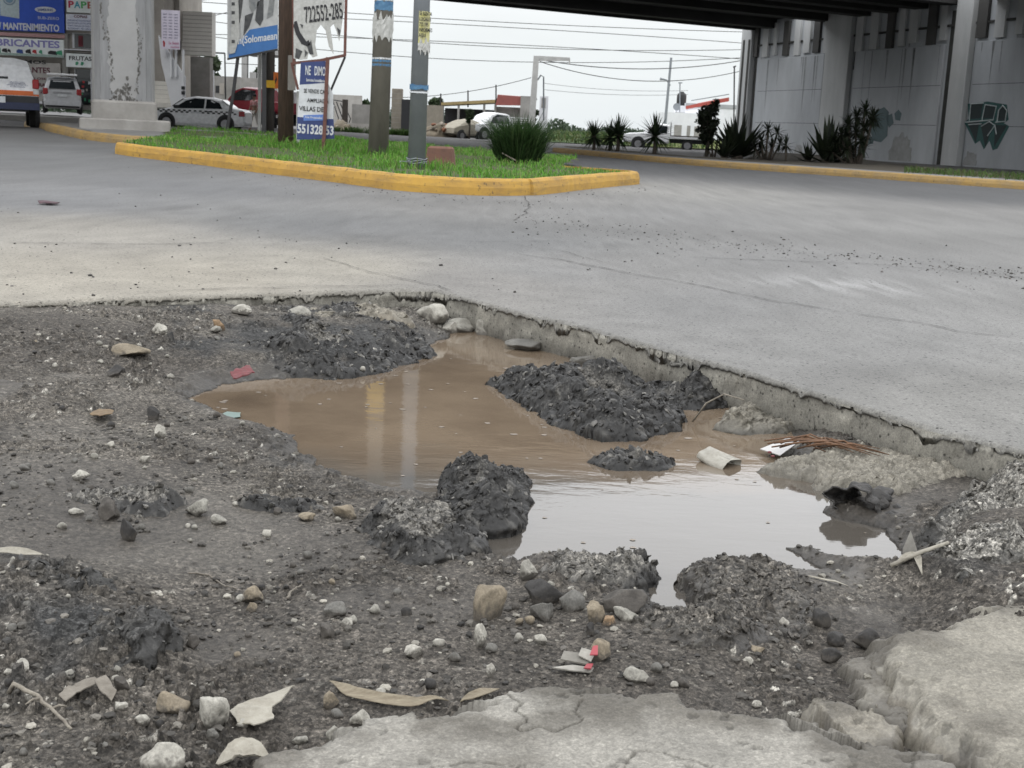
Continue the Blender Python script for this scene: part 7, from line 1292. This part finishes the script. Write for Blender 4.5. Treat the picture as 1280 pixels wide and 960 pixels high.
D = 100; a, b = P(835, 139, D), P(839, 72, D); stl = empty('street_lamp', (a.x - .2, D, 0), 'tall thin street lamp pole beside the white house', 'street lamp'); m = MB(); m.tube([Vector((0, 0, 0)), b - stl.location], [.12, .09], 8); m.build('pole', M_STEEL, stl); m = MB(); m.tube([P(838, 107, D) - stl.location, P(833, 100, D) - stl.location, P(825, 98.5, D) - stl.location], [.05, .05, .1], 6); m.build('lamp_arm', M_STEEL, stl)
framed('street_lamp', [[(918, 83), (917, 188)], [(916.5, 84), (920, 82.5)]], 92, .05, M_BLKS, 'thin dark pole just left of the bridge wall end', 'street lamp')
SPK = [(.02, .034, .014), (.028, .045, .02), (.015, .025, .012)]
def rosette(name, par, c, n, L_, wd, elev, mat, seed, droop=.25, cols=SPK, th=.0):
    r = np.random.default_rng(seed); V = []; F_ = []; C = []; seg = 5
    for k in range(n):
        az = r.uniform(0, 6.283); el = R(r.uniform(*elev)); l = L_ * r.uniform(.75, 1.1); d = Vector((math.cos(az) * math.cos(el), math.sin(az) * math.cos(el), math.sin(el))); s = Vector((-math.sin(az), math.cos(az), 0)); up = s.cross(d) * -1; col = np.array(cols[int(r.integers(0, len(cols)))]) * r.uniform(.7, 1.3); b = len(V)
        for i in range(seg + 1):
            t = i / seg; p = Vector(c) + d * l * t + Vector((0, 0, -droop * l * t * t)); w_ = wd * (1 - t ** 1.6) * (.55 + 1.2 * t * (1 - t)) + .002
            V += [p - s * w_, p + up * w_ * -.35, p + s * w_]; C += [col] * 3
            if i: q = b + 3 * i; F_ += [(q - 3, q - 2, q + 1, q), (q - 2, q - 1, q + 2, q + 1)]
    C = np.concatenate([np.array(C), np.ones((len(C), 1)) * .3], 1); o = link_mesh(name, np_mesh(name, [tuple(v) for v in V], F_, False, C), mat or M_GRASS); o.parent = par; return o
def spiky_palm(x, yb, yt, D_, label, seed, nl=85, cr=.62):
    a, b = P(x, yb, D_), P(x, yt, D_); H = b.z - .13; e_ = empty('yucca_palm', (a.x, D_, .12), label, 'yucca palm'); Lf = H * cr; m = MB(); zc = H - Lf * .92; m.tube([(0, 0, -.05), (.02, 0, zc * .5), (0, .01, zc + .03)], [.055 * H, .05 * H, .05 * H], 9); m.build('trunk', M_TRUNK, e_, True); rosette('crown', e_, (0, 0, zc), nl, Lf, .034 * H, (-50, 88), None, seed, .1); return e_
for x, yb, yt, D_, lab, s_ in ((742, 183, 146, 50, 'leftmost small spiky palm on the kerbed strip', 1), (762, 184, 148, 50.5, 'middle of the three small spiky palms, leaning on its neighbour', 2), (772, 185, 141, 49.5, 'tallest of the three small spiky palms left of the flatbed', 3), (818, 188, 139, 48, 'spiky palm standing in front of the flatbed cab', 4)): spiky_palm(x, yb, yt, D_, lab, 700 + s_)
DK = [(.012, .018, .01), (.02, .028, .014), (.016, .02, .012)]
tree(883, 192, 119, 54, 36, 'dark slim tree in front of the white house', DK, 71, 4200, .07, 2.6, low=.25)
def agave(x, yb, hpx, D_, label, seed, n=26, wd=.11): a = P(x, yb, D_); L_ = 1.3 * hpx * D_ / F_PX; e_ = empty('agave', (a.x, D_, .14), label, 'agave'); rosette('leaves', e_, (0, 0, .0), n, L_, wd * L_ / .9, (12, 85), None, seed, .06, DK); m = MB(); m.disc_stack((0, 0, -.05), [(.12 * L_, 0), (.14 * L_, .1), (.05 * L_, .25 * L_)], 10); m.build('stem', M_TRUNK, e_); return e_
agave(921, 199, 44, 47, 'big dark agave at the end of the bridge wall', 801, 44); agave(1034, 204, 47, 45, 'dark agave with wide pointed leaves in front of the pilaster', 805, 30); agave(905, 198, 26, 46, 'low dark agave left of the biggest agave', 807, 24); agave(1010, 203, 20, 45.5, 'small dark agave at the left foot of the wide agave', 809, 20)
def bushy(x, yb, yt, D_, label, seed, heads, L_=.4, nl=40):
    a = P(x, yb, D_); e_ = empty('spiky_shrub', (a.x, D_, .14), label, 'spiky shrub'); m = MB()
    for hx, hy in heads: c = P(hx, hy, D_) - e_.location; c.y = random.Random(seed + hx).uniform(-.3, .3); m.tube([Vector((c.x * .3, 0, -.05)), Vector((c.x * .7, c.y * .5, c.z * .5)), c], [.04, .035, .03], 6); rosette('leaf_head', e_, c, nl, L_, .034, (-50, 88), None, seed + hx, .2, DK)
    m.build('stem', M_TRUNK, e_, True); return e_
bushy(958, 200, 148, 46, 'loose spiky shrub with several heads right of the biggest agave', 811, [(950, 176), (958, 162), (970, 166), (953, 188), (964, 184), (944, 184), (975, 180)], .5, 30); bushy(983, 202, 165, 45, 'single headed spiky plant between shrub and wide agave', 821, [(983, 182)], .5, 34)
bushy(1070, 206, 126, 44, 'tall dense spiky shrub leaning right in front of the blue graffiti', 831, [(1082, 138), (1092, 146), (1072, 146), (1062, 156), (1080, 160), (1060, 170), (1074, 176), (1055, 186), (1048, 178), (1088, 154), (1066, 192), (1052, 168), (1070, 166), (1040, 190), (1078, 186)], .5, 60)
bushy(892, 195, 170, 47, 'thin dark weedy shrub left of the low agave', 841, [(890, 180), (897, 176), (886, 188)], .3, 16)
# field with weeds and far tree line
gx, gy = np.linspace(0, 120, 130), np.concatenate([np.linspace(88, 140, 60), np.linspace(142, 420, 60)]); X, Y = np.meshgrid(gx, gy); X = X + Y * .03 - 2; Z = .05 + .9 * fbm(X * .12, Y * .12, 4, 301) * sstep(86, 96, Y); C = np.ones(X.shape + (4,)) * .1; n_ = fbm(X * .15, Y * .15, 4, 303)[..., None]; C[..., :3] = np.array([.045, .075, .022]) * (.6 + .8 * n_) + np.array([.05, .04, .01]) * sstep(.5, .7, fbm(X * .08, Y * .08, 3, 305))[..., None]
tag(link_mesh('field', np_mesh('field', np.stack([X, Y, Z], -1).reshape(-1, 3), grid_quads(*X.shape), True, C.reshape(-1, 4)), tone_mat('field_green', .95, .8, 3.0, .2, .2)), kind='structure')
r = np.random.default_rng(55); n = 9000; Y = r.uniform(88, 200, n); X = r.uniform(.02, .14, n) * Y; Z = .05 + .9 * fbm(X * .12, Y * .12, 4, 301) * sstep(86, 96, Y); o = blades('field_weeds', np.stack([X, Y, Z - .05], -1), r.uniform(.15, .55, n), .05, .5, [(.045, .085, .02), (.07, .11, .03), (.09, .1, .04), (.035, .065, .02)], M_GRASS, 56); tag(o, 'rough green weeds over the far field', 'weeds', kind='stuff')
cs = []; r = np.random.default_rng(57)
for x in np.arange(-12, 60, 1.6): yy = r.uniform(225, 330); cs.append((x * yy / 240 + 2, yy, r.uniform(.6, 1.5), r.uniform(1.0, 2.2)))
for x in np.arange(-140, -12, 4.0): yy = r.uniform(240, 330); cs.append((x, yy, r.uniform(1, 3), r.uniform(2, 4)))
o = leaf_cloud('far_treeline', cs, 16000, .5, [(.05, .075, .045), (.06, .085, .055), (.045, .065, .045)], None, 58); tag(o, 'hazy low line of far trees behind the field', 'tree line', kind='stuff')
# dark round crowns over the block wall
tree(455, 140, 122, 120, 22, 'far dark tree showing between the two poles', GT_, 81, 900, .25, .8); tree(545, 140, 121, 130, 24, 'far dark tree above the tan block wall', GT_, 83, 1100, .25, .9); tree(512, 140, 126, 125, 20, 'far dark tree right of the tan block pillar', GT_, 85, 900, .25, .8)
# ================================================================== CABLES
def cable(px, D0, D1, label, r_=.03, group='overhead cables'):
    n = 24; P3 = []; xs = [p[0] for p in px]; ys = [p[1] for p in px]
    for i in range(n):
        x = xs[0] + (xs[-1] - xs[0]) * i / (n - 1); c = np.polyfit(xs, ys, min(2, len(xs) - 1)); P3.append(P(x, float(np.polyval(c, x)), D0 + (D1 - D0) * i / (n - 1)))
    b = P3[0].copy(); r_ *= .72; m = MB(); m.tube([p - b for p in P3], r_, 5); o = m.build('cable', M_BLKS, smooth=True); o.location = b; tag(o, label, 'cable', group)
cable([(672, 74), (790, 86), (925, 76)], 82, 92, 'upper sagging cable from the lamp post arm to the bridge wall', .04); cable([(675, 77), (800, 101), (925, 89)], 82, 92, 'lower sagging cable from the lamp post arm to the bridge wall', .035)
cable([(664, 97), (600, 112), (535, 120), (480, 122)], 82, 90, 'cable rising to the lamp post over the open shed', .03)
many = 'thin overhead cable crossing the pale sky under the bridge'
for y0, y1, y2 in ((2, 24, 40), (18, 30, 54), (22, 55, 62), (46, 52, 74), (40, 74, 72)): cable([(200, y0 - 4), (560, y1), (930, y2)], 110, 120, many, .04)
for y0, y1, y2 in ((112, 116, 118), (104, 110, 113)): cable([(680, y0), (760, y1 + 2), (860, y2)], 100, 110, 'faint thin cable low over the far field', .02)
cable([(200, 6), (290, -4)], 90, 88, 'cable rising left above the price board', .03); cable([(232, 28), (290, 14)], 90, 70, 'cable behind the left billboard rising right', .03); cable([(282, 79), (345, 82)], 84, 86, 'low wire above the grey yard wall', .03)
upl = framed('utility_pole', [[(232, 0), (233, 60)], [(226, 3), (241, 2)], [(226, 0), (226, 4)], [(240, 0), (240, 4)]], 100, .1, M_CPOLE, 'far utility pole top with crossarm above the block house', 'utility pole')
for ch in upl.children: pass
m = MB(); m.tube([P(233, 20, 100) - upl.location, Vector((P(233, 20, 100).x - upl.location.x, 0, -P(233, 60, 100).z * 0 - upl.location.z))], .14, 8); m.build('shaft', M_CPOLE, upl)
